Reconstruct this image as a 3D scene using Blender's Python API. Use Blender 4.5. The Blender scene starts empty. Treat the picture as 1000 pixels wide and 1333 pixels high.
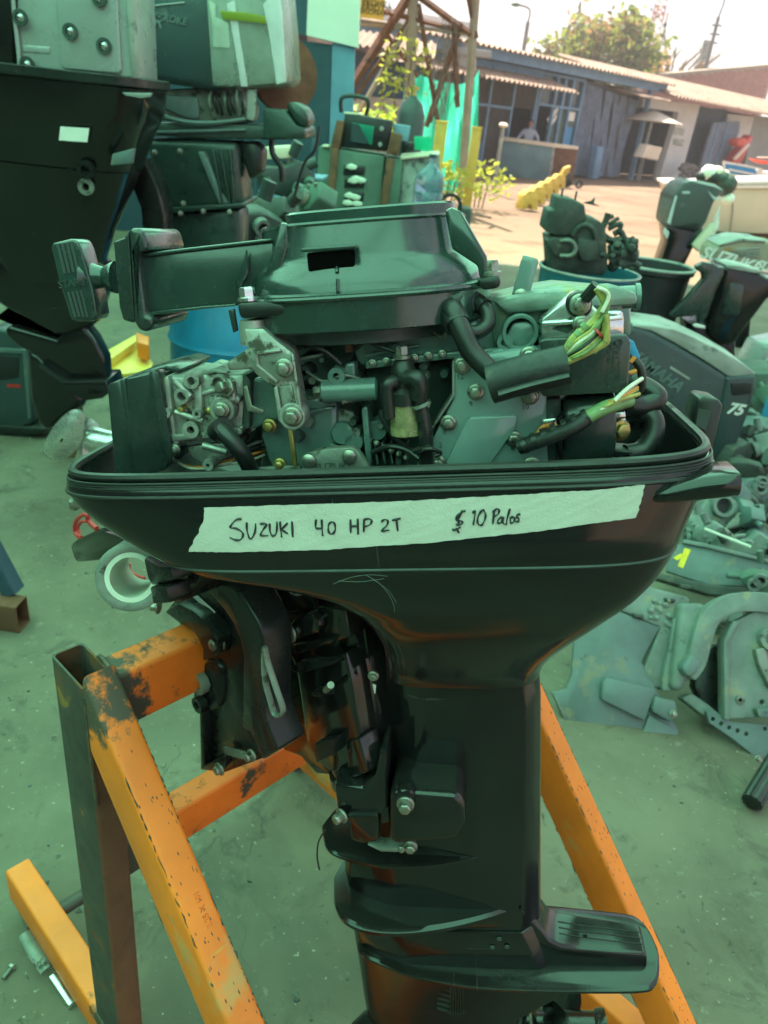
import bpy, bmesh, math, random
from mathutils import Vector, Matrix
from mathutils.bvhtree import BVHTree
random.seed(7)
R = math.radians
SC = bpy.context.scene
COL = SC.collection

# ------------------------------------------------------------------ camera
F_PX, CX, CY, CAM_H = 1001.0, 500.0, 666.5, 1.6
PITCH, ROLL = R(27.5), R(6.4)
fw = Vector((0, math.cos(PITCH), -math.sin(PITCH)))
r0 = Vector((1, 0, 0)); u0 = Vector((0, math.sin(PITCH), math.cos(PITCH)))
rt = math.cos(ROLL) * r0 + math.sin(ROLL) * u0
up = -math.sin(ROLL) * r0 + math.cos(ROLL) * u0
EYE = Vector((0, 0, CAM_H))
cam = bpy.data.cameras.new('camera'); camo = bpy.data.objects.new('camera', cam); COL.objects.link(camo)
mw = Matrix((rt, up, -fw)).transposed().to_4x4(); mw.translation = EYE
camo.matrix_world = mw
cam.sensor_fit = 'VERTICAL'; cam.sensor_height = 36.0; cam.lens = F_PX / 1333.0 * 36.0
cam.clip_start = 0.02; cam.clip_end = 2000
cam.dof.use_dof = True; cam.dof.focus_distance = 0.86; cam.dof.aperture_fstop = 8.5
SC.camera = camo

# ------------------------------------------------------------------ light
SUN_EL, SUN_AZ = R(62), R(-28)            # azimuth from +Y towards +X
wd = bpy.data.worlds.new('World'); SC.world = wd; wd.use_nodes = True
nt = wd.node_tree; nt.nodes.clear()
n_out = nt.nodes.new('ShaderNodeOutputWorld'); n_bg = nt.nodes.new('ShaderNodeBackground')
n_sky = nt.nodes.new('ShaderNodeTexSky'); n_sky.sky_type = 'NISHITA'; n_sky.sun_disc = False
n_sky.sun_elevation = SUN_EL; n_sky.sun_rotation = SUN_AZ
n_sky.air_density = 1.0; n_sky.dust_density = 2.5
n_tc = nt.nodes.new('ShaderNodeTexCoord'); n_mp = nt.nodes.new('ShaderNodeMapping'); n_mp.inputs['Scale'].default_value = (1, 1, 3.2)
n_no = nt.nodes.new('ShaderNodeTexNoise'); n_no.inputs['Scale'].default_value = 3.2; n_no.inputs['Detail'].default_value = 7
n_cr = nt.nodes.new('ShaderNodeValToRGB'); n_cr.color_ramp.elements[0].position = .38; n_cr.color_ramp.elements[1].position = .60
n_mx = nt.nodes.new('ShaderNodeMixRGB'); n_mx.inputs['Color2'].default_value = (5.0, 4.85, 4.8, 1)
nt.links.new(n_tc.outputs['Generated'], n_mp.inputs['Vector']); nt.links.new(n_mp.outputs[0], n_no.inputs['Vector'])
nt.links.new(n_no.outputs['Fac'], n_cr.inputs['Fac']); nt.links.new(n_cr.outputs['Color'], n_mx.inputs['Fac'])
nt.links.new(n_sky.outputs['Color'], n_mx.inputs['Color1']); nt.links.new(n_mx.outputs['Color'], n_bg.inputs['Color'])
n_bg.inputs['Strength'].default_value = 0.075
nt.links.new(n_bg.outputs[0], n_out.inputs['Surface'])
sl = bpy.data.lights.new('sun', 'SUN'); sl.energy = 4.2; sl.angle = R(0.6); sl.color = (1, .93, .82)
so = bpy.data.objects.new('sun', sl); COL.objects.link(so)
sdir = Vector((math.sin(SUN_AZ) * math.cos(SUN_EL), math.cos(SUN_AZ) * math.cos(SUN_EL), math.sin(SUN_EL)))
so.rotation_euler = sdir.to_track_quat('Z', 'Y').to_euler(); so.location = (0, 0, 20)
SC.view_settings.view_transform = 'Standard'; SC.view_settings.look = 'None'
SC.view_settings.exposure = 1.75; SC.view_settings.gamma = 1.0; SC.view_settings.use_curve_mapping = False

# ------------------------------------------------------------------ pixel -> place helpers
def ray(x, y): return fw * F_PX + rt * (x - CX) - up * (y - CY)
def Pz(x, y, z=0.0):
    d = ray(x, y); return EYE + d * ((z - CAM_H) / d.z)
def Py(x, y, Y):
    d = ray(x, y); return EYE + d * (Y / d.y)
class Frame:
    """local frame at a place; L() turns a pixel into local (x,y,z) on the plane y = const"""
    def __init__(s, X, Y, Z, O):
        s.X, s.Y, s.Z, s.O = Vector(X), Vector(Y), Vector(Z), Vector(O)
        m = Matrix((s.X, s.Y, s.Z)).transposed().to_4x4(); m.translation = s.O; s.M = m
    def L(s, x, y, d=0.0):
        v = ray(x, y); t = (d - (EYE - s.O).dot(s.Y)) / v.dot(s.Y); q = EYE + v * t - s.O
        return Vector((q.dot(s.X), q.dot(s.Y), q.dot(s.Z)))
    def Lz(s, x, y, d=0.0):
        v = ray(x, y); t = (d - (EYE - s.O).dot(s.Z)) / v.dot(s.Z); q = EYE + v * t - s.O
        return Vector((q.dot(s.X), q.dot(s.Y), q.dot(s.Z)))
    def xz(s, pts, d=0.0):
        return [(q.x, q.z) for q in (s.L(a, b, d) for a, b in pts)]
    def loc(s, w): q = Vector(w) - s.O; return Vector((q.dot(s.X), q.dot(s.Y), q.dot(s.Z)))
    def W(s, q): return s.O + s.X * q[0] + s.Y * q[1] + s.Z * q[2]
def yawframe(O, yaw):
    c, s_ = math.cos(R(yaw)), math.sin(R(yaw))
    return Frame((c, s_, 0), (-s_, c, 0), (0, 0, 1), O)
def crop(ox, oy, s): return lambda *p: [(ox + a / s, oy + b / s) for a, b in p]

# ------------------------------------------------------------------ materials
MATS = {}
def mk(name, col, rough=.5, metal=0., var=.12, vscale=8., bump=.05, bscale=120., wear=None, wear2=None, coat=0., spec=.5, alpha=1., trans=0., rvar=.12, dust=0., scratch=0., edge=None, burn=None):
    """procedural paint/plastic/metal: large and small tone variation, roughness breakup, fine relief, optional wear patches (colour, amount, scale)"""
    m = bpy.data.materials.new(name); m.use_nodes = True; t = m.node_tree; N = t.nodes; Lk = t.links
    b = N['Principled BSDF']; tc = N.new('ShaderNodeTexCoord')
    def noise(sc, det=5, rough_=.6):
        n = N.new('ShaderNodeTexNoise'); n.inputs['Scale'].default_value = sc; n.inputs['Detail'].default_value = det
        n.inputs['Roughness'].default_value = rough_; Lk.new(tc.outputs['Object'], n.inputs['Vector']); return n
    n1 = noise(vscale, 6)
    mr = N.new('ShaderNodeMapRange'); mr.inputs['From Min'].default_value = .3; mr.inputs['From Max'].default_value = .7
    mr.inputs['To Min'].default_value = 1 - var; mr.inputs['To Max'].default_value = 1 + var; Lk.new(n1.outputs['Fac'], mr.inputs['Value'])
    mul = N.new('ShaderNodeMixRGB'); mul.blend_type = 'MULTIPLY'; mul.inputs['Fac'].default_value = 1
    mul.inputs['Color1'].default_value = (*col, 1); Lk.new(mr.outputs[0], mul.inputs['Color2'])
    cur = mul.outputs['Color']; rsock = None
    mr2 = N.new('ShaderNodeMapRange'); mr2.inputs['From Min'].default_value = .3; mr2.inputs['From Max'].default_value = .7
    mr2.inputs['To Min'].default_value = max(.03, rough - rvar); mr2.inputs['To Max'].default_value = min(1, rough + rvar)
    n2 = noise(vscale * 3.1, 5); Lk.new(n2.outputs['Fac'], mr2.inputs['Value']); rsock = mr2.outputs[0]
    msock = None
    for w in (wear, wear2):
        if not w: continue
        wc, amt, sc = w[:3]; wm = w[3] if len(w) > 3 else 0.
        n3 = noise(sc, 9, .68)
        cr = N.new('ShaderNodeMapRange'); th = .72 - .42 * amt
        cr.inputs['From Min'].default_value = th; cr.inputs['From Max'].default_value = th + .06
        Lk.new(n3.outputs['Fac'], cr.inputs['Value'])
        mx = N.new('ShaderNodeMixRGB'); mx.inputs['Color2'].default_value = (*wc, 1)
        Lk.new(cr.outputs[0], mx.inputs['Fac']); Lk.new(cur, mx.inputs['Color1']); cur = mx.outputs['Color']
        ad = N.new('ShaderNodeMath'); ad.operation = 'MULTIPLY_ADD'; ad.inputs[1].default_value = .25; ad.use_clamp = True
        Lk.new(cr.outputs[0], ad.inputs[0]); Lk.new(rsock, ad.inputs[2]); rsock = ad.outputs[0]
    def blend(fac, colr, rough_to):
        nonlocal cur, rsock
        mx = N.new('ShaderNodeMixRGB'); mx.inputs['Color2'].default_value = (*colr, 1); Lk.new(fac, mx.inputs['Fac']); Lk.new(cur, mx.inputs['Color1']); cur = mx.outputs['Color']
        m3 = N.new('ShaderNodeMix'); m3.data_type = 'FLOAT'; Lk.new(fac, m3.inputs[0]); Lk.new(rsock, m3.inputs[2]); m3.inputs[3].default_value = rough_to; rsock = m3.outputs[0]
    def mrange(s, a, b_, c=0., d=1.):
        q = N.new('ShaderNodeMapRange'); q.inputs['From Min'].default_value = a; q.inputs['From Max'].default_value = b_; q.inputs['To Min'].default_value = c; q.inputs['To Max'].default_value = d; Lk.new(s, q.inputs['Value']); return q.outputs[0]
    def times(a, b_):
        q = N.new('ShaderNodeMath'); q.operation = 'MULTIPLY'; Lk.new(a, q.inputs[0])
        (Lk.new(b_, q.inputs[1]) if not isinstance(b_, float) else setattr(q.inputs[1], 'default_value', b_)); return q.outputs[0]
    if edge:                                             # paint worn off along edges: (colour, amount)
        gm = N.new('ShaderNodeNewGeometry'); e_ = mrange(gm.outputs['Pointiness'], .515, .56)
        blend(times(times(e_, mrange(noise(45, 6, .7).outputs['Fac'], .44, .56)), float(edge[1])), edge[0], .5)
    if scratch:
        for rot, sc in (((.3, .9, .5), (5, 5, 150)), ((1.2, .2, 2.1), (150, 6, 6))):
            mp_ = N.new('ShaderNodeMapping'); mp_.inputs['Rotation'].default_value = rot; mp_.inputs['Scale'].default_value = sc; Lk.new(tc.outputs['Object'], mp_.inputs['Vector'])
            n5 = N.new('ShaderNodeTexNoise'); n5.inputs['Scale'].default_value = 1.; n5.inputs['Detail'].default_value = 2; Lk.new(mp_.outputs[0], n5.inputs['Vector'])
            blend(times(times(mrange(n5.outputs['Fac'], .70, .74), mrange(noise(9, 3).outputs['Fac'], .48, .6)), float(scratch)), tuple(min(.6, c_ * 1.6 + .05) for c_ in col), .6)
    if burn:                                             # paint burnt away round the welds: colour, [(point, radius)]
        acc = None
        for p_, r_ in burn[1]:
            vd = N.new('ShaderNodeVectorMath'); vd.operation = 'DISTANCE'; vd.inputs[1].default_value = p_; Lk.new(tc.outputs['Object'], vd.inputs[0])
            nz = mrange(noise(38, 7, .7).outputs['Fac'], .3, .7, -.45 * r_, .45 * r_); ad = N.new('ShaderNodeMath'); ad.operation = 'ADD'; Lk.new(vd.outputs['Value'], ad.inputs[0]); Lk.new(nz, ad.inputs[1])
            f_ = mrange(ad.outputs[0], r_ * 1.12, r_ * .8)
            if acc is None: acc = f_
            else:
                mxm = N.new('ShaderNodeMath'); mxm.operation = 'MAXIMUM'; Lk.new(acc, mxm.inputs[0]); Lk.new(f_, mxm.inputs[1]); acc = mxm.outputs[0]
        blend(acc, burn[0], .65)
    if dust:                                             # dust settled on faces that look up
        gm = N.new('ShaderNodeNewGeometry'); sx = N.new('ShaderNodeSeparateXYZ'); Lk.new(gm.outputs['Normal'], sx.inputs[0])
        blend(times(times(mrange(sx.outputs['Z'], .15, .95), mrange(noise(16, 7, .7).outputs['Fac'], .36, .66, .35, 1.)), float(dust)), (.24, .225, .18), .85)
    Lk.new(cur, b.inputs['Base Color']); Lk.new(rsock, b.inputs['Roughness'])
    b.inputs['Metallic'].default_value = metal
    b.inputs['Specular IOR Level'].default_value = spec
    if coat: b.inputs['Coat Weight'].default_value = coat; b.inputs['Coat Roughness'].default_value = .12
    if trans: b.inputs['Transmission Weight'].default_value = trans
    if alpha < 1: b.inputs['Alpha'].default_value = alpha
    if bump:
        bp = N.new('ShaderNodeBump'); bp.inputs['Strength'].default_value = bump; bp.inputs['Distance'].default_value = .002
        n4 = noise(bscale, 4); Lk.new(n4.outputs['Fac'], bp.inputs['Height']); Lk.new(bp.outputs[0], b.inputs['Normal'])
    MATS[name] = m; return m

# ------------------------------------------------------------------ mesh helpers
class MB:
    def __init__(s): s.bm = bmesh.new()
    def _v(s, pts): return [s.bm.verts.new(p) for p in pts]
    def _f(s, vs):
        try: return s.bm.faces.new(vs)
        except ValueError: return None
    def prism(s, xz, y0, y1, taper=0.0):
        """outline in x,z pushed from y0 to y1"""
        cx = sum(p[0] for p in xz) / len(xz); cz = sum(p[1] for p in xz) / len(xz)
        a = s._v([(x + (cx - x) * taper, y0, z + (cz - z) * taper) for x, z in xz]); b = s._v([(x, y1, z) for x, z in xz]); n = len(xz)
        s._f(a); s._f(b[::-1])
        for i in range(n): s._f([a[i], b[i], b[(i + 1) % n], a[(i + 1) % n]])
        return s
    def holed(s, outer, holes, y0, y1):
        bm2 = bmesh.new()
        for loop in [outer] + holes:
            vs = [bm2.verts.new((x, y0, z)) for x, z in loop]
            for i in range(len(vs)): bm2.edges.new((vs[i], vs[(i + 1) % len(vs)]))
        bmesh.ops.triangle_fill(bm2, use_beauty=True, edges=bm2.edges[:])
        ex = bmesh.ops.extrude_face_region(bm2, geom=bm2.faces[:])
        for v in ex['geom']:
            if isinstance(v, bmesh.types.BMVert): v.co.y = y1
        s._merge(bm2); return s
    def _merge(s, bm2):
        me = bpy.data.meshes.new('tmp'); bm2.to_mesh(me); bm2.free(); s.bm.from_mesh(me); bpy.data.meshes.remove(me)
    def box(s, c, size, rot=None):
        m = Matrix.Translation(c) @ (rot.to_4x4() if rot else Matrix.Identity(4)) @ Matrix.Diagonal((*size, 1))
        bmesh.ops.create_cube(s.bm, size=1, matrix=m); return s
    def hexa(s, p8):
        v = s._v(p8)
        for f in ((0, 3, 2, 1), (4, 5, 6, 7), (0, 1, 5, 4), (1, 2, 6, 5), (2, 3, 7, 6), (3, 0, 4, 7)): s._f([v[i] for i in f])
        return s
    def loft(s, rings, cap0=True, cap1=True, closed=True):
        vr = [s._v(r) for r in rings]; n = len(vr[0])
        for a, b in zip(vr, vr[1:]):
            for i in range(n if closed else n - 1):
                j = (i + 1) % n; s._f([a[i], a[j], b[j], b[i]])
        if cap0: s._f(vr[0][::-1])
        if cap1: s._f(vr[-1])
        return s
    def tube(s, pts, r, seg=8, caps=True, flat=1.0):
        pts = [Vector(p) for p in pts]; n = len(pts); rs = r if isinstance(r, (list, tuple)) else [r] * n
        rings = []; prev = None
        for i, p in enumerate(pts):
            d = (pts[min(i + 1, n - 1)] - pts[max(i - 1, 0)]).normalized()
            if prev is None:
                a = Vector((0, 0, 1)) if abs(d.z) < .9 else Vector((1, 0, 0))
                x = d.cross(a).normalized()
            else:
                x = (prev - d * prev.dot(d)).normalized()
            prev = x; y = d.cross(x)
            rings.append([p + (x * math.cos(2 * math.pi * k / seg) + y * flat * math.sin(2 * math.pi * k / seg)) * rs[i] for k in range(seg)])
        return s.loft(rings, caps, caps)
    def cyl(s, p0, p1, r, r1=None, seg=16): return s.tube([p0, p1], [r, r if r1 is None else r1], seg)
    def lathe(s, prof, o=(0, 0, 0), axis=(0, 0, 1), seg=24, cap0=True, cap1=True):
        """prof: (radius, height) along axis"""
        d = Vector(axis).normalized(); a = Vector((0, 0, 1)) if abs(d.z) < .9 else Vector((1, 0, 0))
        x = d.cross(a).normalized(); y = d.cross(x); o = Vector(o)
        return s.loft([[o + d * h + (x * math.cos(2 * math.pi * k / seg) + y * math.sin(2 * math.pi * k / seg)) * max(rr, 1e-5) for k in range(seg)] for rr, h in prof], cap0, cap1)
    def ring(s, o, axis, ro, ri, h, seg=24):
        """flat washer / hollow tube"""
        d = Vector(axis).normalized(); prof = [(ri, 0), (ro, 0), (ro, h), (ri, h), (ri, 0)]
        return s.lathe(prof, o, axis, seg, False, False)
    def bolt(s, p, axis, r=.007, h=.006, washer=True):
        d = Vector(axis).normalized(); p = Vector(p)
        r *= .82
        if washer: s.lathe([(r * 1.4, -.002), (r * 1.4, .0012), (r * 1.15, .002)], p, d, 14)
        a = Vector((0, 0, 1)) if abs(d.z) < .9 else Vector((1, 0, 0))
        s.lathe([(r, .001), (r, h * .85), (r * .82, h)], p, d, 6)
        return s
    def ball(s, c, r, sub=2, scale=(1, 1, 1)):
        m = Matrix.Translation(c) @ Matrix.Diagonal((*scale, 1)); bmesh.ops.create_icosphere(s.bm, subdivisions=sub, radius=r, matrix=m); return s

def smooth_path(pts, n=6):
    pts = [Vector(p) for p in pts]; out = []
    P = [pts[0]] + pts + [pts[-1]]
    for i in range(1, len(P) - 2):
        a, b, c, d = P[i - 1], P[i], P[i + 1], P[i + 2]
        for k in range(n):
            t = k / n
            out.append(.5 * ((2 * b) + (c - a) * t + (2 * a - 5 * b + 4 * c - d) * t * t + (3 * b - 3 * c + d - a) * t ** 3))
    out.append(pts[-1]); return out
def smooth2(pts, n=5, closed=True):
    """Catmull-Rom for 2-D closed outlines"""
    out = []; m = len(pts)
    for i in range(m):
        a, b, c, d = (Vector(pts[(i + k) % m]) for k in (-1, 0, 1, 2))
        for k in range(n):
            t = k / n; q = .5 * ((2 * b) + (c - a) * t + (2 * a - 5 * b + 4 * c - d) * t * t + (3 * b - 3 * c + d - a) * t ** 3); out.append((q.x, q.y))
    return out
def circ(cx, cz, r, n=16): return [(cx + r * math.cos(2 * math.pi * k / n), cz + r * math.sin(2 * math.pi * k / n)) for k in range(n)]
def roundrect(x0, x1, z0, z1, r, n=4):
    out = []
    for (cx, cz, a0) in ((x1 - r, z1 - r, 0), (x0 + r, z1 - r, 90), (x0 + r, z0 + r, 180), (x1 - r, z0 + r, 270)):
        for k in range(n + 1): a = R(a0 + 90 * k / n); out.append((cx + r * math.cos(a), cz + r * math.sin(a)))
    return out
def sellipse(cx, cy, hx, hy, n, z, seg=64):
    o = []
    for k in range(seg):
        a = 2 * math.pi * (k + .5) / seg; c, s_ = math.cos(a), math.sin(a)
        o.append((cx + hx * math.copysign(abs(c) ** (2 / n), c), cy + hy * math.copysign(abs(s_) ** (2 / n), s_), z))
    return o
def interp(tab, v):
    tab = sorted(tab)
    if v <= tab[0][0]: return tab[0][1]
    for (a, b), (c, d) in zip(tab, tab[1:]):
        if v <= c: return b + (d - b) * (v - a) / (c - a + 1e-9)
    return tab[-1][1]

def tag(o, label=None, cat=None, group=None, kind=None):
    if label: o['label'] = label
    if cat: o['category'] = cat
    if group: o['group'] = group
    if kind: o['kind'] = kind
    return o
def thing(name, label, cat, M=None, group=None):
    o = bpy.data.objects.new(name, None); COL.objects.link(o); o.empty_display_size = .05
    if M is not None: o.matrix_world = M if isinstance(M, Matrix) else Matrix.Translation(M)
    return tag(o, label, cat, group)
def ob(name, mb, mat, parent=None, bev=0., seg=2, ang=33, world=False, sharp=38, label=None, cat=None, group=None, kind=None):
    """link one mesh; parented meshes are in the parent's own frame unless world=True"""
    bm = mb.bm if isinstance(mb, MB) else mb
    bmesh.ops.remove_doubles(bm, verts=bm.verts[:], dist=1e-5)
    bmesh.ops.recalc_face_normals(bm, faces=bm.faces[:])
    if bev:
        ed = [e for e in bm.edges if len(e.link_faces) == 2 and e.calc_face_angle(0) > R(ang)]
        if ed: bmesh.ops.bevel(bm, geom=ed, offset=bev, segments=seg, profile=.5, affect='EDGES', clamp_overlap=True)
    for f in bm.faces: f.smooth = True
    me = bpy.data.meshes.new(name); off = None
    if parent is None and bm.verts:
        xs = [v.co for v in bm.verts]
        off = Vector(((min(c.x for c in xs) + max(c.x for c in xs)) / 2, (min(c.y for c in xs) + max(c.y for c in xs)) / 2, min(c.z for c in xs)))
        for v in bm.verts: v.co -= off
    bm.to_mesh(me); bm.free(); me.set_sharp_from_angle(angle=R(sharp))
    me.materials.append(MATS[mat] if isinstance(mat, str) else mat)
    o = bpy.data.objects.new(name, me); COL.objects.link(o)
    if parent is not None:
        o.parent = parent
        if world: o.matrix_parent_inverse = wmat(parent).inverted()
    elif off is not None: o.location = off
    return tag(o, label, cat, group, kind)
def wmat(o):
    m = o.matrix_basis.copy()
    if o.parent: m = wmat(o.parent) @ o.matrix_parent_inverse @ m
    return m
def copy_tree(o, parent=None):
    c = o.copy(); COL.objects.link(c); c.parent = parent
    if parent is not None: c.matrix_parent_inverse = o.matrix_parent_inverse.copy()
    for ch in [q for q in bpy.data.objects if q.parent == o]: copy_tree(ch, c)
    return c
def text_bm(body, size, depth=.0006, shear=0., bold=0.):
    """lettering as a mesh in the x,z plane facing -y, centred"""
    cu = bpy.data.curves.new('lettering', 'FONT'); cu.body = body; cu.size = size; cu.extrude = depth; cu.shear = shear; cu.offset = bold
    cu.align_x = 'CENTER'; cu.align_y = 'CENTER'; cu.resolution_u = 3
    o = bpy.data.objects.new('lettering', cu); COL.objects.link(o)
    dg = bpy.context.evaluated_depsgraph_get(); me = bpy.data.meshes.new_from_object(o.evaluated_get(dg))
    mb = MB(); mb.bm.from_mesh(me); bpy.data.objects.remove(o); bpy.data.curves.remove(cu); bpy.data.meshes.remove(me)
    bmesh.ops.transform(mb.bm, matrix=Matrix.Rotation(R(90), 4, 'X'), verts=mb.bm.verts[:]); return mb
def xf(mb, m): bmesh.ops.transform(mb.bm, matrix=m, verts=mb.bm.verts[:]); return mb

# ================================================================== materials
mk('yard', (.235, .158, .102), .95, var=.22, vscale=.35, bump=.5, bscale=9, wear=((.18, .12, .08), .45, .8), spec=.2)
mk('black_paint', (.007, .007, .0075), .16, var=.3, vscale=5, bump=.012, bscale=60, wear=((.04, .04, .036), .05, 26), spec=.42, rvar=.08, dust=0.05, scratch=.3, coat=.3)
mk('black_satin', (.011, .012, .013), .26, var=.3, vscale=7, bump=.05, bscale=160, wear=((.07, .07, .06), .12, 30), rvar=.12, dust=0.08, scratch=.3, spec=.3)
mk('black_plastic', (.021, .034, .031), .27, var=.25, vscale=10, bump=.06, bscale=300, wear=((.055, .06, .05), .14, 14), rvar=.13, dust=0.1, scratch=.25, coat=.4)
mk('black_rubber', (.012, .015, .0145), .36, var=.2, vscale=14, bump=.08, bscale=200, wear=((.06, .06, .05), .18, 18), dust=0.12)
mk('housing_plastic', (.020, .042, .037), .22, var=.3, vscale=12, bump=.07, bscale=420, wear=((.045, .055, .05), .16, 22), rvar=.1, dust=0.05, scratch=.35, coat=.7)
mk('engine_paint', (.115, .185, .170), .2, var=.25, vscale=10, bump=.1, bscale=130, wear=((.24, .24, .19), .2, 24), wear2=((.05, .055, .05), .15, 9), dust=0.1, scratch=.2, coat=.4)
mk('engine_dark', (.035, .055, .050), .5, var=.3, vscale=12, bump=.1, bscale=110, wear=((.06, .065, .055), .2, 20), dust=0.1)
mk('cover_paint', (.16, .235, .225), .2, var=.12, vscale=6, bump=.03, bscale=200, wear=((.10, .11, .10), .12, 18), dust=0.03, scratch=.5, coat=.5)
mk('cast_alloy', (.36, .37, .34), .5, .75, var=.3, vscale=30, bump=.3, bscale=220, wear=((.10, .10, .075), .38, 34), wear2=((.34, .32, .22), .2, 60))
mk('head_alloy', (.20, .25, .22), .45, .35, var=.3, vscale=18, bump=.4, bscale=120, wear=((.30, .29, .15), .42, 20), wear2=((.08, .09, .07), .25, 35))
mk('alloy_dirty', (.22, .24, .21), .55, .5, var=.3, vscale=22, bump=.3, bscale=160, wear=((.07, .075, .055), .4, 24))
mk('bolt_steel', (.30, .30, .26), .36, .8, var=.25, vscale=50, bump=.15, bscale=300, wear=((.09, .085, .06), .36, 80))
mk('brass_bolt', (.45, .34, .12), .38, .8, var=.2, vscale=50, wear=((.14, .13, .09), .25, 90))
mk('bright_steel', (.68, .69, .68), .2, .95, var=.1, vscale=20, bump=.03)
mk('tape', (.50, .49, .44), .85, var=.05, vscale=20, bump=.35, bscale=420, spec=.2)
mk('ink_hole_black', (.012, .012, .014), .55, var=.1)  # pen ink, also painted over openings and bores as their inner darkness
mk('slot_black', (.002, .002, .002), .9, spec=.05)  # black standing for the unlit inside of the starter slot
mk('clear_plastic', (.85, .85, .80), .25, var=.1, trans=.0, alpha=.35)
mk('fuel_bowl', (.52, .48, .24), .25, var=.3, vscale=30, trans=.6, wear=((.30, .27, .12), .3, 25))
mk('wire_yellow', (.40, .36, .10), .5, var=.4, vscale=60, wear=((.12, .13, .06), .3, 70))
mk('wire_green', (.17, .27, .11), .5, var=.35, vscale=60, wear=((.08, .10, .05), .3, 70))
mk('wire_white', (.7, .68, .55), .5, var=.2, vscale=80)
mk('wire_orange', (.75, .26, .05), .5)
mk('wire_red', (.55, .04, .04), .45)
mk('wire_blue', (.03, .25, .5), .5)
mk('sleeve', (.017, .02, .02), .5, var=.35, vscale=60, bump=.25, bscale=240, wear=((.08, .08, .06), .2, 40))
mk('rust_steel', (.065, .058, .048), .62, .1, var=.35, vscale=9, bump=.15, bscale=90, wear=((.17, .075, .03), .42, 9), wear2=((.26, .15, .04), .24, 18))
mk('rust_brown', (.15, .062, .032), .75, var=.35, vscale=10, bump=.25, bscale=90, wear=((.055, .04, .03), .35, 8))
mk('orange_paint', (.93, .195, .016), .5, var=.2, vscale=5, bump=.1, bscale=80, wear=((.075, .05, .03), .12, 9), wear2=((.60, .27, .09), .30, 4), rvar=.12, dust=0.06, scratch=.5, burn=((.075, .06, .042), [((.047, 0, .90), .05), ((.047, .70, .90), .06), ((0, 0, .12), .06), ((.012, .03, .57), .05)]))
mk('orange_worn', (.90, .165, .012), .55, var=.2, vscale=8, bump=.2, bscale=80, wear=((.07, .05, .032), .42, 12), wear2=((.10, .05, .03), .2, 26), dust=.1, scratch=.4, burn=((.06, .05, .036), [((.022, .02, .90), .045), ((.012, .03, .57), .05), ((.05, .03, .86), .035)]))
mk('weld', (.11, .085, .06), .6, .4, var=.4, vscale=60, bump=.5, bscale=140)
mk('white_plastic', (.72, .73, .68), .45, var=.08, vscale=10)
mk('nylon_bush', (.66, .70, .60), .5, var=.12, vscale=25, wear=((.22, .22, .16), .12, 30))
mk('sticker', (.72, .73, .68), .6, var=.1, vscale=20)
mk('red_paint', (.55, .03, .025), .45, var=.2)
mk('grey_shell', (.30, .34, .33), .32, .15, var=.1, vscale=4, bump=.03, bscale=60, wear=((.16, .17, .15), .1, 12), scratch=.4, coat=.5)
mk('navy_cowl', (.032, .055, .060), .36, var=.2, vscale=3, bump=.06, bscale=40, wear=((.12, .13, .12), .2, 9), rvar=.15, dust=0.1, scratch=.4)
mk('pale_and_sheen', (.30, .31, .29), .5, var=.35, vscale=5, bump=.1, wear=((.09, .11, .11), .35, 7))  # pale grey; on the numbered cowl it puts a top reflection into colour
mk('lower_grey', (.10, .145, .145), .5, var=.25, vscale=7, bump=.15, bscale=70, wear=((.20, .20, .14), .32, 8), wear2=((.05, .055, .045), .22, 13), dust=0.12, scratch=.4, coat=.2)
mk('bracket_grey', (.15, .185, .17), .55, var=.3, vscale=9, bump=.2, bscale=70, wear=((.26, .25, .18), .35, 10), wear2=((.05, .055, .04), .25, 15), dust=0.12)
mk('white_ink', (.72, .74, .70), .5)
mk('yellow_ink', (.85, .62, .02), .5, var=.15, vscale=30)
mk('plastic_wrap', (.80, .82, .84), .18, var=.1, alpha=.07, bump=.9, bscale=18)
mk('wrap_fold', (.85, .87, .90), .3, alpha=.4, bump=.5, bscale=30)
mk('clear_film', (.62, .72, .62), .2, var=.25, vscale=6, alpha=.38, bump=.8, bscale=22)
mk('blue_drum', (.010, .18, .34), .42, var=.2, vscale=6, bump=.08, bscale=20, wear=((.08, .10, .10), .12, 9))
mk('teal_drum', (.018, .15, .21), .45, var=.2, vscale=6, bump=.08, wear=((.10, .11, .10), .15, 10))
mk('bin_black', (.02, .021, .024), .5, var=.25, vscale=5, bump=.1, bscale=30, wear=((.09, .09, .085), .2, 6))
mk('scrap', (.055, .07, .062), .6, .3, var=.4, vscale=14, bump=.5, bscale=50, wear=((.13, .13, .10), .32, 12), dust=0.15)
mk('steel_prop', (.62, .62, .60), .28, .85, var=.1, vscale=12)
mk('wall_navy', (.025, .055, .085), .6, var=.15, vscale=2, bump=.1, bscale=20)
mk('wall_blue', (.16, .27, .38), .7, var=.15, vscale=1.5, bump=.1, bscale=15, wear=((.25, .26, .25), .2, 3))
mk('frame_blue', (.13, .25, .38), .55, var=.15, vscale=3)
mk('panel_white', (.68, .64, .60), .7, var=.06, vscale=2)
mk('wall_white', (.62, .62, .60), .85, var=.1, vscale=1, wear=((.4, .38, .33), .2, 2))
mk('wall_grey', (.30, .31, .29), .85, var=.12, vscale=1)
mk('wall_back', (.14, .15, .14), .85, var=.15, vscale=1)
mk('dark_room', (.06, .07, .085), .9, var=.3, vscale=1)  # dark for the unlit interior, lifted as if seen through haze
mk('roof_sheet', (.40, .28, .20), .8, var=.18, vscale=.8, bump=.2, bscale=8, wear=((.24, .17, .12), .4, 1.6), wear2=((.30, .15, .08), .25, 3.5))
mk('brick_wall', (.36, .15, .115), .85, var=.25, vscale=3)
mk('mortar', (.42, .34, .30), .9)
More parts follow.
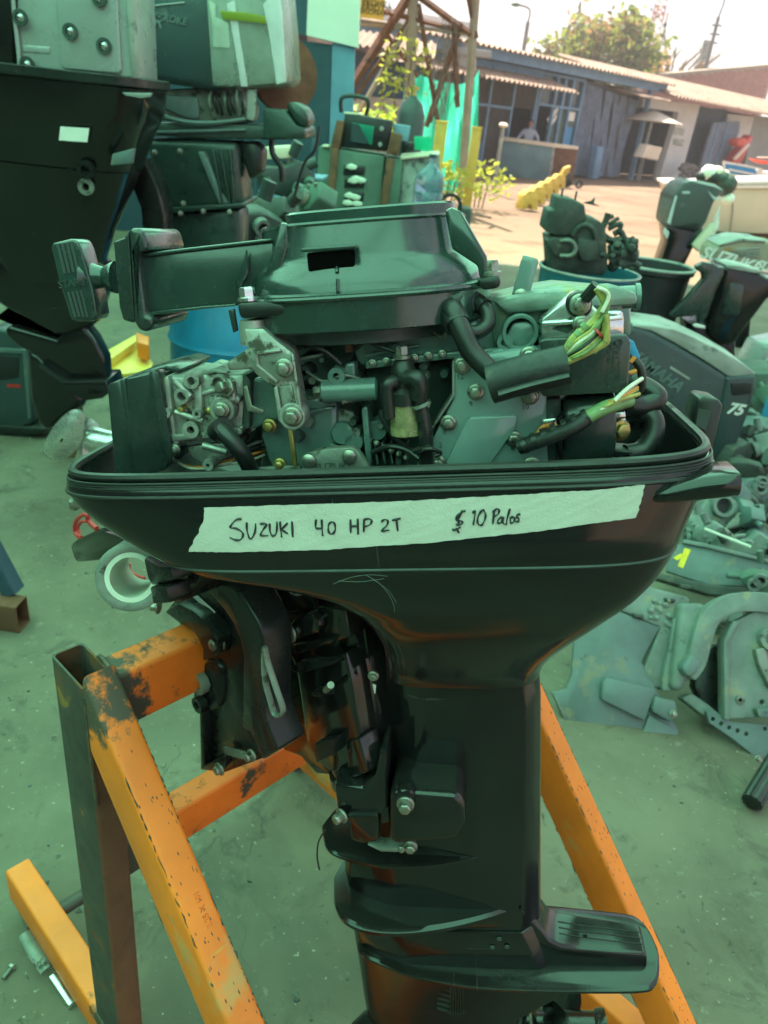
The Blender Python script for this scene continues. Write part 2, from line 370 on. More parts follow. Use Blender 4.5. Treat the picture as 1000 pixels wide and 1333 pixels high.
mk('bark', (.10, .07, .045), .9, bump=.5, bscale=20)
mk('leaf', (.11, .145, .035), .6, var=.35, vscale=1.2, spec=.2)
mk('leaf_brown', (.20, .13, .06), .7, var=.3, vscale=1.2)
mk('leaf_lime', (.33, .38, .06), .55, var=.3, vscale=3)
mk('curtain', (.16, .20, .27), .8, var=.25, vscale=3)
mk('curtain_grey', (.24, .24, .25), .8, var=.25, vscale=3)
mk('cream', (.72, .62, .48), .7, var=.12, vscale=3)
mk('boat_cream', (.62, .52, .38), .45, var=.08, vscale=1.5, wear=((.45, .37, .26), .2, 3))
mk('boat_white', (.78, .74, .68), .4, var=.06)
mk('yellow_paint', (.52, .36, .06), .6, var=.18, vscale=6, wear=((.35, .28, .15), .18, 10))
mk('concrete_yellow', (.60, .44, .08), .8, var=.2, vscale=8)
mk('tarp', (.02, .42, .29), .5, var=.25, vscale=4, bump=.4, bscale=12)
_t = MATS['tarp'].node_tree; _tr = _t.nodes.new('ShaderNodeBsdfTranslucent'); _tr.inputs['Color'].default_value = (.10, .80, .55, 1); _mx = _t.nodes.new('ShaderNodeMixShader'); _mx.inputs[0].default_value = .6
_t.links.new(_t.nodes['Principled BSDF'].outputs[0], _mx.inputs[1]); _t.links.new(_tr.outputs[0], _mx.inputs[2]); _t.links.new(_mx.outputs[0], _t.nodes['Material Output'].inputs['Surface'])
mk('bench_green', (.075, .13, .10), .6, var=.3, vscale=4, bump=.2, bscale=20, wear=((.20, .20, .15), .25, 6))
mk('appliance_black', (.012, .014, .016), .35, var=.2)
mk('jug_blue', (.30, .45, .58), .12, var=.1, trans=.75)
mk('gas_bottle', (.045, .05, .055), .45, var=.2, vscale=6)
mk('mast_red', (.5, .16, .12), .7); mk('mast_white', (.7, .68, .66), .7)
mk('pole_grey', (.20, .18, .16), .8, var=.2)
mk('shirt', (.45, .47, .58), .85, var=.08, vscale=20)
mk('skin', (.36, .20, .14), .6)
mk('hair', (.02, .015, .012), .6)
mk('trousers', (.03, .035, .05), .8)
mk('red_cloth', (.62, .07, .03), .7, var=.2, vscale=6)
mk('sign_yellow', (.72, .42, .06), .6, var=.1)
mk('beam_brown', (.30, .25, .19), .75, var=.25, vscale=3, wear=((.36, .20, .07), .3, 4))
mk('orange_plastic', (.85, .20, .02), .45); mk('amber_plastic', (.85, .55, .10), .45, var=.1)
mk('tyre', (.02, .02, .02), .75)
mk('desk_teal', (.12, .22, .24), .55, var=.3, vscale=1.5, wear=((.25, .27, .22), .3, 2))
mk('roof_metal', (.12, .12, .12), .6, .2, var=.2, vscale=2)
mk('motor_green', (.022, .045, .038), .32, var=.3, vscale=5, bump=.08, bscale=40, wear=((.08, .10, .085), .2, 9), dust=.08)
mk('glass_dark', (.05, .07, .08), .12, var=.3, vscale=2)

for _n, _c in (('leaf', (.30, .36, .06)), ('leaf_brown', (.42, .26, .10)), ('leaf_lime', (.55, .62, .08))):      # leaves let light through
    _t = MATS[_n].node_tree; _tr = _t.nodes.new('ShaderNodeBsdfTranslucent'); _tr.inputs['Color'].default_value = (*_c, 1); _mx = _t.nodes.new('ShaderNodeMixShader'); _mx.inputs[0].default_value = .5
    _t.links.new(_t.nodes['Principled BSDF'].outputs[0], _mx.inputs[1]); _t.links.new(_tr.outputs[0], _mx.inputs[2]); _t.links.new(_mx.outputs[0], _t.nodes['Material Output'].inputs['Surface'])
# concrete floor of the workshop: stains, pale scuffs, cracks, remains of yellow paint
def floor_mat():
    m = bpy.data.materials.new('concrete_floor'); m.use_nodes = True; t = m.node_tree; N = t.nodes; K = t.links; b = N['Principled BSDF']
    tc = N.new('ShaderNodeTexCoord')
    def noise(sc, det=6, rg=.6, dist=0):
        n = N.new('ShaderNodeTexNoise'); n.inputs['Scale'].default_value = sc; n.inputs['Detail'].default_value = det; n.inputs['Roughness'].default_value = rg
        n.inputs['Distortion'].default_value = dist; K.new(tc.outputs['Object'], n.inputs['Vector']); return n.outputs['Fac']
    def ramp(s, a, b_):
        r_ = N.new('ShaderNodeMapRange'); r_.inputs['From Min'].default_value = a; r_.inputs['From Max'].default_value = b_; K.new(s, r_.inputs['Value']); return r_.outputs[0]
    def mixc(f, c1, c2, k=None):
        x = N.new('ShaderNodeMixRGB'); K.new(f, x.inputs['Fac'])
        (K.new(c1, x.inputs['Color1']) if not isinstance(c1, tuple) else setattr(x.inputs['Color1'], 'default_value', (*c1, 1)))
        x.inputs['Color2'].default_value = (*c2, 1); return x.outputs['Color']
    c = mixc(ramp(noise(1.3, 7, .65), .35, .65), (.105, .093, .066), (.190, .168, .120))
    c = mixc(ramp(noise(5.5, 8, .7, .6), .55, .72), c, (.065, .06, .045))
    c = mixc(ramp(noise(.8, 5, .6, .4), .54, .68), c, (.085, .080, .062))
    c = mixc(ramp(noise(26, 6, .7, .8), .62, .70), c, (.06, .056, .042))
    c = mixc(ramp(noise(15, 8, .75), .60, .74), c, (.27, .25, .19))
    c = mixc(ramp(noise(3.1, 9, .75, 1.5), .66, .73), c, (.25, .235, .18))
    c = mixc(ramp(noise(70, 3, .5), .68, .76), c, (.36, .34, .27))
    v = N.new('ShaderNodeTexVoronoi'); v.feature = 'DISTANCE_TO_EDGE'; v.inputs['Scale'].default_value = .9
    nn = N.new('ShaderNodeTexNoise'); nn.inputs['Scale'].default_value = 3; nn.inputs['Detail'].default_value = 8; K.new(tc.outputs['Object'], nn.inputs['Vector'])
    av = N.new('ShaderNodeVectorMath'); av.operation = 'MULTIPLY_ADD'; av.inputs[1].default_value = (.4, .4, .4); K.new(nn.outputs['Color'], av.inputs[0]); K.new(tc.outputs['Object'], av.inputs[2]); K.new(av.outputs[0], v.inputs['Vector'])
    cr = ramp(v.outputs['Distance'], .0035, .0008)
    mm = N.new('ShaderNodeMath'); mm.operation = 'MULTIPLY'; K.new(cr, mm.inputs[0]); K.new(ramp(noise(1.1), .5, .6), mm.inputs[1])
    c = mixc(mm.outputs[0], c, (.10, .09, .07))
    K.new(c, b.inputs['Base Color'])
    rr = N.new('ShaderNodeMapRange'); rr.inputs['To Min'].default_value = .5; rr.inputs['To Max'].default_value = .95; K.new(noise(4), rr.inputs['Value']); K.new(rr.outputs[0], b.inputs['Roughness'])
    b.inputs['Specular IOR Level'].default_value = .3
    bp = N.new('ShaderNodeBump'); bp.inputs['Strength'].default_value = .35; bp.inputs['Distance'].default_value = .004; K.new(noise(60, 6, .7), bp.inputs['Height']); K.new(bp.outputs[0], b.inputs['Normal'])
    MATS['floor'] = m
floor_mat()
# green translucent roof sheet over the workshop: the light under it is green
m = bpy.data.materials.new('green_roof_sheet'); m.use_nodes = True; t = m.node_tree; t.nodes.clear()
o_ = t.nodes.new('ShaderNodeOutputMaterial'); mx = t.nodes.new('ShaderNodeMixShader'); tr = t.nodes.new('ShaderNodeBsdfTranslucent'); df = t.nodes.new('ShaderNodeBsdfDiffuse')
tr.inputs['Color'].default_value = (.36, 1.0, .70, 1); df.inputs['Color'].default_value = (.12,.30,.22, 1); mx.inputs['Fac'].default_value = .08
t.links.new(tr.outputs[0], mx.inputs[1]); t.links.new(df.outputs[0], mx.inputs[2]); t.links.new(mx.outputs[0], o_.inputs['Surface']); MATS['green_roof'] = m

# ================================================================== ground, floor
mb = MB(); g = 600
mb._f(mb._v([(-g, -120, -.03), (g, -120, -.03), (g, 900, -.03), (-g, 900, -.03)])); ob('ground', mb, 'yard', kind='structure')
mb = MB(); mb.box((-.5, 1.6, -.02), (18, 17.6, .04)); ob('workshop_floor', mb, 'floor', kind='structure')

# ================================================================== workshop roof, its posts and walls (outside the frame they shade and tint the place)
def corrugated(mb, P, U, V, nu, amp, seg=4, flip=False):
    """wavy sheet from corner P, waves across U, running along V"""
    P, U, V = Vector(P), Vector(U), Vector(V); n = U.cross(V).normalized()
    a, b = [], []
    for i in range(nu * seg + 1):
        q = P + U * (i / (nu * seg)) + n * (amp * math.sin(2 * math.pi * i / seg))
        a.append(mb.bm.verts.new(q)); b.append(mb.bm.verts.new(q + V))
    for i in range(nu * seg): mb._f([a[i], a[i + 1], b[i + 1], b[i]])
    return mb
t_ = thing('workshop_roof', 'green translucent corrugated roof over the workshop on steel posts', 'roof', (0, 12.3, 0))
x = -9.0; k = 0
while x < 7.4:                                           # green translucent sheets laid between metal ones; the roof is deeper on the left
    y0 = -7.0 if x < 1.4 else 3.6; zz = 4.9 - .0285 * (y0 + 7)
    mb = MB(); corrugated(mb, (x, y0, zz), (1.5, 0, 0), (0, 12.3 - y0, 4.35 - zz), 9, .025); ob('roof_panel', mb, 'roof_metal' if k in (0, 1, 7) else 'green_roof', t_, world=True); x += 1.5; k += 1
for y in (-6.5, -3, .5, 4, 7.5, 11):
    mb = MB(); mb.box((-.75 if y > 3.6 else -3.7, y, 4.72 - .0285 * (y + 7)), (16.5 if y > 3.6 else 10.6, .08, .1)); ob('purlin', mb, 'rust_steel', t_, world=True)
for x, y in ((-8.8, -6.5), (-8.8, 11), (7.3, 11), (7.3, 4), (1.4, -6.5)):
    if True: mb = MB(); mb.box((x, y, 2.2), (.12, .12, 4.4)); ob('post', mb, 'rust_steel', t_, world=True)
mb = MB(); mb.box((-3.75, -7.2, 2.4), (10.8, .2, 4.8)); ob('wall', mb, 'wall_back', label='grey plastered wall closing the back of the workshop', cat='wall')
mb = MB(); mb.box((-9.2, 2, 2.3), (.2, 18, 4.6)); ob('wall', mb, 'wall_back', label='grey plastered wall along the side of the workshop', cat='wall')

# ================================================================== partition beside the workbench
PY = 9.6
P_ = lambda *p, Y=PY: [(q.x, q.z) for q in (Py(a, b, Y) for a, b in p)]
t_ = thing('partition_wall', 'dark blue partition wall with a cream panel above it', 'partition', Py(400, 300, PY))
def wp(name, pts, Y, d, mat, parent, bev=0., **k):
    mb = MB(); mb.prism(P_(*pts, Y=Y), Y, Y + d); return ob(name, mb, mat, parent, bev, world=parent is not None, **k)
wp('wall_panel', [(-500, -60), (433, 58), (418, 420), (-500, 330)], PY, .12, 'wall_navy', t_)
wp('light_strip', [(433, 55), (462, 60), (454, 330), (424, 330)], PY - .01, .08, 'frame_blue', t_)
wp('dark_panel', [(330, -60), (403, -60), (399, 46), (330, 32)], PY - .05, .14, 'wall_navy', t_)
wp('cream_panel', [(403, -60), (470, -60), (466, 62), (399, 46)], PY - .06, .14, 'panel_white', t_)

# ================================================================== far buildings along the yard
FB = yawframe((3.0, 30.0, 0), 47)
def fb(name, pts, d0, d1, mat, parent, bev=0., **k):
    mb = MB(); mb.prism(FB.xz(pts, d0), d0, d1); return ob(name, mb, mat, parent, bev, **k)
def fbx(name, x0, x1, z0, z1, d0, d1, mat, parent, bev=0., **k):
    mb = MB(); mb.prism([(x0, z0), (x1, z0), (x1, z1), (x0, z1)], d0, d1); return ob(name, mb, mat, parent, bev, **k)
t_ = thing('workshop_building', 'low blue workshop with barred windows under a rusty corrugated roof', 'building', FB.M)
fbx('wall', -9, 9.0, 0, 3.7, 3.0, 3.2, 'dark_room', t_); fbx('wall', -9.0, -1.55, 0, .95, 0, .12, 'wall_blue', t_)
fbx('fascia', -9, 9.2, 3.32, 3.62, -.42, -.3, 'frame_blue', t_)
fbx('upper_wall', -9, 1.2, 3.0, 3.32, -.02, .1, 'wall_blue', t_)
for x in (-4.4, -3.0, -1.6, -.35, .95, 1.1, 2.05, 2.55, 3.05, 3.75): fbx('frame_post', x - .05, x + .05, 0, 3.3, -.06, .04, 'frame_blue', t_)
fbx('roof_post', 8.0, 8.16, 0, 3.4, -.4, -.24, 'frame_blue', t_)
for z, a, b in ((2.05, -9, -.35), (2.3, 1.1, 3.75), (3.25, -9, 3.75)): fbx('frame_rail', a, b, z - .04, z + .04, -.07, .02, 'frame_blue', t_)
def grille(x0, x1, z0, z1, d=.02):
    mb = MB(); n = max(2, int((x1 - x0) / .12))
    for i in range(n + 1): q = x0 + (x1 - x0) * i / n; mb.box((q, d, (z0 + z1) / 2), (.03, .02, z1 - z0))
    return ob('grille', mb, 'pole_grey', t_, kind='stuff')
for x0, x1, z0, z1 in ((-4.35, -3.05, .95, 2.0), (-2.95, -1.65, .95, 2.0), (-1.55, -.4, .2, 2.0), (-.3, .9, 2.1, 3.2), (-4.35, -3.05, 2.1, 3.2), (-2.95, -1.65, 2.1, 3.2), (-1.55, -.4, 2.1, 3.2)): grille(x0, x1, z0, z1)
for x0, x1 in ((1.1, 2.0), (2.1, 2.5), (2.6, 3.0), (3.1, 3.7)):
    w = fbx('window', x0, x1, 2.34, 3.2, .06, .08, 'glass_dark', t_)
for x0, x1 in ((2.1, 2.5), (2.6, 3.0), (3.1, 3.7)): fbx('window', x0, x1, .5, 2.26, .05, .07, 'bench_green', t_)
fbx('poster', 3.15, 3.6, 1.9, 2.2, .02, .03, 'white_plastic', t_); fbx('poster', 3.15, 3.6, 1.05, 1.7, .02, .03, 'wire_blue', t_)
mb = MB(); mb.prism(FB.xz([(712, 155), (727, 138), (728, 143), (714, 160)], .03), .03, .035); mb.prism(FB.xz([(712, 166), (726, 147), (725, 154), (715, 168)], .03), .03, .035); ob('window_lettering', mb, 'white_plastic', t_)
mb = MB(); corrugated(mb, (-9.3, -.75, 3.62), (18.6, 0, 0), (0, 4.6, .55), 70, .05); ob('roof', mb, 'roof_sheet', t_)
mb = MB(); corrugated(mb, (-9.3, -1.3, 2.75), (10.9, 0, 0), (0, 1.3, .32), 44, .05); ob('awning', mb, 'roof_sheet', t_)
# hanging curtain strips at the open bay
mb = MB()
for k in range(15):
    x0 = 3.9 + k * .27; zt = 3.1 - .02 * k; rings = []
    for j in range(7):
        f_ = j / 6; w_ = .15 * (1 - .35 * f_ * (k % 3 == 0)); sx = .05 * math.sin(k * 2.1 + f_ * 3); sy = .1 * math.sin(k * 1.7 + f_ * 4)
        rings.append([(x0 - w_ + sx, .1 + sy, zt * (1 - f_) + .08), (x0 + sx, -.05 + sy, zt * (1 - f_) + .08), (x0 + w_ + sx, .1 + sy, zt * (1 - f_) + .08), (x0 + sx, .16 + sy, zt * (1 - f_) + .08)])
    mb.loft(rings)
ob('curtain', mb, 'curtain', t_)
fbx('inner_wall', 3.7, 8.2, 0, 3.3, .5, .6, 'curtain_grey', t_)
mb = MB(); corrugated(mb, (6.0, -1.1, 3.02), (2.6, 0, 0), (0, 1.6, .22), 12, .05); ob('porch_roof', mb, 'roof_sheet', t_)

t_ = thing('shed_building', 'white walled shed with painted green writing and wide rusty roof', 'building', FB.M)
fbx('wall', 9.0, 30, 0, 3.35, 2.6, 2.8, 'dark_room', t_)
fb('white_wall', [(838, 128), (912, 136), (885, 236), (858, 234), (884, 146), (836, 140)], .0, .25, 'wall_white', t_)
fb('door', [(912, 140), (946, 142), (940, 180), (922, 236), (888, 236)], .35, .45, 'wall_navy', t_)
fb('white_panel', [(948, 148), (982, 152), (970, 200), (940, 200)], .2, .3, 'wall_white', t_)
fb('grey_wall', [(982, 150), (1060, 160), (1050, 240), (965, 240)], .2, .35, 'wall_grey', t_)
t2 = fb('leaning_gate', [(929, 160), (964, 158), (962, 172), (934, 243), (905, 240)], -.3, -.22, 'curtain', t_)
for a, b in (((936, 160), (913, 240)), ((948, 160), (924, 241))): fb('gate_rib', [a, (a[0] + 2, a[1]), (b[0] + 2, b[1]), b], -.34, -.3, 'frame_blue', t_)
for s_, x_, y_ in (('ETTO', 884, 172), ('VELEZ', 883, 186)):
    q = FB.L(x_, y_, -.02); mb = xf(text_bm(s_, .38, .004), Matrix.Translation(q)); ob('painted_letters', mb, 'wire_green', t_)
mb = MB(); A = FB.L(800, 118, -1.0); corrugated(mb, (8.6, -1.2, 3.22), (24, 0, 0), (0, 6, 1.25), 76, .07); ob('roof', mb, 'roof_sheet', t_)

t_ = thing('brick_building', 'long red brick building rising behind the shed roof', 'building', FB.M)
TL, TR = FB.L(838, 101, 9.5), FB.L(1010, 85, 9.5)
mb = MB(); mb.prism([(TL.x, 0), (TR.x, 0), (TR.x, TR.z), (TL.x, TL.z)], 9.5, 9.8); ob('wall', mb, 'mortar', t_); print('brick', TL, TR)
n_ = 0
for row in range(22):                                     # courses above the shed roof
    z = TL.z - .9 + row * .15
    for k in range(40):
        x = TL.x + .1 + k * .62 + (row % 2) * .31
        top = TL.z - .02 + (x - TL.x) * (TR.z - TL.z) / (TR.x - TL.x)
        if z + .125 > top or x > TR.x - .6: continue
        if n_ < 300: mb = MB(); mb.box((x + .29, 9.49, z + .055), (.57, .05, .125)); ob('brick', mb, 'brick_wall', t_); n_ += 1
        else:
            if n_ == 300: rest = MB()
            n_ += 1; rest.box((x + .29, 9.49, z + .055), (.57, .05, .125))
if n_ > 300: ob('brick_courses', rest, 'brick_wall', t_, kind='stuff')
mb = MB(); mb.prism([(TL.x - .1, TL.z), (TR.x, TR.z), (TR.x, TR.z + .12), (TL.x - .1, TL.z + .12)], 9.3, 10); ob('coping', mb, 'beam_brown', t_)

# ================================================================== orange stand
ZB = .93
pc = [Pz(a, b, ZB) for a, b in ((67.3, 853), (107.6, 836.4), (111, 900), (146, 878))]
pc = sum(pc, Vector()) / 4; pc.z = 0
TH = R(41.5)
FS = Frame((math.cos(TH), -math.sin(TH), 0), (math.sin(TH), math.cos(TH), 0), (0, 0, 1), pc)   # x aft, y along the top beam
def rtube(p0, p1, wu, wv, udir, wall=.003, cap0=True, cap1=True, r=.006):
    """rectangular hollow section with rounded corners between two points"""
    p0, p1 = Vector(p0), Vector(p1); d = (p1 - p0).normalized(); u = Vector(udir); u = (u - d * u.dot(d)).normalized(); v = d.cross(u)
    prof = roundrect(-wu / 2, wu / 2, -wv / 2, wv / 2, r, 3); mb = MB()
    o0 = [p0 + u * a + v * b for a, b in prof]; o1 = [p1 + u * a + v * b for a, b in prof]
    k = (wu - 2 * wall) / wu; l = (wv - 2 * wall) / wv
    rings = [o0, o1]
    if not cap1: rings += [[p1 + u * a * k + v * b * l for a, b in prof], [p1 - d * .25 + u * a * k + v * b * l for a, b in prof]]
    mb.loft(rings, cap0, True); return mb
st = thing('engine_stand', 'orange welded steel stand holding the outboard, one bare rusty post', 'stand', FS.M)
DB = .70; PW, PL = .044, .088
sp = ob('post', rtube((0, 0, .12), (0, 0, ZB), PL, PW, (1, 0, 0), cap1=False), 'rust_steel', st, label='bare steel post with open top')
sp.data.materials.append(MATS['rust_brown'])
for p_ in sp.data.polygons:
    if p_.normal.x > .7: p_.material_index = 1
ob('post', rtube((0, DB, .12), (0, DB, ZB), PL, PW, (1, 0, 0), cap1=False), 'orange_paint', st)
ob('beam', rtube((.022, .024, ZB - .046), (.022, DB - .024, ZB - .046), .05, .09, (1, 0, 0)), 'orange_worn', st, label='top beam with scraped orange paint')
mb = MB(); mb.tube(smooth_path([(.0 + .046, .0, ZB - .003), (.045, .022, ZB - .002), (.02, .024, ZB - .001), (-.004, .024, ZB - .002), (-.006, .025, ZB - .05)], 7), .0042, 6); mb.tube([(.046, -.021, ZB - .01), (.047, -.022, ZB - .12), (.046, -.02, ZB - .2)], .003, 6); ob('weld_bead', mb, 'weld', st)
for d in (0, DB):
    b0 = Vector((.047, d, .888)); b1 = Vector((.76, d, .12)); dn = (b1 - b0).normalized(); nrm = Vector((-dn.z, 0, dn.x))
    prof = roundrect(-PW / 2, PW / 2, -.042, .042, .007, 3); mb = MB()
    def cut(p, t_end):                                   # mitre ends: top cut by the post face, bottom by the rail
        return p
    r0_, r1_ = [], []
    for a, b in prof:
        base = b0 + nrm * b; s0 = (.0455 - base.x) / dn.x; r0_.append(base + dn * s0 + Vector((0, a, 0)))
        s1 = (.135 - base.z) / dn.z; r1_.append(base + dn * s1 + Vector((0, a, 0)))
    mb.loft([r0_, r1_]); br = ob('brace', mb, 'orange_paint', st)
    ob('rail', rtube((-.42, d, .09), (.95, d, .09), .09, .05, (0, 0, 1)), 'orange_paint', st)
for d in (0, DB):                                        # chipped paint showing dark steel along the brace and rail edges
    rnd = random.Random(17 + int(d * 10)); mb = MB(); b0 = Vector((.047, d, .888)); b1 = Vector((.76, d, .12)); dn = (b1 - b0).normalized(); nrm = Vector((-dn.z, 0, dn.x))
    for sy, sn in ((-1, 1), (1, 1), (-1, -1)):
        s_ = .02
        while s_ < .98:
            ln = rnd.uniform(.002, .014) if rnd.random() < .75 else rnd.uniform(.008, .03); c = b0 + dn * s_ + nrm * sn * .0401 + Vector((0, sy * (PW / 2 - .0019), 0))
            P = [c + dn * ln * f_ + nrm * rnd.uniform(-.0008, .0008) + Vector((0, rnd.uniform(-.0008, .0008), 0)) for f_ in (0, .3, .7, 1)]
            mb.tube(P, [.0003, rnd.uniform(.0005, .0015), rnd.uniform(.0004, .0013), .0002], 5); s_ += ln + (abs(rnd.gauss(0, .006)) if math.sin(s_ * 19 + sy) + math.sin(s_ * 7.3) > .2 else abs(rnd.gauss(0, .06)))
    for k in range(110):
        c = b0 + dn * rnd.uniform(.05, .95) + nrm * .0421 + Vector((0, rnd.uniform(-.019, .019), 0)); l_ = rnd.uniform(.001, .004); mb.tube([c - dn * l_, c, c + dn * l_ * rnd.uniform(.4, 1)], [.0002, rnd.uniform(.0005, .0012), .0002], 5, flat=.3)
    ob('paint_chips', mb, 'rust_steel', st, kind='stuff')
# stamped characters on the near brace
dnx = (Vector((.76, 0, .12)) - Vector((.047, 0, .888))).normalized(); nrm = Vector((-dnx.z, 0, dnx.x))
mb = xf(text_bm('2.25 X 101', .0105, .0003), Matrix.Translation(Vector((.047, .004, .888)) + dnx * .27 + nrm * .0425) @ Matrix((-dnx, -nrm, Vector((0, 1, 0)).cross(Vector((0, 0, 0))) if False else (-dnx).cross(-nrm))).transposed().to_4x4())
ob('stamped_text', mb, 'orange_worn', br if False else st)
ob('cross_bar', rtube((.012, .024, .57), (.012, DB - .024, .57), .045, .075, (1, 0, 0)), 'orange_worn', st)
mb = MB(); mb.cyl((-.28, .024, .115), (-.28, DB - .024, .115), .014, seg=12); ob('cross_rod', mb, 'rust_steel', st)
for x in (-.36, .88):
    for d in (0, DB):
        mb = MB(); mb.ring((x, d - .016, .035), (0, 1, 0), .034, .016, .032, 20); w = ob('castor_wheel', mb, 'tyre', st)
        mb = MB(); mb.cyl((x, d - .014, .035), (x, d + .014, .035), .0165, seg=14); ob('wheel_hub', mb, 'alloy_dirty', w)
        mb = MB()
        for s_ in (-1, 1): mb.prism([(x - .02, .045), (x + .02, .045), (x + .012, .02), (x - .012, .02)], d + s_ * .021, d + s_ * .024)
        ob('castor_fork', mb, 'alloy_dirty', w)
# steel scraps by the rail
q = Pz(45, 1245, 0)
mb = MB(); a0, a1, a2 = Pz(32, 1215, .05), Pz(62, 1262, .035), Pz(98, 1308, .0)
mb.tube([a0, a0.lerp(a1, .5), a1], [.012, .016, .014], 8, flat=.45); ob('rag_strap', mb, 'alloy_dirty', label='pale twisted strap lying against the orange rail', cat='strap')
c0, c1 = Pz(72, 1270, .02), Pz(96, 1305, .012)
d_ = (c1 - c0); mb = MB(); rt_ = Matrix((d_.normalized(), Vector((0, 0, 1)).cross(d_.normalized()).normalized(), d_.normalized().cross(Vector((0, 0, 1)).cross(d_.normalized()).normalized()))).transposed()
mb.box((c0 + c1) / 2, (.075, .024, .02), rt_); ob('metal_clip', mb, 'bright_steel', bev=.003, label='shiny folded metal clip beside the orange rail', cat='clip')
c0, c1 = Pz(4, 1274, .006), Pz(14, 1261, .006); t_ = thing('loose_bolt', 'small bolt with a hex head lying on the floor', 'bolt', c0)
mb = MB(); mb.cyl(c0, c1, .0042, seg=10); ob('shank', mb, 'alloy_dirty', t_, world=True)
mb = MB(); dd = (c1 - c0).normalized(); mb.lathe([(.008, 0), (.008, .006)], c1, dd, 6); ob('head', mb, 'bolt_steel', t_, world=True)

# ================================================================== the outboard motor
lx, ly, yw = 10, 8, -5
Zm = Vector((-math.sin(R(lx)), math.sin(R(ly)), 0)); Zm.z = math.sqrt(1 - Zm.length_squared)
Xm = Vector((math.cos(R(yw)), math.sin(R(yw)), 0)); Xm = (Xm - Zm * Xm.dot(Zm)).normalized(); Ym = Zm.cross(Xm)
FM = Frame(Xm, Ym, Zm, EYE + ray(510, 614).normalized() * .72)
mo = thing('outboard_motor', 'black outboard motor with its engine uncovered and a handwritten tape on its side', 'outboard motor', FM.M)
YC = .165
c1 = crop(40, 240, 2.5); c2 = crop(380, 250, 3.125); c3 = crop(620, 320, 2.7778); c4 = crop(60, 600, 2.5); c5 = crop(340, 700, 2.5); c6 = crop(400, 1030, 2.0)
def mp(name, pts, y, dep, mat, bev=.002, parent=None, taper=0., seg=2, sm=0, **k):
    o = FM.xz(pts, y)
    if sm: o = smooth2(o, sm)
    mb = MB(); mb.prism(o, y, y + dep, taper); return ob(name, mb, mat, parent or mo, bev, seg, **k)
def mbolt(px_, y, r=.007, h=.007, mat='bolt_steel', name='bolt', parent=None, axis=(0, -1, 0)):
    mb = MB(); mb.bolt(FM.L(px_[0], px_[1], y), axis, r, h); return ob(name, mb, mat, parent or mo, .0006, 1)
def mtube(name, pts, r, mat, parent=None, n=6, seg=10):
    """pts: (px,py,y)"""
    P = smooth_path([FM.L(a, b, c) for a, b, c in pts], n)
    if isinstance(r, (list, tuple)): r = [r[0] + (r[1] - r[0]) * i / (len(P) - 1) for i in range(len(P))]
    mb = MB(); mb.tube(P, r, seg); return ob(name, mb, mat, parent or mo)

# ---- lower cowl: outline from the left and right silhouettes, hollow tray on top
lf = [(96, 612), (95, 626), (99, 645), (118, 668), (150, 694), (195, 722), (240, 739), (290, 752), (340, 762), (395, 776), (440, 792), (472, 812), (492, 842), (499, 872), (500, 892)]
rg = [(924, 592), (924, 604), (918, 628), (905, 664), (884, 712), (862, 742), (830, 772), (790, 801), (755, 824), (728, 846), (712, 866), (704, 886), (703, 893)]
LD = [.055, .055, .05, .045, .04, .04, .04, .03, .03, .03, .04, .055, .07, .08, .085]
RD = [.05, .05, .05, .05, .055, .06, .065, .07, .08, .085, .09, .10, .10]
LT = [(q.z, q.x) for q in (FM.L(p[0], p[1], d) for p, d in zip(lf, LD))]; RT = [(q.z, q.x) for q in (FM.L(p[0], p[1], d) for p, d in zip(rg, RD))]
print('LT', [(round(a, 3), round(b, 3)) for a, b in LT]); print('RT', [(round(a, 3), round(b, 3)) for a, b in RT])
XL0 = min(x for _, x in LT); XR0 = max(x for _, x in RT)
z_seam = FM.L(560, 742, -.004).z; z_bot = FM.L(610, 895, YC - .092).z
HW = [(0, .165), (-.03, .168), (-.075, .172), (z_seam, .169), (z_seam - .05, .158), (z_seam - .09, .142), (z_bot + .03, .108), (z_bot + .008, .095), (z_bot, .092)]; print('zs', z_seam, z_bot)
NX = [(0, 6.5), (-.05, 6.5), (z_seam, 6.2), (z_seam - .08, 5.2), (z_bot, 4.8)]
ztop = .0
def ring(z, inset=0., zz=None, lift=0):
    k = min(0, z); xl, xr = interp(LT, k), interp(RT, k)
    k2_ = max(0, 1 + k / .07); xl = max(xl, XL0) - .010 * k2_; xr += .008 * k2_; hx = (xr - xl) / 2 - inset; hy = interp(HW, k) - inset
    return sellipse((xl + xr) / 2, YC, hx, hy, interp(NX, k), z if zz is None else zz, 180)
rim_lo = FM.L(510, 633, 0).z
mb = MB(); rings = []
for i in range(15): z = z_seam + .0012 + (rim_lo - z_seam - .0012) * i / 14; rings.append(ring(z, .001 if i == 0 else 0))
rings += [ring(rim_lo + .002, .001), ring(-.006, .0022, zz=-.006), ring(0, .006, zz=-.004), ring(0, .012, zz=-.004), ring(-.02, .016), ring(-.06, .018), ring(-.095, .03, zz=-.095)]
mb.loft(rings, False, True); tray_bm = mb.bm.copy(); cowl = ob('lower_cowl', mb, 'black_paint', mo, sharp=50)
mb = MB(); zs = [z_seam - .0012 + (z_bot - z_seam) * (i / 17) for i in range(18)]
mb.loft([ring(z, .0008 if i == 0 else 0) for i, z in enumerate(zs)], True, True); skirt_bm = mb.bm.copy(); ob('cowl_skirt', mb, 'black_paint', mo, sharp=50)
mb = MB(); mb.tube([*ring(z_seam, .0014), ring(z_seam, .0014)[0]], .0018, 6, False); ob('seam', mb, 'engine_dark', mo)
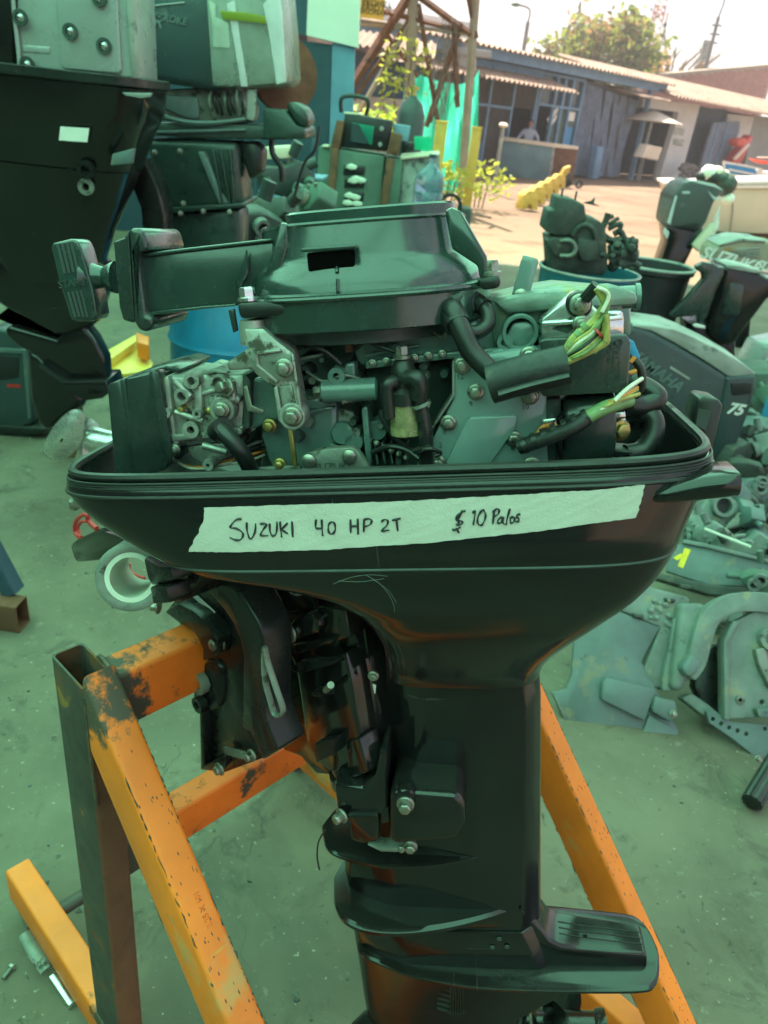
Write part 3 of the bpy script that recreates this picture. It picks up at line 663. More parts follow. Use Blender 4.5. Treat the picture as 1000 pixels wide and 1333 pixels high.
# ribbed rubber seal round the rim
for k, (dz, ins, r_) in enumerate(((-.0005, .006, .0046), (-.0060, .0012, .0014), (-.0086, .0008, .0011), (-.0112, .0005, .0011), (-.0138, .0002, .0011), (-.0164, 0, .0011), (-.0195, -.0014, .0021))):
    rr = ring(0, ins, zz=dz); mb = MB(); mb.tube([*rr, rr[0], rr[1]], r_, 8, False); ob('rim_seal' if k == 0 else 'seal_rib', mb, 'black_rubber', mo)
# ---- grab handle moulded on the aft end
tray_bm.normal_update(); bv = BVHTree.FromBMesh(tray_bm); loc_eye = FM.loc(EYE)
def onto(px_, py_, off, bvh=bv):
    v = ray(px_, py_); d = Vector((v.dot(FM.X), v.dot(FM.Y), v.dot(FM.Z))).normalized()
    h = bvh.ray_cast(loc_eye, d)
    if h[0] is None: return None
    n = h[1] if h[1].dot(d) < 0 else -h[1]
    return h[0] + n * off
mb = MB(); rings = []
for px_, py_, pr_, h in ((846, 650, -.002, .002), (858, 646, .006, .0055), (874, 642, .012, .0085), (892, 638, .017, .0105), (914, 634, .021, .0115), (938, 631, .022, .0118), (961, 629, .021, .0112)):
    hit = onto(min(px_, 893), py_, 0); yb = hit.y; q = FM.L(px_, py_, yb - pr_ + h); w_ = .035
    rings.append([q + Vector((0, a * h, b * h)) for a, b in ((-1, .1), (-.92, .5), (-.55, .92), (0, 1.0))] + [q + Vector((0, w_, h)), q + Vector((0, w_, -.8 * h))] + [q + Vector((0, a * h, b * h)) for a, b in ((0, -1), (-.6, -.85), (-.92, -.4))])
mb.loft(rings); ob('grab_handle', mb, 'black_paint', mo, .002)
# latch on the far aft rim
la = FM.xz([(903, 545), (908, 522), (914, 516), (936, 520), (942, 528), (928, 585), (922, 602), (905, 592)], .20); mb = MB(); mb.prism(la, .20, .245); lt = ob('cowl_latch', mb, 'black_rubber', mo, .004)
mb = MB(); mb.prism(FM.xz([(909, 532), (926, 535), (918, 560), (905, 553)], .198), .196, .204); ob('latch_recess', mb, 'engine_dark', lt)

# ---- masking tape with handwriting, laid on the curved cowl
top = [(267, 660), (400, 656), (540, 651), (680, 643), (780, 637), (839, 630)]; bot = [(249, 717), (300, 718), (420, 715), (560, 706), (700, 691), (828, 673)]
def along(pl, t):
    t *= len(pl) - 1; i = min(int(t), len(pl) - 2); f_ = t - i; return (pl[i][0] * (1 - f_) + pl[i + 1][0] * f_, pl[i][1] * (1 - f_) + pl[i + 1][1] * f_)
mb = MB(); NU, NV = 90, 12; rows = []; rnd = random.Random(3)
jL = [rnd.uniform(-1.5, 1.5) for _ in range(NV + 1)]; jR = [rnd.uniform(-1.3, 1.3) for _ in range(NV + 1)]
grid = []
for j in range(NV + 1):
    row = []
    for i in range(NU + 1):
        a, b = along(top, i / NU), along(bot, i / NU); f_ = j / NV
        x_, y_ = a[0] * (1 - f_) + b[0] * f_, a[1] * (1 - f_) + b[1] * f_
        if i == 0: x_ += jL[j] + 4 * math.sin(f_ * 4.2)
        if i == NU: x_ += jR[j]
        if j in (0, NV): y_ += rnd.uniform(-.5, .5)
        q = onto(x_, y_, .0016 + .0004 * max(0, math.sin(i * .9 + j) * math.sin(i * .23))); row.append(mb.bm.verts.new(q))
    grid.append(row)
for j in range(NV):
    for i in range(NU): mb._f([grid[j][i], grid[j + 1][i], grid[j + 1][i + 1], grid[j][i + 1]])
tp = ob('masking_tape', mb, 'tape', mo, label='strip of masking tape with handwriting')
W = []                                              # strokes in picture pixels
TA_ = lambda *p: [(290 + x / 3.846, 650 + y / 3.846) for x, y in p]; TB_ = lambda *p: [(560 + x / 6.25, 640 + y / 6.25) for x, y in p]
W += [TA_(*p) for p in (((98, 95), (70, 100), (45, 128), (44, 140), (70, 142), (100, 160), (105, 178), (90, 200), (62, 198), (40, 188)), ((124, 112), (125, 150), (136, 188), (150, 190), (165, 160), (168, 118)),
 ((190, 120), (215, 118), (222, 125), (205, 150), (194, 176), (232, 178)), ((238, 118), (240, 155), (250, 178), (268, 172), (275, 140), (274, 108)), ((290, 108), (294, 150), (298, 186)), ((328, 115), (300, 145), (304, 152), (330, 170)), ((350, 108), (354, 186)),
 ((470, 98), (468, 130), (472, 142), (498, 142)), ((498, 98), (500, 140), (503, 180)), ((545, 110), (532, 125), (532, 155), (542, 170), (558, 165), (566, 142), (560, 115), (545, 110)),
 ((642, 98), (643, 164)), ((678, 94), (680, 172)), ((644, 132), (680, 130)), ((710, 98), (708, 160)), ((708, 98), (735, 94), (748, 105), (738, 124), (712, 134)), ((795, 110), (812, 98), (828, 104), (824, 126), (798, 155), (836, 150)), ((850, 102), (892, 92)), ((872, 98), (878, 155)))]
W += [TB_(*p) for p in (((290, 152), (262, 158), (235, 180), (212, 205), (218, 225), (250, 232), (265, 245), (250, 262), (210, 262)), ((262, 150), (230, 220), (232, 262)), ((218, 190), (240, 250)), ((180, 306), (215, 302), (248, 282)), ((215, 290), (236, 330)),
 ((345, 170), (368, 156), (352, 262)), ((425, 146), (398, 180), (385, 230), (395, 262), (420, 266), (440, 235), (452, 190), (440, 150), (425, 146)), ((522, 160), (510, 256)), ((508, 165), (540, 135), (562, 145), (555, 175), (520, 198)),
 ((590, 200), (560, 215), (550, 245), (570, 252), (590, 225), (600, 200), (590, 240), (606, 262)), ((650, 135), (630, 200), (618, 264)), ((672, 195), (652, 215), (655, 246), (675, 245), (688, 215), (672, 195)), ((735, 178), (708, 185), (704, 202), (722, 212), (716, 235), (690, 238)))]
for s_ in W:
    s2 = smooth_path([Vector((a, b, 0)) for a, b in s_], 5); P = [onto(v.x, v.y, .0022) for v in s2]
    mb = MB(); mb.tube(P, [.00092 + .0003 * math.sin(i * .7) for i in range(len(P))], 6); ob('pen_stroke', mb, 'ink_hole_black', tp)

# ================================================================== motor: leg, plates, gearcase
def zplate(name, near, z, th, mat='black_paint', drop=0., inner=None):
    """horizontal plate: near edge traced on the plane z = const, mirrored to the far side"""
    P = [FM.Lz(a, b, z) for a, b in near]; P.insert(0, Vector((P[0].x - .006, YC, z)))
    P = smooth_path(P, 4); n = len(P)
    full = [(p.x, p.y) for p in P] + [(p.x, 2 * YC - p.y) for p in P[::-1][0 if abs(P[-1].y - YC) > .004 else 1:-1]]
    cx = sum(p[0] for p in full) / len(full); mb = MB()
    r0_ = [(x + (cx - x) * .012, YC + (y - YC) * .93, z + th / 2) for x, y in full]
    r1_ = [(x, y, z + th * .2) for x, y in full]; r2_ = [(x, y, z - th * .3) for x, y in full]
    r3_ = [(x + (cx - x) * .02, YC + (y - YC) * .9, z - th / 2) for x, y in full]
    mb.loft([r3_, r2_, r1_, r0_]); return ob(name, mb, mat, mo, sharp=30)
def section(xl, xr, hw, z, te=.5):
    pr = [(0, 0), (.015, .22), (.05, .45), (.14, .75), (.26, .98), (.30, 1), (.6, 1.0), (.90, .92), (.985, te), (1, te * .6)]
    u_ = [(xl + (xr - xl) * a, YC - hw * b, z) for a, b in pr]
    return u_ + [(x, 2 * YC - y, z) for x, y, z in u_[::-1][:-1]]
def xat(px_, py_): return FM.L(px_, py_, YC).x
def zat(px_, py_, y=YC): return FM.L(px_, py_, y).z
mb = MB(); rows = [(840, 498, 700, .050), (893, 498, 703, .050), (960, 499, 703, .048), (1030, 500, 703, .047), (1052, 490, 703, .047), (1085, 456, 703, .046), (1130, 449, 703, .046), (1168, 452, 703, .046), (1176, 456, 703, .0455)]
mb.loft([section(xat(l, y), xat(r_, y), hw, zat(600, y)) for y, l, r_, hw in rows]); ob('leg', mb, 'black_paint', mo, .0025, sharp=30)
mb = MB(); rows = [(1177, 455, 703, .0475), (1215, 461, 722, .046), (1258, 468, 760, .040), (1300, 474, 690, .034), (1345, 482, 672, .031), (1400, 494, 655, .03)]
mb.loft([section(xat(l, y), xat(r_, y), hw, zat(600, y)) for y, l, r_, hw in rows]); gc = ob('gearcase', mb, 'black_paint', mo, .002, sharp=30)
z1, z2, z3 = -.565, -.657, -.762
zplate('splash_plate', [(421, 1091), (425, 1104), (437, 1114), (465, 1123), (510, 1130), (560, 1128), (610, 1120), (672, 1106)], z1, .007)
zplate('splash_plate', [(435, 1168), (437, 1182), (448, 1200), (475, 1213), (520, 1217), (575, 1211), (630, 1198), (690, 1178)], z2, .011)
zplate('cavitation_plate', [(468, 1241), (500, 1258), (545, 1274), (610, 1286), (690, 1291), (770, 1292), (836, 1291), (852, 1284), (858, 1268), (858, 1245)], z3, .0075)
xe = FM.L(838, 1225, YC).x; x0_ = xat(700, 1170); rings = []
for f_, hz, hw in ((-.35, .085, .030), (-.06, .083, .031), (.02, .066, .031), (.09, .048, .031), (.20, .037, .030), (.40, .032, .029), (.7, .028, .027), (.97, .025, .025), (1.0, .020, .024)):
    x = x0_ + (xe - x0_) * f_; rings.append([(x, YC - hw * 1.08, z3 + .002), (x, YC - hw, z3 + hz * .9), (x, YC - hw * .9, z3 + hz), (x, YC + hw * .9, z3 + hz), (x, YC + hw, z3 + hz * .9), (x, YC + hw * 1.08, z3 + .002)])
mb = MB(); mb.loft(rings); ff_ = ob('exhaust_fairing', mb, 'black_paint', mo, .0015, sharp=30)
for dy in (-.010, 0, .010): mb = MB(); mb.tube([(x0_ + (xe - x0_) * f_, YC + dy, z3 + hz + .0003) for f_, hz in ((.2, .037), (.4, .032), (.7, .028), (.97, .025))], .0008, 5); ob('fairing_line', mb, 'black_satin', ff_)
for p in c6((482, 406), (520, 405), (500, 384), (560, 316), (262, 190), (724, 376)): mb = MB(); mb.lathe([(.0035, 0), (.003, .0012)], FM.L(*p, YC - .0465), (0, -1, 0), 10); ob('screw', mb, 'engine_dark' if p[0] < 670 else 'black_satin', mo)
# water intake louvres
ig = mp('intake_grille', c6((340, 512), (408, 508), (412, 584), (372, 584)), YC - .0375, .01, 'black_satin', .001)
for k in range(6):
    x_ = 372 + k * 6.5; mp('louvre', c6((x_, 512), (x_ + 3, 512), (x_ + 3, 578), (x_, 580)), YC - .041, .006, 'black_rubber', .0006, parent=ig)
for k in range(5): y_ = 516 + k * 14; mp('fin', c6((338, y_ - 4), (372, y_ + 3), (372, y_ + 8)), YC - .040, .006, 'black_rubber', .0005, parent=ig)
# torpedo, propeller hub and blades
zt = zat(600, 1345); xa, xb = xat(500, 1345), xat(690, 1345); mb = MB()
mb.lathe([(.004, xa - .05), (.022, xa - .03), (.034, xa), (.041, xa + .05), (.043, xa + .12), (.040, xb)], (0, YC, zt), (1, 0, 0), 28); ob('torpedo', mb, 'black_paint', mo)
mb = MB(); mb.lathe([(.036, xb + .004), (.041, xb + .010), (.041, xb + .095), (.045, xb + .10), (.046, xb + .112), (.036, xb + .114)], (0, YC, zt), (1, 0, 0), 28); pr = ob('propeller', mb, 'black_paint', mo)
for k in range(3):
    a0 = R(90 + 120 * k + 25); mb = MB(); rings = []
    for i in range(7):
        f_ = i / 6; r_ = .036 + .085 * f_; ch = .058 * math.sin(math.pi * (.25 + .7 * f_)) + .006; tw = R(52 - 26 * f_); cs = []
        for s1, s2 in ((-1, .0), (-.5, .003), (.5, .003), (1, 0), (.5, -.003), (-.5, -.003)):
            ax = s1 * ch * math.sin(tw); tn = s1 * ch * math.cos(tw) + s2 * 2; aa = a0 + tn / r_ * .8
            cs.append((xb + .05 + ax * .7, YC + r_ * math.cos(aa), zt + r_ * math.sin(aa)))
        rings.append(cs)
    mb.loft(rings); ob('blade', mb, 'black_paint', pr)
mb = MB(); mb.prism([(xa + .03, zt - .03), (xb, zt - .03), (xb - .02, zt - .19), (xb - .07, zt - .20)], YC - .006, YC + .006); ob('skeg', mb, 'black_paint', mo, .003)

# ---- mount covers and yoke at the foot of the steering tube
mc = mp('mount_cover', c5((418, 835), (450, 825), (500, 828), (640, 838), (662, 868), (666, 925), (645, 982), (560, 992), (430, 1000), (418, 980)), .062, .08, 'black_paint', .007, seg=3)
mp('cover_lug', c5((440, 835), (452, 822), (486, 822), (500, 838), (500, 895), (470, 912), (445, 898)), .054, .02, 'black_paint', .004, parent=mc)
mbolt(c5((470, 868))[0], .053, .0095, .011); mbolt(c5((486, 1005))[0], .070, .0078, .008); mbolt(c5((457, 1014))[0], .086, .004, .004)
mp('yoke', c5((236, 802), (330, 815), (370, 770), (384, 702), (410, 690), (418, 880), (384, 905), (384, 990), (330, 1000), (290, 985), (280, 915), (250, 905)), .088, .13, 'black_paint', .005)
mp('yoke_lip', c5((278, 904), (380, 904), (384, 918), (280, 920)), .082, .02, 'black_paint', .002)
mp('mount_rubber', c5((384, 875), (416, 868), (420, 930), (388, 936)), .092, .1, 'black_rubber', .004)
mbolt(c5((262, 905))[0], .084, .0085, .012, axis=(-.6, -.8, 0)); mbolt(c5((365, 449))[0], .105, .006, .006)
mp('steel_shim', c5((345, 1000), (400, 1012), (440, 1012), (470, 1018), (440, 1024), (390, 1022)), .088, .02, 'alloy_dirty', .001)
mp('arm_plate', c5((332, 240), (360, 440), (395, 560), (388, 650), (365, 690), (330, 420)), .13, .05, 'black_paint', .003)
mp('data_sticker', c5((346, 470), (374, 480), (372, 505), (352, 535)), .129, .0008, 'sticker', .0)
# steering tube
A = FM.L(437, 800, YC); B = FM.L(462, 1012, YC); dr = (B - A).normalized(); A -= dr * .06
mb = MB(); mb.lathe([(.026, 0), (.026, (B - A).length * .55), (.030, (B - A).length * .56), (.030, (B - A).length - .012), (.034, (B - A).length - .010), (.034, (B - A).length + .004), (.026, (B - A).length + .02)], A, dr, 28); ob('steering_tube', mb, 'black_paint', mo)

# ---- clamp bracket in the frame of the stand
def sp_(name, pts, d, dep, mat, bev=.002, parent=None, taper=0., sm=0, seg=2, **k):
    o = FS.xz(pts, d)
    if sm: o = smooth2(o, sm)
    mb = MB(); mb.prism(o, d, d + dep, taper); xf(mb, FM.M.inverted() @ FS.M); return ob(name, mb, mat, parent or mo, bev, seg, **k)
def sbolt(p, d, r=.009, h=.011, mat='bolt_steel', axis=(0, -1, 0), parent=None):
    mb = MB(); mb.bolt(FS.L(p[0], p[1], d), axis, r, h); xf(mb, FM.M.inverted() @ FS.M); return ob('bolt', mb, mat, parent or mo, .0007, 1)
b2 = crop(190, 740, 4.595); b3 = crop(340, 740, 3.506); b4 = crop(80, 620, 4.545)
cb = sp_('clamp_bracket', b2((120, 255), (185, 205), (262, 75), (350, 2), (480, 60), (600, 200), (690, 380), (700, 520), (705, 850), (760, 1000), (690, 1140), (470, 1222), (330, 1208), (318, 860), (280, 800), (292, 620), (335, 560), (330, 480), (290, 390), (200, 330)), .158, .02, 'black_satin', .003)
sp_('bracket_flange', b2((350, 2), (268, 72), (330, 118), (400, 172), (470, 255), (520, 330), (562, 430), (580, 520), (575, 950), (630, 985), (695, 1150), (792, 1086), (715, 900), (702, 800), (700, 420), (672, 330), (600, 200), (480, 60)), .118, .045, 'black_satin', .004, parent=cb, seg=3)
sp_('hook_flange', b2((105, 262), (190, 208), (300, 270), (380, 345), (425, 430), (425, 520), (335, 560), (336, 480), (290, 390), (200, 330)), .135, .03, 'black_satin', .004, parent=cb)
sp_('screw_boss', b2((292, 620), (330, 570), (420, 560), (455, 640), (450, 800), (400, 850), (320, 850), (280, 800)), .152, .014, 'black_satin', .005, parent=cb, sm=3)
sp_('edge_rib', b2((318, 850), (345, 860), (350, 1175), (460, 1120), (465, 1150), (440, 1215), (325, 1208)), .146, .02, 'black_satin', .003, parent=cb)
sp_('clamp_far', b2((120, 255), (262, 75), (480, 60), (690, 380), (705, 850), (690, 1140), (330, 1208), (318, 860), (292, 620), (330, 480), (200, 330)), .30, .02, 'black_satin', .003)
for p, r_ in ((b2((345, 672))[0], .017), (b2((345, 800))[0], .0125)):
    mb = MB(); mb.ring(FS.L(*p, .150), (0, -1, 0), r_, r_ * .5, .012, 18); xf(mb, FM.M.inverted() @ FS.M); ob('clamp_screw_hole', mb, 'alloy_dirty' if r_ > .015 else 'black_satin', cb)
sbolt(b2((440, 440))[0], .146, .0105, .014, parent=cb); sbolt(b2((632, 1118))[0], .146, .008, .01, parent=cb); sbolt(b2((440, 1200))[0], .146, .009, .008, parent=cb)
sbolt(b2((843, 970))[0], .16, .009, .01); sbolt(b2((75, 232))[0], .15, .009, .012, axis=(-.8, -.6, 0), parent=cb)
mb = MB()
for k in range(7): mb.lathe([(.0065, 0), (.0065, .004)], FS.L(*b2((490 + k * 18, 1085 + k * 5))[0], .152), (0, -1, 0), 6)
xf(mb, FM.M.inverted() @ FS.M); ob('tilt_rack', mb, 'alloy_dirty', cb)
sp_('warning_label', b2((270, 128), (410, 258), (414, 295), (276, 166)), .1555, .001, 'sticker', .0, parent=cb)
# slotted tilt link and swivel bracket
lp = [FS.L(*p, .108) for p in b2((712, 470), (730, 560), (775, 700), (815, 820), (818, 862), (795, 880), (768, 862), (745, 790), (716, 680), (706, 560))]
mb = MB(); mb.tube(smooth_path(lp + [lp[0]], 5), .0042, 8, flat=.6); xf(mb, FM.M.inverted() @ FS.M); ob('tilt_link', mb, 'alloy_dirty', mo)
sw = sp_('swivel_bracket', b3((60, 150), (100, 150), (250, 175), (385, 190), (440, 330), (520, 890), (500, 930), (420, 965), (330, 945), (250, 940), (180, 860), (100, 830), (60, 700), (20, 400), (0, 200)), .215, .07, 'black_paint', .004)
sp_('swivel_face', b3((130, 395), (250, 360), (330, 400), (385, 380), (420, 540), (470, 880), (330, 940), (250, 880), (205, 790), (160, 470)), .195, .03, 'black_paint', .005, parent=sw)
sp_('pivot_arm', b3((125, 250), (165, 215), (240, 205), (262, 250), (262, 300), (160, 330), (130, 315)), .17, .05, 'black_paint', .006, parent=sw)
sp_('pivot_block', b3((255, 175), (385, 188), (392, 320), (330, 345), (255, 330)), .18, .05, 'black_paint', .004, parent=sw)
sp_('stop_ledge', b3((135, 350), (300, 318), (330, 330), (320, 345), (150, 392)), .172, .04, 'black_paint', .003, parent=sw)
sp_('pocket_lip', b3((130, 455), (180, 420), (335, 425), (330, 440), (200, 475), (150, 475)), .182, .03, 'black_satin', .003, parent=sw)
sp_('grease_pocket', b3((225, 570), (260, 545), (325, 530), (328, 575), (280, 590), (240, 588)), .192, .01, 'black_satin', .002, parent=sw)
mb = MB(); mb.tube([FS.L(*b3((296, 555))[0], .19), FS.L(*b3((318, 532))[0], .175)], .0045, 8); xf(mb, FM.M.inverted() @ FS.M); ob('grease_nipple', mb, 'bolt_steel', sw)
sp_('stop_pad', b3((240, 800), (330, 780), (332, 850), (250, 890)), .178, .03, 'black_satin', .002, parent=sw)
sp_('tube_collar', b3((385, 790), (450, 775), (490, 930), (400, 965)), .19, .03, 'black_paint', .003, parent=sw)
sbolt(b3((126, 294))[0], .168, .0115, .012, parent=sw); sbolt(b3((115, 740))[0], .18, .009, .008, parent=sw); sbolt(b3((165, 100))[0], .2, .009, .01, axis=(0, 0, 1), parent=sw)
sp_('swivel_top', b3((0, 60), (90, 60), (200, 120), (250, 175), (120, 205), (60, 180), (0, 190)), .20, .09, 'black_satin', .004, parent=sw)
# tilt tube end with nylon bush, steering arm, red cable loop
TA = FS.L(170, 752, .03); _w = FS.W(TA); _e = EYE + (ray(193, 731).normalized()) * ((_w - EYE).length + .12); ax = (FS.loc(_e) - TA).normalized()
mb = MB(); mb.ring(TA, ax, .0400, .0290, .12, 36); xf(mb, FM.M.inverted() @ FS.M); tt = ob('tilt_tube', mb, 'alloy_dirty', mo, .002)
mb = MB(); mb.ring(TA + ax * .001, ax, .0293, .0235, .117, 36); xf(mb, FM.M.inverted() @ FS.M); ob('nylon_bush', mb, 'nylon_bush', tt)
sp_('tube_lug', b4((480, 480), (560, 530), (640, 535), (660, 620), (530, 650), (505, 600)), .035, .10, 'black_satin', .004, parent=tt)
sp_('tube_lug', b4((520, 655), (618, 658), (635, 752), (540, 760)), .03, .03, 'black_satin', .003, parent=tt)
sp_('tube_arm', b4((380, 410), (520, 420), (700, 500), (850, 490), (800, 640), (720, 700), (700, 745), (560, 760), (640, 640), (650, 540), (500, 480)), .07, .11, 'black_satin', .006, parent=tt)
sp_('steering_arm', b4((48, 405), (75, 380), (200, 320), (260, 330), (420, 390), (330, 420), (262, 460), (250, 498), (85, 512), (70, 480)), .10, .05, 'black_paint', .005)
P = smooth_path([FS.L(*p, .12) for p in b4((165, 235), (130, 228), (90, 260), (78, 310), (92, 350), (120, 362))], 6); P2 = smooth_path([FS.L(*p, .14) for p in b4((160, 270), (120, 268), (98, 300), (110, 340))], 6); P3 = smooth_path([FS.L(*p, .13) for p in b4((155, 228), (165, 270), (210, 310))], 5)
mb = MB(); mb.tube(P, .0032, 8); mb.tube(P2, .0026, 8); mb.tube(P3, .004, 8); xf(mb, FM.M.inverted() @ FS.M); ob('red_cable', mb, 'wire_red', mo)
P = smooth_path([FS.L(*p, .2) for p in b4((400, 515), (405, 550), (430, 580), (490, 605))], 6); mb = MB(); mb.tube(P, .0028, 8); xf(mb, FM.M.inverted() @ FS.M); ob('red_cable', mb, 'wire_red', mo)
mb = MB(); mb.lathe([(.007, 0), (.009, .004), (.007, .009)], FM.L(102, 655, .12), (-1, -.3, 0), 12); ob('knob', mb, 'bolt_steel', mo)
P = smooth_path([FM.L(a, b, .12) for a, b in ((424, 1080), (415, 1095), (413, 1115), (416, 1132))], 5); mb = MB(); mb.tube(P, .0012, 6); ob('wire_end', mb, 'black_rubber', mo)

# ================================================================== motor: the powerhead standing in the tray
def boss(name, p, y, r, h, mat='engine_paint', hole=0, parent=None, seg=20):
    """round boss facing the near side, optionally with a bore"""
    q = FM.L(p[0], p[1], y); mb = MB()
    if hole: mb.lathe([(r * 1.02, h), (r, .001), (r * .96, 0), (hole * 1.06, 0), (hole, .001), (hole, h * .8)], q, (0, 1, 0), seg, False, True)
    else: mb.lathe([(r * 1.05, h), (r, .001), (r * .93, 0)], q, (0, 1, 0), seg)
    return ob(name, mb, mat, parent or mo, sharp=45)
# ---- crankcase and cylinder block
mp('crankcase', c2((-130, 520), (640, 480), (800, 480), (1000, 470), (1000, 1180), (-130, 1180)), .16, .13, 'engine_paint', .006)
blk = mp('cylinder_block', c2((230, 575), (350, 560), (640, 505), (760, 500), (820, 560), (830, 640), (660, 668), (520, 690), (300, 722), (262, 690)), .10, .12, 'engine_paint', .006)
mp('block_rib', c2((300, 690), (660, 650), (1000, 620), (1000, 640), (660, 678), (300, 722)), .086, .02, 'engine_paint', .002, parent=blk)
mp('block_rib', c2((300, 660), (520, 620), (520, 628), (300, 676)), .095, .02, 'engine_paint', .002, parent=blk)
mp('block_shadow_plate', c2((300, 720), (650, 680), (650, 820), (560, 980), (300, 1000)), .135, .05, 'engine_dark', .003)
mp('crank_flange', c2((30, 880), (180, 870), (255, 890), (270, 960), (180, 970), (160, 1130), (0, 1130), (0, 960)), .112, .08, 'alloy_dirty', .006)
mp('block_web', c2((280, 880), (308, 870), (328, 1110), (300, 1112)), .092, .06, 'engine_paint', .003)
mp('block_web', c2((210, 700), (258, 690), (262, 790), (218, 800)), .085, .06, 'engine_paint', .004)
mp('block_web', c2((20, 675), (130, 655), (134, 668), (20, 692)), .10, .05, 'alloy_dirty', .002)
mp('block_web', c2((50, 890), (170, 872), (175, 882), (52, 908)), .098, .05, 'engine_paint', .002)
for p, r_, y in (((205, 985), .012, .10), ((345, 970), .011, .105), ((252, 1020), .010, .10)): boss('block_boss', c2(p)[0], y, r_, .05)
# horizontal plunger housing with end bolt
A = FM.L(*c2((128, 810))[0], .082); B = FM.L(*c2((352, 800))[0], .082); mb = MB(); mb.lathe([(.009, -.002), (.0115, 0), (.0118, (B - A).length - .002), (.009, (B - A).length)], A, (B - A), 22); ph = ob('plunger_housing', mb, 'engine_paint', mo)
mb = MB(); mb.bolt(A, A - B, .0075, .010); ob('bolt', mb, 'bolt_steel', ph)
boss('plunger_lug', c2((180, 750))[0], .074, .0088, .03, hole=.0034, parent=ph)
boss('vent_boss', c2((360, 590))[0], .09, .012, .03, 'engine_dark'); mp('brown_link', c2((210, 580), (240, 566), (246, 650), (218, 655)), .09, .01, 'rust_brown', .001)
mp('left_lug', c2((40, 600), (70, 595), (76, 625), (48, 632)), .085, .02, 'bolt_steel', .003)
boss('left_stud', c2((48, 738))[0], .10, .008, .03, 'engine_dark', hole=.003)
# small cast plate at the bottom with two screws
sp = mp('choke_plate', c2((40, 1100), (62, 1060), (150, 1042), (245, 1036), (268, 1050), (330, 1140), (40, 1145)), .058, .012, 'alloy_dirty', .003)
for p in ((70, 1092), (235, 1075)): mb = MB(); mb.lathe([(.0078, 0), (.0075, .003), (.005, .0048)], FM.L(*c2(p)[0], .058), (0, -1, 0), 14); ob('screw', mb, 'bolt_steel', sp)
mp('choke_rod', c1((700, 925), (880, 915), (880, 930), (700, 936)), .075, .006, 'alloy_dirty', .001)
# ---- exhaust cover with bolts
ex = mp('exhaust_cover', [(588, 474), (592, 468), (612, 464), (700, 452), (712, 470), (712, 560), (716, 625), (536, 625), (543, 606), (556, 585), (590, 520)], .062, .05, 'cover_paint', .003)
mp('cover_step', c2((715, 928), (730, 918), (905, 908), (917, 915), (912, 960), (800, 1118), (622, 1120), (632, 1090)), .056, .012, 'cover_paint', .003, parent=ex)
mp('cover_bulge', c2((800, 700), (810, 676), (850, 664), (885, 676), (890, 700), (860, 720)), .058, .01, 'cover_paint', .003, parent=ex, sm=3)
for p in c2((693, 705), (748, 812), (637, 938), (905, 1005), (595, 1102), (962, 664), (972, 830)) + c3((192, 395), (136, 697), (195, 545), (200, 790), (268, 672)): mbolt(p, .060, .0072, .0075, parent=ex)
for s_, p in (('12', (684, 752)), ('10', (950, 875)), ('8', (622, 975)), ('9', (728, 862)), ('4', (898, 1045)), ('2', (605, 1030))):
    mb = xf(text_bm(s_, .0075, .0005), Matrix.Translation(FM.L(*c2(p)[0], .0617))); ob('cast_number', mb, 'engine_dark', ex)
mp('cover_edge', c2((652, 690), (664, 684), (664, 830), (560, 985), (548, 985), (652, 825)), .060, .03, 'alloy_dirty', .001, parent=ex)
# ---- head casting at the aft end
hd = mp('head_casting', [(612, 440), (618, 410), (640, 390), (690, 378), (730, 372), (800, 378), (812, 400), (808, 455), (700, 456), (640, 466)], .105, .12, 'head_alloy', .007)
mp('head_top', [(640, 392), (690, 380), (800, 372), (830, 380), (832, 398), (740, 402), (660, 410)], .085, .05, 'head_alloy', .006, parent=hd)
boss('water_port', c3((160, 315))[0], .078, .0175, .05, 'engine_paint', hole=.0135, parent=hd, seg=26)
boss('port_lug', c3((104, 350))[0], .080, .008, .04, 'engine_paint', hole=.0035, parent=hd)
mp('port_flange', c3((88, 345), (110, 325), (130, 275), (200, 268), (235, 290), (235, 340), (190, 370), (100, 372)), .084, .04, 'engine_paint', .005, parent=hd)
mp('upper_flange', c3((55, 400), (90, 385), (240, 360), (240, 420), (60, 450)), .076, .03, 'engine_paint', .004)
boss('flange_pad', c3((82, 425))[0], .072, .013, .02, 'cover_paint')
A = FM.L(*c3((470, 190))[0], .12); B = FM.L(*c3((590, 183))[0], .12); mb = MB(); mb.lathe([(.011, 0), (.011, (B - A).length * .85), (.013, (B - A).length * .86), (.013, (B - A).length)], A, B - A, 18); ob('head_outlet', mb, 'engine_paint', hd)
stp = mp('lifting_strap', c3((172, 32), (224, 48), (226, 62), (182, 214), (124, 196), (160, 60)), .10, .005, 'cover_paint', .0015)
mb = MB(); mb.bolt(FM.L(*c3((160, 180))[0], .10), (0, -1, 0), .0058, .005); ob('rivet', mb, 'bolt_steel', stp)
mp('head_rear', c3((440, 200), (560, 190), (562, 330), (530, 330), (440, 300)), .15, .08, 'engine_paint', .005)
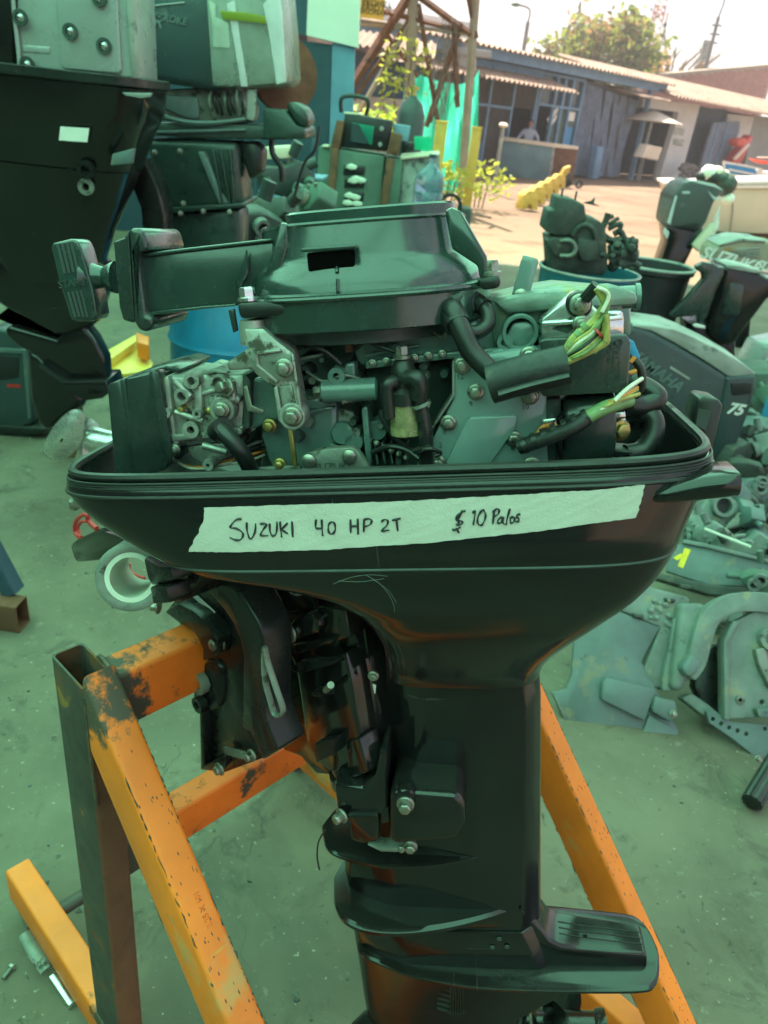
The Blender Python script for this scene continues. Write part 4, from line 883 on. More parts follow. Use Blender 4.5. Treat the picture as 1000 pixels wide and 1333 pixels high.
# ---- electrics: bright plate, rubber mount, ignition box, coil
rg_ = mp('regulator_plate', c3((234, 268), (352, 168), (372, 168), (470, 262), (535, 252), (535, 322), (240, 336)), .058, .05, 'bright_steel', .002)
mp('plate_step', c3((236, 275), (420, 262), (530, 252), (534, 268), (238, 296)), .052, .02, 'bright_steel', .0015, parent=rg_)
mp('plate_slot', c3((275, 300), (345, 255), (350, 300), (330, 318)), .0565, .003, 'engine_dark', .0, parent=rg_)
rm = mp('rubber_mount', c3((332, 240), (325, 205), (340, 178), (372, 164), (405, 172), (420, 200), (418, 240), (395, 256), (350, 258)), .050, .012, 'black_rubber', .003, sm=2)
mbolt(c3((375, 212))[0], .050, .0085, .008, parent=rm); mbolt(c3((380, 282))[0], .050, .0072, .006)
mp('plate_bolt_block', c3((470, 240), (530, 235), (535, 262), (480, 270)), .054, .03, 'bright_steel', .002)
cd = mp('ignition_box', c3((232, 345), (245, 338), (540, 320), (552, 335), (560, 352), (548, 522), (540, 530), (248, 546), (238, 540)), .046, .075, 'black_plastic', .004, seg=3)
for k, s_ in enumerate(('MITSUBISHI', 'ELECTRIC')):
    p = c3((487 + k * 22, 430 - k * 15))[0]; mb = xf(text_bm(s_, .0085, .0006), Matrix.Translation(FM.L(*p, .0455)) @ Matrix.Rotation(R(-91), 4, 'Y')); ob('moulded_text', mb, 'housing_plastic', cd)
mp('moulded_mark', c3((388, 418), (396, 432), (388, 446), (380, 432)), .0455, .002, 'housing_plastic', .0, parent=cd); mp('moulded_mark', c3((378, 436), (386, 450), (370, 450)), .0455, .002, 'housing_plastic', .0, parent=cd); mp('moulded_mark', c3((398, 436), (408, 450), (390, 450)), .0455, .002, 'housing_plastic', .0, parent=cd)
boss('moulded_ring', c3((516, 350))[0], .0445, .0035, .004, 'housing_plastic', hole=.0024, parent=cd)
A = FM.L(*c3((312, 662))[0], .085); mb = MB(); rings = []
for f_, k in ((0, .86), (.03, .97), (.08, 1), (.92, 1), (.97, .97), (1, .86)):
    a = FM.L(*c3((308 + 184 * f_, 666 - 26 * f_))[0], .085); hz = .036 * k; hy = .030 * k
    rings.append([a + Vector((0, hy * math.copysign(abs(math.cos(t)) ** .6, math.cos(t)), hz * math.copysign(abs(math.sin(t)) ** .6, math.sin(t)))) for t in [2 * math.pi * (i + .5) / 28 for i in range(28)]])
mb.loft(rings); coil = ob('ignition_coil', mb, 'black_plastic', mo, .001)
mp('coil_bracket', c3((236, 555), (308, 550), (310, 610), (290, 625), (290, 770), (236, 780)), .072, .03, 'engine_dark', .002); mp('coil_clip', c3((238, 628), (290, 622), (292, 655), (240, 660)), .058, .02, 'bright_steel', .002)
mp('coil_base', c3((310, 735), (490, 715), (492, 760), (520, 780), (312, 790)), .075, .04, 'black_plastic', .003)
mp('relay_block', c3((482, 545), (540, 532), (545, 590), (500, 600), (488, 600)), .07, .04, 'black_plastic', .003)
mp('coil_tab', c3((488, 618), (540, 610), (545, 690), (490, 700)), .085, .004, 'bright_steel', .001)
mbolt(c3((521, 667))[0], .082, .0095, .008, 'brass_bolt', axis=(.35, -.93, 0)); mp('bolt_plate', c3((488, 605), (540, 600), (542, 625), (490, 632)), .07, .03, 'bright_steel', .001)
# ---- hoses and wires
mtube('hose', [(624, 400, .066)][0:0] or [(*c2((632, 455))[0], .07), (*c2((655, 490))[0], .055), (*c2((690, 565))[0], .047), (*c2((735, 655))[0], .042), (*c2((815, 735))[0], .036)], .0098, 'black_rubber', seg=14)
mtube('hose_cap', [(*c2((628, 450))[0], .072), (*c2((675, 545))[0], .050)], .0128, 'black_rubber', seg=14)
mtube('hose', [(*c2((762, 455))[0], .09), (*c2((795, 490))[0], .082), (*c2((795, 540))[0], .075), (*c2((750, 572))[0], .07), (*c2((690, 562))[0], .066)], .0072, 'black_rubber', seg=12)
mtube('hose_boot', [(*c2((742, 440))[0], .094), (*c2((785, 470))[0], .084)], .0088, 'black_rubber', seg=12); mtube('hose_clip', [(*c2((752, 412))[0], .09), (*c2((732, 440))[0], .085), (*c2((742, 480))[0], .085)], .0028, 'bin_black')
slv = mtube('cable_sleeve', [(*c3((52, 500))[0], .030), (*c3((190, 462))[0], .026), (*c3((330, 428))[0], .026)], [.0185, .0175], 'sleeve', seg=20)
mb = MB(); P = [FM.L(*c3(p)[0], .0095) for p in ((80, 535), (200, 500), (335, 468))]; mb.tube(smooth_path(P, 4), .0085, 8, flat=.35); ob('velcro_strip', mb, 'black_rubber', slv)
for k, (pts, mt_, r_) in enumerate(((((318, 400), (350, 340), (410, 290), (452, 240), (468, 205), (440, 150)), 'wire_yellow', .0042), (((325, 410), (370, 360), (440, 318)), 'wire_green', .0038), (((328, 418), (400, 385), (462, 352), (470, 330), (468, 250)), 'wire_yellow', .0036),
        (((445, 145), (480, 170), (470, 240), (430, 300)), 'wire_green', .0018), (((436, 150), (470, 165), (478, 190), (455, 240)), 'wire_white', .0018), (((466, 345), (474, 300), (468, 250)), 'wire_yellow', .0018))):
    mtube('wire', [(*c3(p)[0], .026 - .002 * k) for p in pts], r_, mt_, seg=8)
for p in ((372, 318), (345, 362), (395, 292), (400, 340), (380, 390), (425, 372)): q = FM.L(*c3(p)[0], .024); mb = MB(); mb.cyl(q + Vector((-.0016, 0, -.0016)), q + Vector((.0016, 0, .0016)), .0046, seg=10); ob('wire_band', mb, 'wire_green', mo)
mtube('wire_tip', [(*c3((440, 318))[0], .020), (*c3((447, 312))[0], .020)], .0052, 'wire_red'); mtube('wire_lug', [(*c3((392, 192))[0], .040), (*c3((436, 142))[0], .034)], .0055, 'black_rubber', seg=8)
mtube('loom', [(*c3((155, 728))[0], .040), (*c3((250, 695))[0], .034), (*c3((350, 655))[0], .032), (*c3((400, 620))[0], .036)], .0075, 'sleeve', seg=10)
mtube('loom', [(*c3((400, 620))[0], .036), (*c3((470, 585))[0], .042), (*c3((555, 558))[0], .06)], .0068, 'wire_green', seg=10)
for a, b, mt_ in (((430, 600), (590, 535), 'wire_yellow'), ((420, 618), (560, 570), 'wire_orange'), ((500, 560), (600, 480), 'wire_white')): mtube('wire', [(*c3(a)[0], .034), (*c3(((a[0] + b[0]) / 2, (a[1] + b[1]) / 2 - 6))[0], .04), (*c3(b)[0], .06)], .002, mt_, seg=6)
mtube('wire', [(*c3((215, 695))[0], .045), (*c3((240, 655))[0], .05), (*c3((290, 650))[0], .055)], .0022, 'wire_orange'); mtube('wire', [(*c3((180, 722))[0], .034), (*c3((270, 690))[0], .028), (*c3((305, 672))[0], .03)], .002, 'wire_orange')
for k in range(7):
    f_ = k / 6; q = FM.L(*c3((175 + 220 * f_, 722 - 100 * f_))[0], .036); mb = MB(); mb.cyl(q + Vector((-.0022, 0, -.0008)), q + Vector((.0022, 0, .0012)), .0082, seg=10); ob('loom_band', mb, 'black_rubber', mo)
mp('blue_tape', c3((548, 335), (570, 345), (595, 405), (570, 412), (550, 380)), .07, .004, 'wire_blue', .001)
mtube('wire', [(*c3((560, 400))[0], .075), (*c3((592, 440))[0], .072), (*c3((600, 500))[0], .074), (*c3((575, 545))[0], .078)], .004, 'black_rubber'); mtube('wire', [(*c3((558, 420))[0], .07), (*c3((575, 400))[0], .07)], .0022, 'wire_orange'); mtube('wire', [(*c3((552, 460))[0], .07), (*c3((580, 452))[0], .07)], .0022, 'wire_orange')
mtube('hose', [(*c3((555, 490))[0], .12), (*c3((620, 520))[0], .115), (*c3((652, 552))[0], .11), (*c3((600, 578))[0], .105), (*c3((550, 575))[0], .10)], .011, 'black_rubber', seg=14)
mtube('hose', [(*c3((575, 590))[0], .11), (*c3((635, 620))[0], .105), (*c3((640, 680))[0], .10), (*c3((600, 740))[0], .095), (*c3((540, 755))[0], .09)], .0105, 'black_rubber', seg=14)
mtube('hose', [(*c3((545, 600))[0], .11), (*c3((580, 620))[0], .11), (*c3((575, 650))[0], .115)], .0075, 'black_rubber'); mp('pump_foot', c3((486, 735), (560, 740), (575, 752), (500, 770)), .08, .03, 'black_rubber', .004)
# ---- fuel filter with elbows
q = FM.L(*c2((466, 925))[0], .062); mb = MB(); hz = abs(FM.L(*c2((466, 862))[0], .062).z - FM.L(*c2((466, 992))[0], .062).z)
mb.lathe([(.0125, -hz / 2), (.0165, -hz / 2 + .002), (.0158, hz / 2)], q, (0, 0, 1), 24); ff = ob('fuel_bowl', mb, 'fuel_bowl', mo)
mb = MB(); mb.lathe([(.0172, hz / 2), (.0172, hz / 2 + .012), (.012, hz / 2 + .016), (.0135, hz / 2 + .03), (.009, hz / 2 + .042), (.006, hz / 2 + .044)], q, (0, 0, 1), 20); ob('filter_cap', mb, 'black_rubber', ff)
mb = MB(); mb.bolt(q + Vector((0, 0, hz / 2 + .046)), (0, 0, 1), .0075, .010); ob('filter_nut', mb, 'bolt_steel', ff)
mtube('elbow', [(*c2((430, 772))[0], .055), (*c2((395, 780))[0], .05), (*c2((388, 815))[0], .05), (*c2((398, 915))[0], .052)], .0068, 'black_rubber', ff, seg=12)
mtube('elbow', [(*c2((470, 762))[0], .05), (*c2((508, 760))[0], .045), (*c2((520, 790))[0], .045), (*c2((516, 840))[0], .047)], .009, 'black_rubber', ff, seg=12)
mtube('fuel_hose', [(*c2((520, 830))[0], .047), (*c2((530, 900))[0], .048), (*c2((545, 990))[0], .05), (*c2((545, 1130))[0], .055)], .0072, 'black_rubber', seg=12)
for y_ in (866, 1042): mtube('hose_clamp', [(*c2((525, y_ - 6))[0], .047), (*c2((530, y_ + 6))[0], .047)], .0098, 'alloy_dirty' if y_ < 900 else 'black_rubber', seg=12)
mp('clamp_tab', c2((548, 858), (562, 855), (562, 878), (550, 882)), .044, .006, 'alloy_dirty', .001); mtube('zip_tie', [(*c2((520, 1060))[0], .042), (*c2((560, 1045))[0], .038), (*c2((605, 1060))[0], .044), (*c2((580, 1075))[0], .042)], .0022, 'black_rubber')
# ---- intake: airbox, carburettor, manifold, cast bracket
ab = mp('air_box', c1((308, 632), (388, 611), (402, 640), (456, 890), (440, 928), (352, 960), (340, 950)), .070, .14, 'black_plastic', .007, seg=3)
mp('air_box_cover', c1((248, 660), (256, 648), (292, 634), (304, 640), (345, 955), (280, 955), (272, 930)), .078, .125, 'black_plastic', .006, parent=ab)
mp('air_box_band', c1((286, 636), (308, 628), (352, 958), (334, 958)), .072, .136, 'black_plastic', .004, parent=ab)
mp('air_box_top', c1((300, 632), (380, 604), (440, 590), (486, 602), (478, 618), (388, 612)), .10, .10, 'black_plastic', .005, parent=ab)
mp('air_box_flange', c1((382, 613), (398, 603), (415, 612), (422, 640), (462, 880), (452, 905), (440, 900)), .066, .02, 'black_plastic', .004, parent=ab)
mp('air_box_throat', c1((412, 618), (440, 610), (462, 850), (452, 890)), .085, .09, 'black_rubber', .003, parent=ab)
ca = mp('carburettor', c1((424, 640), (448, 624), (500, 628), (520, 612), (560, 622), (588, 602), (602, 622), (690, 618), (700, 645), (690, 780), (694, 800), (640, 836), (530, 850), (470, 856), (452, 830), (430, 700)), .082, .10, 'cast_alloy', .006)
mp('float_bowl', c1((500, 852), (640, 838), (672, 845), (660, 885), (600, 908), (585, 930), (560, 926), (555, 905), (525, 892)), .088, .08, 'cast_alloy', .006, parent=ca)
mp('carb_flange', c1((425, 632), (446, 622), (452, 640), (475, 850), (455, 858)), .074, .10, 'cast_alloy', .003, parent=ca)
mp('carb_rib', c1((530, 655), (555, 650), (562, 760), (530, 790)), .074, .02, 'cast_alloy', .003, parent=ca); mp('carb_rib', c1((450, 815), (640, 800), (690, 785), (690, 800), (640, 822), (455, 838)), .072, .03, 'cast_alloy', .002, parent=ca); mp('carb_rib', c1((500, 690), (600, 660), (605, 676), (505, 706)), .076, .02, 'cast_alloy', .003, parent=ca)
for p, r_, hl in (((490, 690), .0082, .0045), ((522, 640), .0085, .004), ((610, 648), .0088, .006), ((520, 800), .0092, .004), ((540, 748), .005, .002), ((438, 745), .0055, .002), ((576, 915), .006, .002)): boss('carb_boss', c1(p)[0], .068, r_, .03, 'cast_alloy', hole=hl, parent=ca)
boss('carb_cap', c1((622, 735))[0], .066, .0135, .03, 'cast_alloy', parent=ca); mbolt(c1((622, 735))[0], .064, .0078, .007, parent=ca); mbolt(c1((640, 662))[0], .068, .0085, .012, parent=ca, axis=(-.5, -.8, .2)); mbolt(c1((470, 862))[0], .072, .005, .004, parent=ca)
mp('carb_gasket', c1((688, 622), (700, 618), (716, 640), (712, 795), (694, 800)), .078, .10, 'engine_dark', .002); mp('intake_manifold', c1((680, 640), (790, 624), (845, 640), (850, 740), (800, 770), (720, 800), (694, 790)), .09, .11, 'engine_paint', .009, seg=3)
mp('manifold_base', c1((755, 740), (800, 690), (850, 680), (1000, 700), (1000, 960), (800, 960), (770, 900), (745, 820)), .105, .08, 'engine_paint', .008)
mp('dip_tube', c1((836, 790), (850, 790), (866, 915), (850, 918)), .062, .006, 'brass_bolt', .001); mbolt(c1((778, 785))[0], .085, .007, .008, 'brass_bolt'); mbolt(c1((812, 910))[0], .08, .006, .008, 'brass_bolt')
mtube('breather_hose', [(*c1((612, 795))[0], .056), (*c1((640, 820))[0], .05), (*c1((680, 865))[0], .05), (*c1((712, 920))[0], .06), (*c1((722, 960))[0], .08)], .0088, 'black_rubber', seg=14); mtube('hose_cap', [(*c1((606, 806))[0], .062), (*c1((628, 790))[0], .052)], .0108, 'black_rubber', seg=14)
for k in range(4): mtube('loose_wire', [(*c1((480 + k * 20, 905 + 8 * k))[0], .11), (*c1((540 + k * 15, 925 - 6 * k))[0], .10), (*c1((700 + k * 12, 900 - 20 * k))[0], .11), (*c1((760, 880 - 12 * k))[0], .13)], .0016, ('wire_white', 'wire_orange', 'black_rubber', 'alloy_dirty')[k], seg=6)
cbk = mp('cast_bracket', c1((692, 470), (756, 468), (806, 512), (848, 545), (886, 760), (876, 790), (850, 800), (824, 795), (806, 772), (790, 662), (735, 622), (718, 602), (640, 608), (636, 580), (706, 535)), .046, .03, 'cast_alloy', .003)
mp('bracket_pocket', c1((726, 556), (812, 540), (848, 562), (858, 610), (862, 640), (820, 640), (800, 642), (740, 590)), .0445, .004, 'alloy_dirty', .001, parent=cbk); mp('bracket_pocket', c1((806, 660), (850, 650), (868, 740), (860, 750), (826, 756)), .0445, .004, 'alloy_dirty', .001, parent=cbk)
mp('bracket_edge', c1((730, 545), (812, 536), (816, 544), (738, 556), (742, 588), (806, 640), (800, 650), (728, 592)), .041, .008, 'cast_alloy', .001, parent=cbk); mp('bracket_edge', c1((846, 545), (856, 555), (886, 760), (876, 772)), .041, .008, 'cast_alloy', .001, parent=cbk)
mp('bracket_edge', c1((790, 662), (802, 656), (820, 765), (806, 772)), .041, .008, 'cast_alloy', .001, parent=cbk)
boss('bracket_boss', c1((850, 757))[0], .040, .0135, .02, 'cast_alloy', parent=cbk); mbolt(c1((852, 756))[0], .039, .0088, .009, parent=cbk); mbolt(c1((826, 597))[0], .040, .0082, .009, parent=cbk)
A = FM.L(*c1((728, 520))[0], .062); B = FM.L(*c1((722, 440))[0], .062); mb = MB(); mb.lathe([(.0135, 0), (.0125, (B - A).length)], A, B - A, 20); ob('bracket_post', mb, 'cast_alloy', cbk)

# ---- recoil starter housing: round cover, arm, pull handle
xc = FM.L(480, 360, YC).x; R1 = (FM.L(645, 372, YC).x - FM.L(326, 392, YC).x) / 2 * .985; R2 = R1 * .81
ny = YC - R1
zb0, zb1 = FM.L(470, 432, ny).z, FM.L(470, 386, ny).z; zc = FM.L(470, 378, ny + .006).z; zd = FM.L(470, 336, YC - R2).z; ze = FM.L(470, 285, YC - R2 * .97).z
def se(hx, z, n=2.55, k=1.0): return sellipse(xc, YC, hx, hx * k, n, z, 72)
mb = MB(); mb.loft([se(R1 * .965, zb0), se(R1 * .975, zb0 + .001), se(R1 * .985, zb1 - .003), se(R1 * 1.0, zb1), se(R1 * .997, zb1 + .003), se(R1 * .965, zb1 + .005), se(R1 * .955, zc + .006), se(R1 * .93, zc + .014), se(R2 * 1.03, zd - .002), se(R2, zd + .004), se(R2 * .975, ze - .004), se(R2 * .96, ze), se(R2 * .92, ze + .001), se(R2 * .90, ze - .004), se(R2 * .3, ze - .006)], True, True)
rec_bm = mb.bm.copy(); rec_bm.normal_update(); rec = ob('recoil_housing', mb, 'housing_plastic', mo, sharp=28)
rv = BVHTree.FromBMesh(rec_bm)
def rp(px_, py_, off=0): return onto(px_, py_, off, rv)
mb = MB(); rr = se(R2 * .965, ze - .001); mb.tube([*rr, rr[0], rr[1]], .0022, 6, False); ob('top_bead', mb, 'housing_plastic', rec)
mb = MB(); rr = se(R1 * 1.0, zb1); mb.tube([*rr, rr[0], rr[1]], .0022, 6, False); ob('skirt_bead', mb, 'housing_plastic', rec)
# second raised deck towards the back
mb = MB(); z2_ = ze + .014; mb.loft([sellipse(xc + .004, YC + .03, R2 * .86, R2 * .58, 3.2, z, 56) for z in (ze - .008, z2_ - .002)] + [sellipse(xc + .004, YC + .03, R2 * .84, R2 * .56, 3.2, z2_, 56)]); ob('upper_deck', mb, 'housing_plastic', rec, sharp=28)
# cooling slot, a black block painted as its shaded inside, with brow
q = rp(432, 339, 0); mb = MB(); mb.box(q + Vector((0, .004, 0)), (.044, .022, .0165)); ob('slot', mb, 'slot_black', rec, .002); mb = MB(); mb.box(q + Vector((0, -.005, .0108)), (.052, .012, .004)); ob('slot_brow', mb, 'housing_plastic', rec, .0015)
for a, b in (((439, 349), (439, 356)), ((440, 364), (440, 380))): mb = MB(); mb.tube([rp(*a, .001), rp(*b, .001)], .0018, 6); ob('rib', mb, 'housing_plastic', rec)
# webs and mounting ears
mp('web', c2((622, 76), (650, 60), (690, 78), (794, 262), (802, 352), (764, 352), (756, 300), (652, 232)), .085, .008, 'housing_plastic', .0025, parent=rec)
mp('web', c1((812, 122), (836, 128), (838, 200), (800, 330), (790, 386), (756, 388), (758, 312)), .07, .009, 'housing_plastic', .0025, parent=rec); mp('web', c1((700, 210), (690, 250), (668, 330), (680, 340), (708, 290)), .075, .008, 'housing_plastic', .002, parent=rec)
mp('ear', c2((752, 352), (848, 338), (850, 390), (772, 402)), .075, .05, 'black_rubber', .004, parent=rec); mp('ear', c1((668, 388), (790, 380), (850, 392), (846, 425), (760, 428), (680, 440)), .045, .05, 'black_rubber', .004, parent=rec)
mb = MB(); mb.bolt(FM.L(*c1((707, 372))[0], .06), (0, 0, 1), .0095, .011); ob('bolt', mb, 'bright_steel', rec); mb = MB(); mb.bolt(FM.L(*c2((815, 330))[0], .09), (0, 0, 1), .0085, .012); ob('bolt', mb, 'bolt_steel', rec)
mp('skirt_tab', c2((600, 430), (690, 408), (700, 420), (640, 505), (600, 512)), .06, .02, 'engine_dark', .002)
arm = mp('starter_arm', c1((348, 232), (500, 214), (780, 184), (830, 200), (812, 330), (764, 384), (560, 402), (378, 424), (372, 408)), .085, .085, 'housing_plastic', .003, parent=rec)
for pts, y in (((( 346, 226), (500, 208), (782, 176), (782, 186), (500, 219), (348, 238)), .081), (((372, 416), (560, 396), (668, 388), (668, 396), (560, 406), (378, 430)), .081), (((342, 228), (352, 226), (384, 424), (372, 430)), .079), (((664, 330), (700, 226), (704, 232), (672, 336)), .082)): mp('arm_rib', c1(*pts), y, .092, 'housing_plastic', .0012, parent=rec)
mp('arm_end', c1((318, 142), (350, 142), (366, 150), (384, 214), (346, 226), (374, 424), (400, 436), (396, 470), (372, 480), (350, 476), (336, 450)), .072, .10, 'black_plastic', .006, parent=rec, seg=3)
mp('arm_cap', c1((268, 186), (306, 172), (318, 146), (340, 440), (335, 452), (300, 442), (288, 400)), .080, .085, 'black_plastic', .006, parent=rec, seg=3); mp('arm_plate', c1((642, 410), (660, 405), (672, 478), (658, 484)), .07, .006, 'black_plastic', .001, parent=rec)
gp = mp('pull_handle', c1((64, 200), (72, 190), (135, 176), (152, 184), (165, 210), (185, 280), (205, 350), (217, 425), (212, 440), (195, 446), (150, 447), (130, 440), (90, 310)), .100, .030, 'housing_plastic', .009, parent=rec, seg=4)
A = FM.L(*c1((180, 300))[0], .115); B = FM.L(*c1((278, 303))[0], .115); mb = MB(); mb.lathe([(.019, 0), (.0125, (B - A).length * .35), (.0105, (B - A).length * .62), (.0115, (B - A).length * .68), (.016, (B - A).length * .9), (.0165, (B - A).length)], A, B - A, 20); ob('handle_stem', mb, 'housing_plastic', rec)
for k in range(4):
    x0, y0 = 88 + k * 15, 196 - k * 3; x1, y1 = 112 + k * 14, 290 - k * 2
    mb = MB(); mb.tube([FM.L(*c1((x0, y0))[0], .0998), FM.L(*c1((x1, y1))[0], .0998)], .0015, 6); ob('grip_rib', mb, 'engine_dark', rec)
    mb = MB(); mb.tube([FM.L(*c1((122 + k * 14, 350 - k * 2))[0], .0998), FM.L(*c1((146 + k * 13, 432))[0], .0998)], .0015, 6); ob('grip_rib', mb, 'engine_dark', rec)
mb = xf(text_bm('START', .0105, .0006), Matrix.Translation(FM.L(*c1((134, 322))[0], .0995)) @ Matrix.Rotation(R(-4), 4, 'Y')); ob('moulded_text', mb, 'engine_dark', rec)
boss('moulded_mark', c1((174, 316))[0], .0985, .0042, .003, 'engine_dark', hole=.0034, parent=rec)
mb = xf(text_bm('S', .006, .0006), Matrix.Translation(FM.L(*c1((174, 316))[0], .0985))); ob('moulded_text', mb, 'engine_dark', rec)

# ================================================================== things in the workshop, left side
def YF(Y): return Frame((1, 0, 0), (0, 1, 0), (0, 0, 1), (0, Y, 0))
def fp(fr, name, pts, y, dep, mat, parent, bev=.003, taper=0., sm=0, seg=2, **k):
    o = fr.xz(pts, y)
    if sm: o = smooth2(o, sm)
    mb = MB(); mb.prism(o, y, y + dep, taper); xf(mb, fr.M); return ob(name, mb, mat, parent, bev, seg, world=parent is not None, **k)
def fbolt(fr, p, y, r, h, mat, parent, name='bolt', axis=(0, -1, 0)):
    mb = MB(); mb.bolt(fr.W(fr.L(p[0], p[1], y)), fr.M.to_3x3() @ Vector(axis), r, h); return ob(name, mb, mat, parent, .0008, 1, world=True)
def fring(fr, name, p, y, ro, ri, h, mat, parent):
    mb = MB(); mb.ring(fr.W(fr.L(p[0], p[1], y)), fr.M.to_3x3() @ Vector((0, -1, 0)), ro, ri, h, 22); return ob(name, mb, mat, parent, world=parent is not None)
def ftube(fr, name, pts, r, mat, parent, n=5, seg=8):
    P = smooth_path([fr.W(fr.L(a, b, c)) for a, b, c in pts], n); mb = MB(); mb.tube(P, r, seg); return ob(name, mb, mat, parent, world=parent is not None)
k1 = crop(0, 0, 4.04); k2 = crop(170, 0, 4.0); k3 = crop(0, 300, 3.923)
FA = YF(2.75)
ta = thing('outboard_motor', 'large black outboard with bare grey-green engine cover and silver propeller', 'outboard motor', Vector((FA.L(80, 300).x, 2.9, 0)), 'outboards standing in the workshop')
fp(FA, 'engine_cover', [(20, -60), (168, -60), (171, 0), (176, 104), (20, 92)], .02, .24, 'grey_shell', ta, .012, seg=3)
fp(FA, 'cover_panel', [(70, -60), (150, -60), (153, 0), (158, 92), (154, 96), (84, 90), (79, 84), (73, 0)], .008, .02, 'grey_shell', ta, .006, seg=3)
fp(FA, 'side_cover', [(-70, -60), (12, -60), (18, 100), (-70, 90)], .0, .28, 'black_paint', ta, .01)
fp(FA, 'edge_strip', [(160, -60), (170, -60), (179, 102), (171, 102)], .012, .03, 'pale_and_sheen', ta, .004)
fp(FA, 'cover_slot', k1((118, 236), (262, 245), (262, 282), (120, 272)), .016, .006, 'grey_shell', ta, .004)
ftube(FA, 'cover_pipe', [(15, -40, .01), (18, 10, .01), (23, 55, .01), (26, 86, .01)], .007, 'grey_shell', ta)
for p in ((92, 41), (136, 60), (130, -2), (27, 23), (36, 84)): fring(FA, 'bolt_recess', p, .004, .023, .014, .008, 'engine_dark', ta); fbolt(FA, p, .004, .011, .010, 'bright_steel', ta)
def bring(fr, px_, py_, hx, hy, n, yc=.2):
    q = fr.L(px_, py_, yc); return [fr.W(Vector(p)) for p in sellipse(q.x - hx, yc, hx, hy, n, q.z, 64)]
mb = MB(); mb.loft([bring(FA, 203, 104, .36, .21, 6), bring(FA, 207, 106, .37, .215, 6), bring(FA, 207, 116, .37, .215, 6), bring(FA, 203, 118, .365, .21, 6)]); ob('rim_seal', mb, 'black_rubber', ta, world=True, sharp=30)
mb = MB(); mb.loft([bring(FA, 204, 119, .365, .21, 6), bring(FA, 203, 150, .36, .205, 5), bring(FA, 197, 165, .35, .20, 4.5), bring(FA, 186, 195, .335, .185, 4), bring(FA, 178, 222, .33, .17, 4)]); lc = ob('lower_cowl', mb, 'black_paint', ta, world=True, sharp=30)
mb = MB(); mb.loft([bring(FA, 177, 224, .325, .168, 4), bring(FA, 163, 262, .30, .13, 3.5), bring(FA, 148, 300, .26, .10, 3), bring(FA, 138, 335, .22, .085, 3), bring(FA, 134, 372, .18, .07, 3)]); ob('skirt', mb, 'black_paint', ta, world=True, sharp=30)
fp(FA, 'data_sticker', k1((318, 665), (468, 675), (458, 748), (310, 738)), -.016, .004, 'sticker', ta, 0)
fring(FA, 'drain_plug', (113, 221), .02, .030, .016, .012, 'black_satin', ta); fring(FA, 'drain_plug', (113, 243), .045, .027, .013, .012, 'alloy_dirty', ta)
fp(FA, 'grip_recess', k1((640, 485), (800, 490), (790, 510), (740, 516), (660, 502)), -.012, .01, 'grey_shell', ta, .002); fp(FA, 'scuff_plate', k1((590, 810), (700, 780), (690, 860), (580, 870)), .0, .03, 'lower_grey', ta, .003)
fp(FA, 'leg', [(-30, 330), (132, 340), (136, 372), (128, 400), (122, 425), (84, 438), (70, 437), (10, 405), (-30, 380)], .14, .13, 'black_paint', ta, .03, seg=3)
mb = MB(); P = [Py(a, b, 2.95) for a, b in ((-5, 410), (30, 424), (60, 436), (84, 440), (96, 420), (60, 402), (10, 398))]; mb.loft([[p + Vector((0, 0, dz)) for p in P] for dz in (0, -.02)]); ob('splash_plate', mb, 'black_paint', ta, .006, world=True)
fp(FA, 'gearcase', k3((20, 500), (60, 490), (290, 560), (350, 450), (400, 460), (480, 560), (530, 660), (540, 790), (330, 770), (180, 640), (100, 600), (30, 540)), .16, .09, 'black_paint', ta, .025, seg=3)
fp(FA, 'cavitation_plate', k3((190, 690), (320, 775), (540, 770), (560, 830), (520, 860), (440, 870), (330, 820), (230, 740)), .12, .17, 'black_paint', ta, .006)
fp(FA, 'lower_gearcase', k3((135, 600), (200, 640), (330, 780), (412, 850), (420, 910), (330, 960), (240, 1030), (190, 990), (150, 860)), .17, .08, 'black_paint', ta, .025, seg=3)
q = FA.W(FA.L(128, 572, .2)); mb = MB(); mb.lathe([(.05, 0), (.055, .03), (.05, .12), (.036, .15)], q + Vector((-.04, 0, 0)), (1, 0, -.1), 24); pr = ob('propeller', mb, 'steel_prop', ta, world=True)
def blade(pts, y, bow, mat='steel_prop'):
    o = smooth2(FA.xz(pts, y), 4); cx = sum(p[0] for p in o) / len(o); cz = sum(p[1] for p in o) / len(o); mb = MB(); rings = []
    for k_ in (1, .8, .55, .3, .08): rings.append([FA.W((cx + (a - cx) * k_, y - bow * (1 - k_ * k_), cz + (b - cz) * k_)) for a, b in o])
    back = [[p + Vector((0, .007, 0)) for p in r_] for r_ in rings[::-1]]; mb.loft(rings + back, False, False); bmesh.ops.holes_fill(mb.bm, edges=mb.bm.edges[:]); mb._f([v for v in []]) if False else None
    return ob('blade', mb, mat, pr, world=True, sharp=60)
blade(k3((228, 1110), (245, 1050), (300, 970), (370, 918), (425, 935), (430, 1010), (410, 1090), (360, 1150), (300, 1180), (240, 1160)), .14, .03); blade(k3((420, 960), (480, 975), (520, 1040), (480, 1110), (430, 1140), (410, 1080)), .22, .02); blade(k3((420, 1080), (445, 1120), (470, 1200), (420, 1240), (380, 1180)), .2, .02)
fp(FA, 'clamp_bracket', k1((740, 830), (790, 900), (830, 1000), (860, 1130), (870, 1300), (850, 1420), (760, 1380), (740, 1100), (700, 1000), (690, 900)), .35, .14, 'black_satin', ta, .01)
mb = MB(); q0 = FA.L(190, 350, .5); mb.box((q0.x - .42, 3.32, .45), (.1, .1, .9)); ob('stand_post', mb, 'rust_steel', label='rusty square post behind the large black outboard', cat='post')

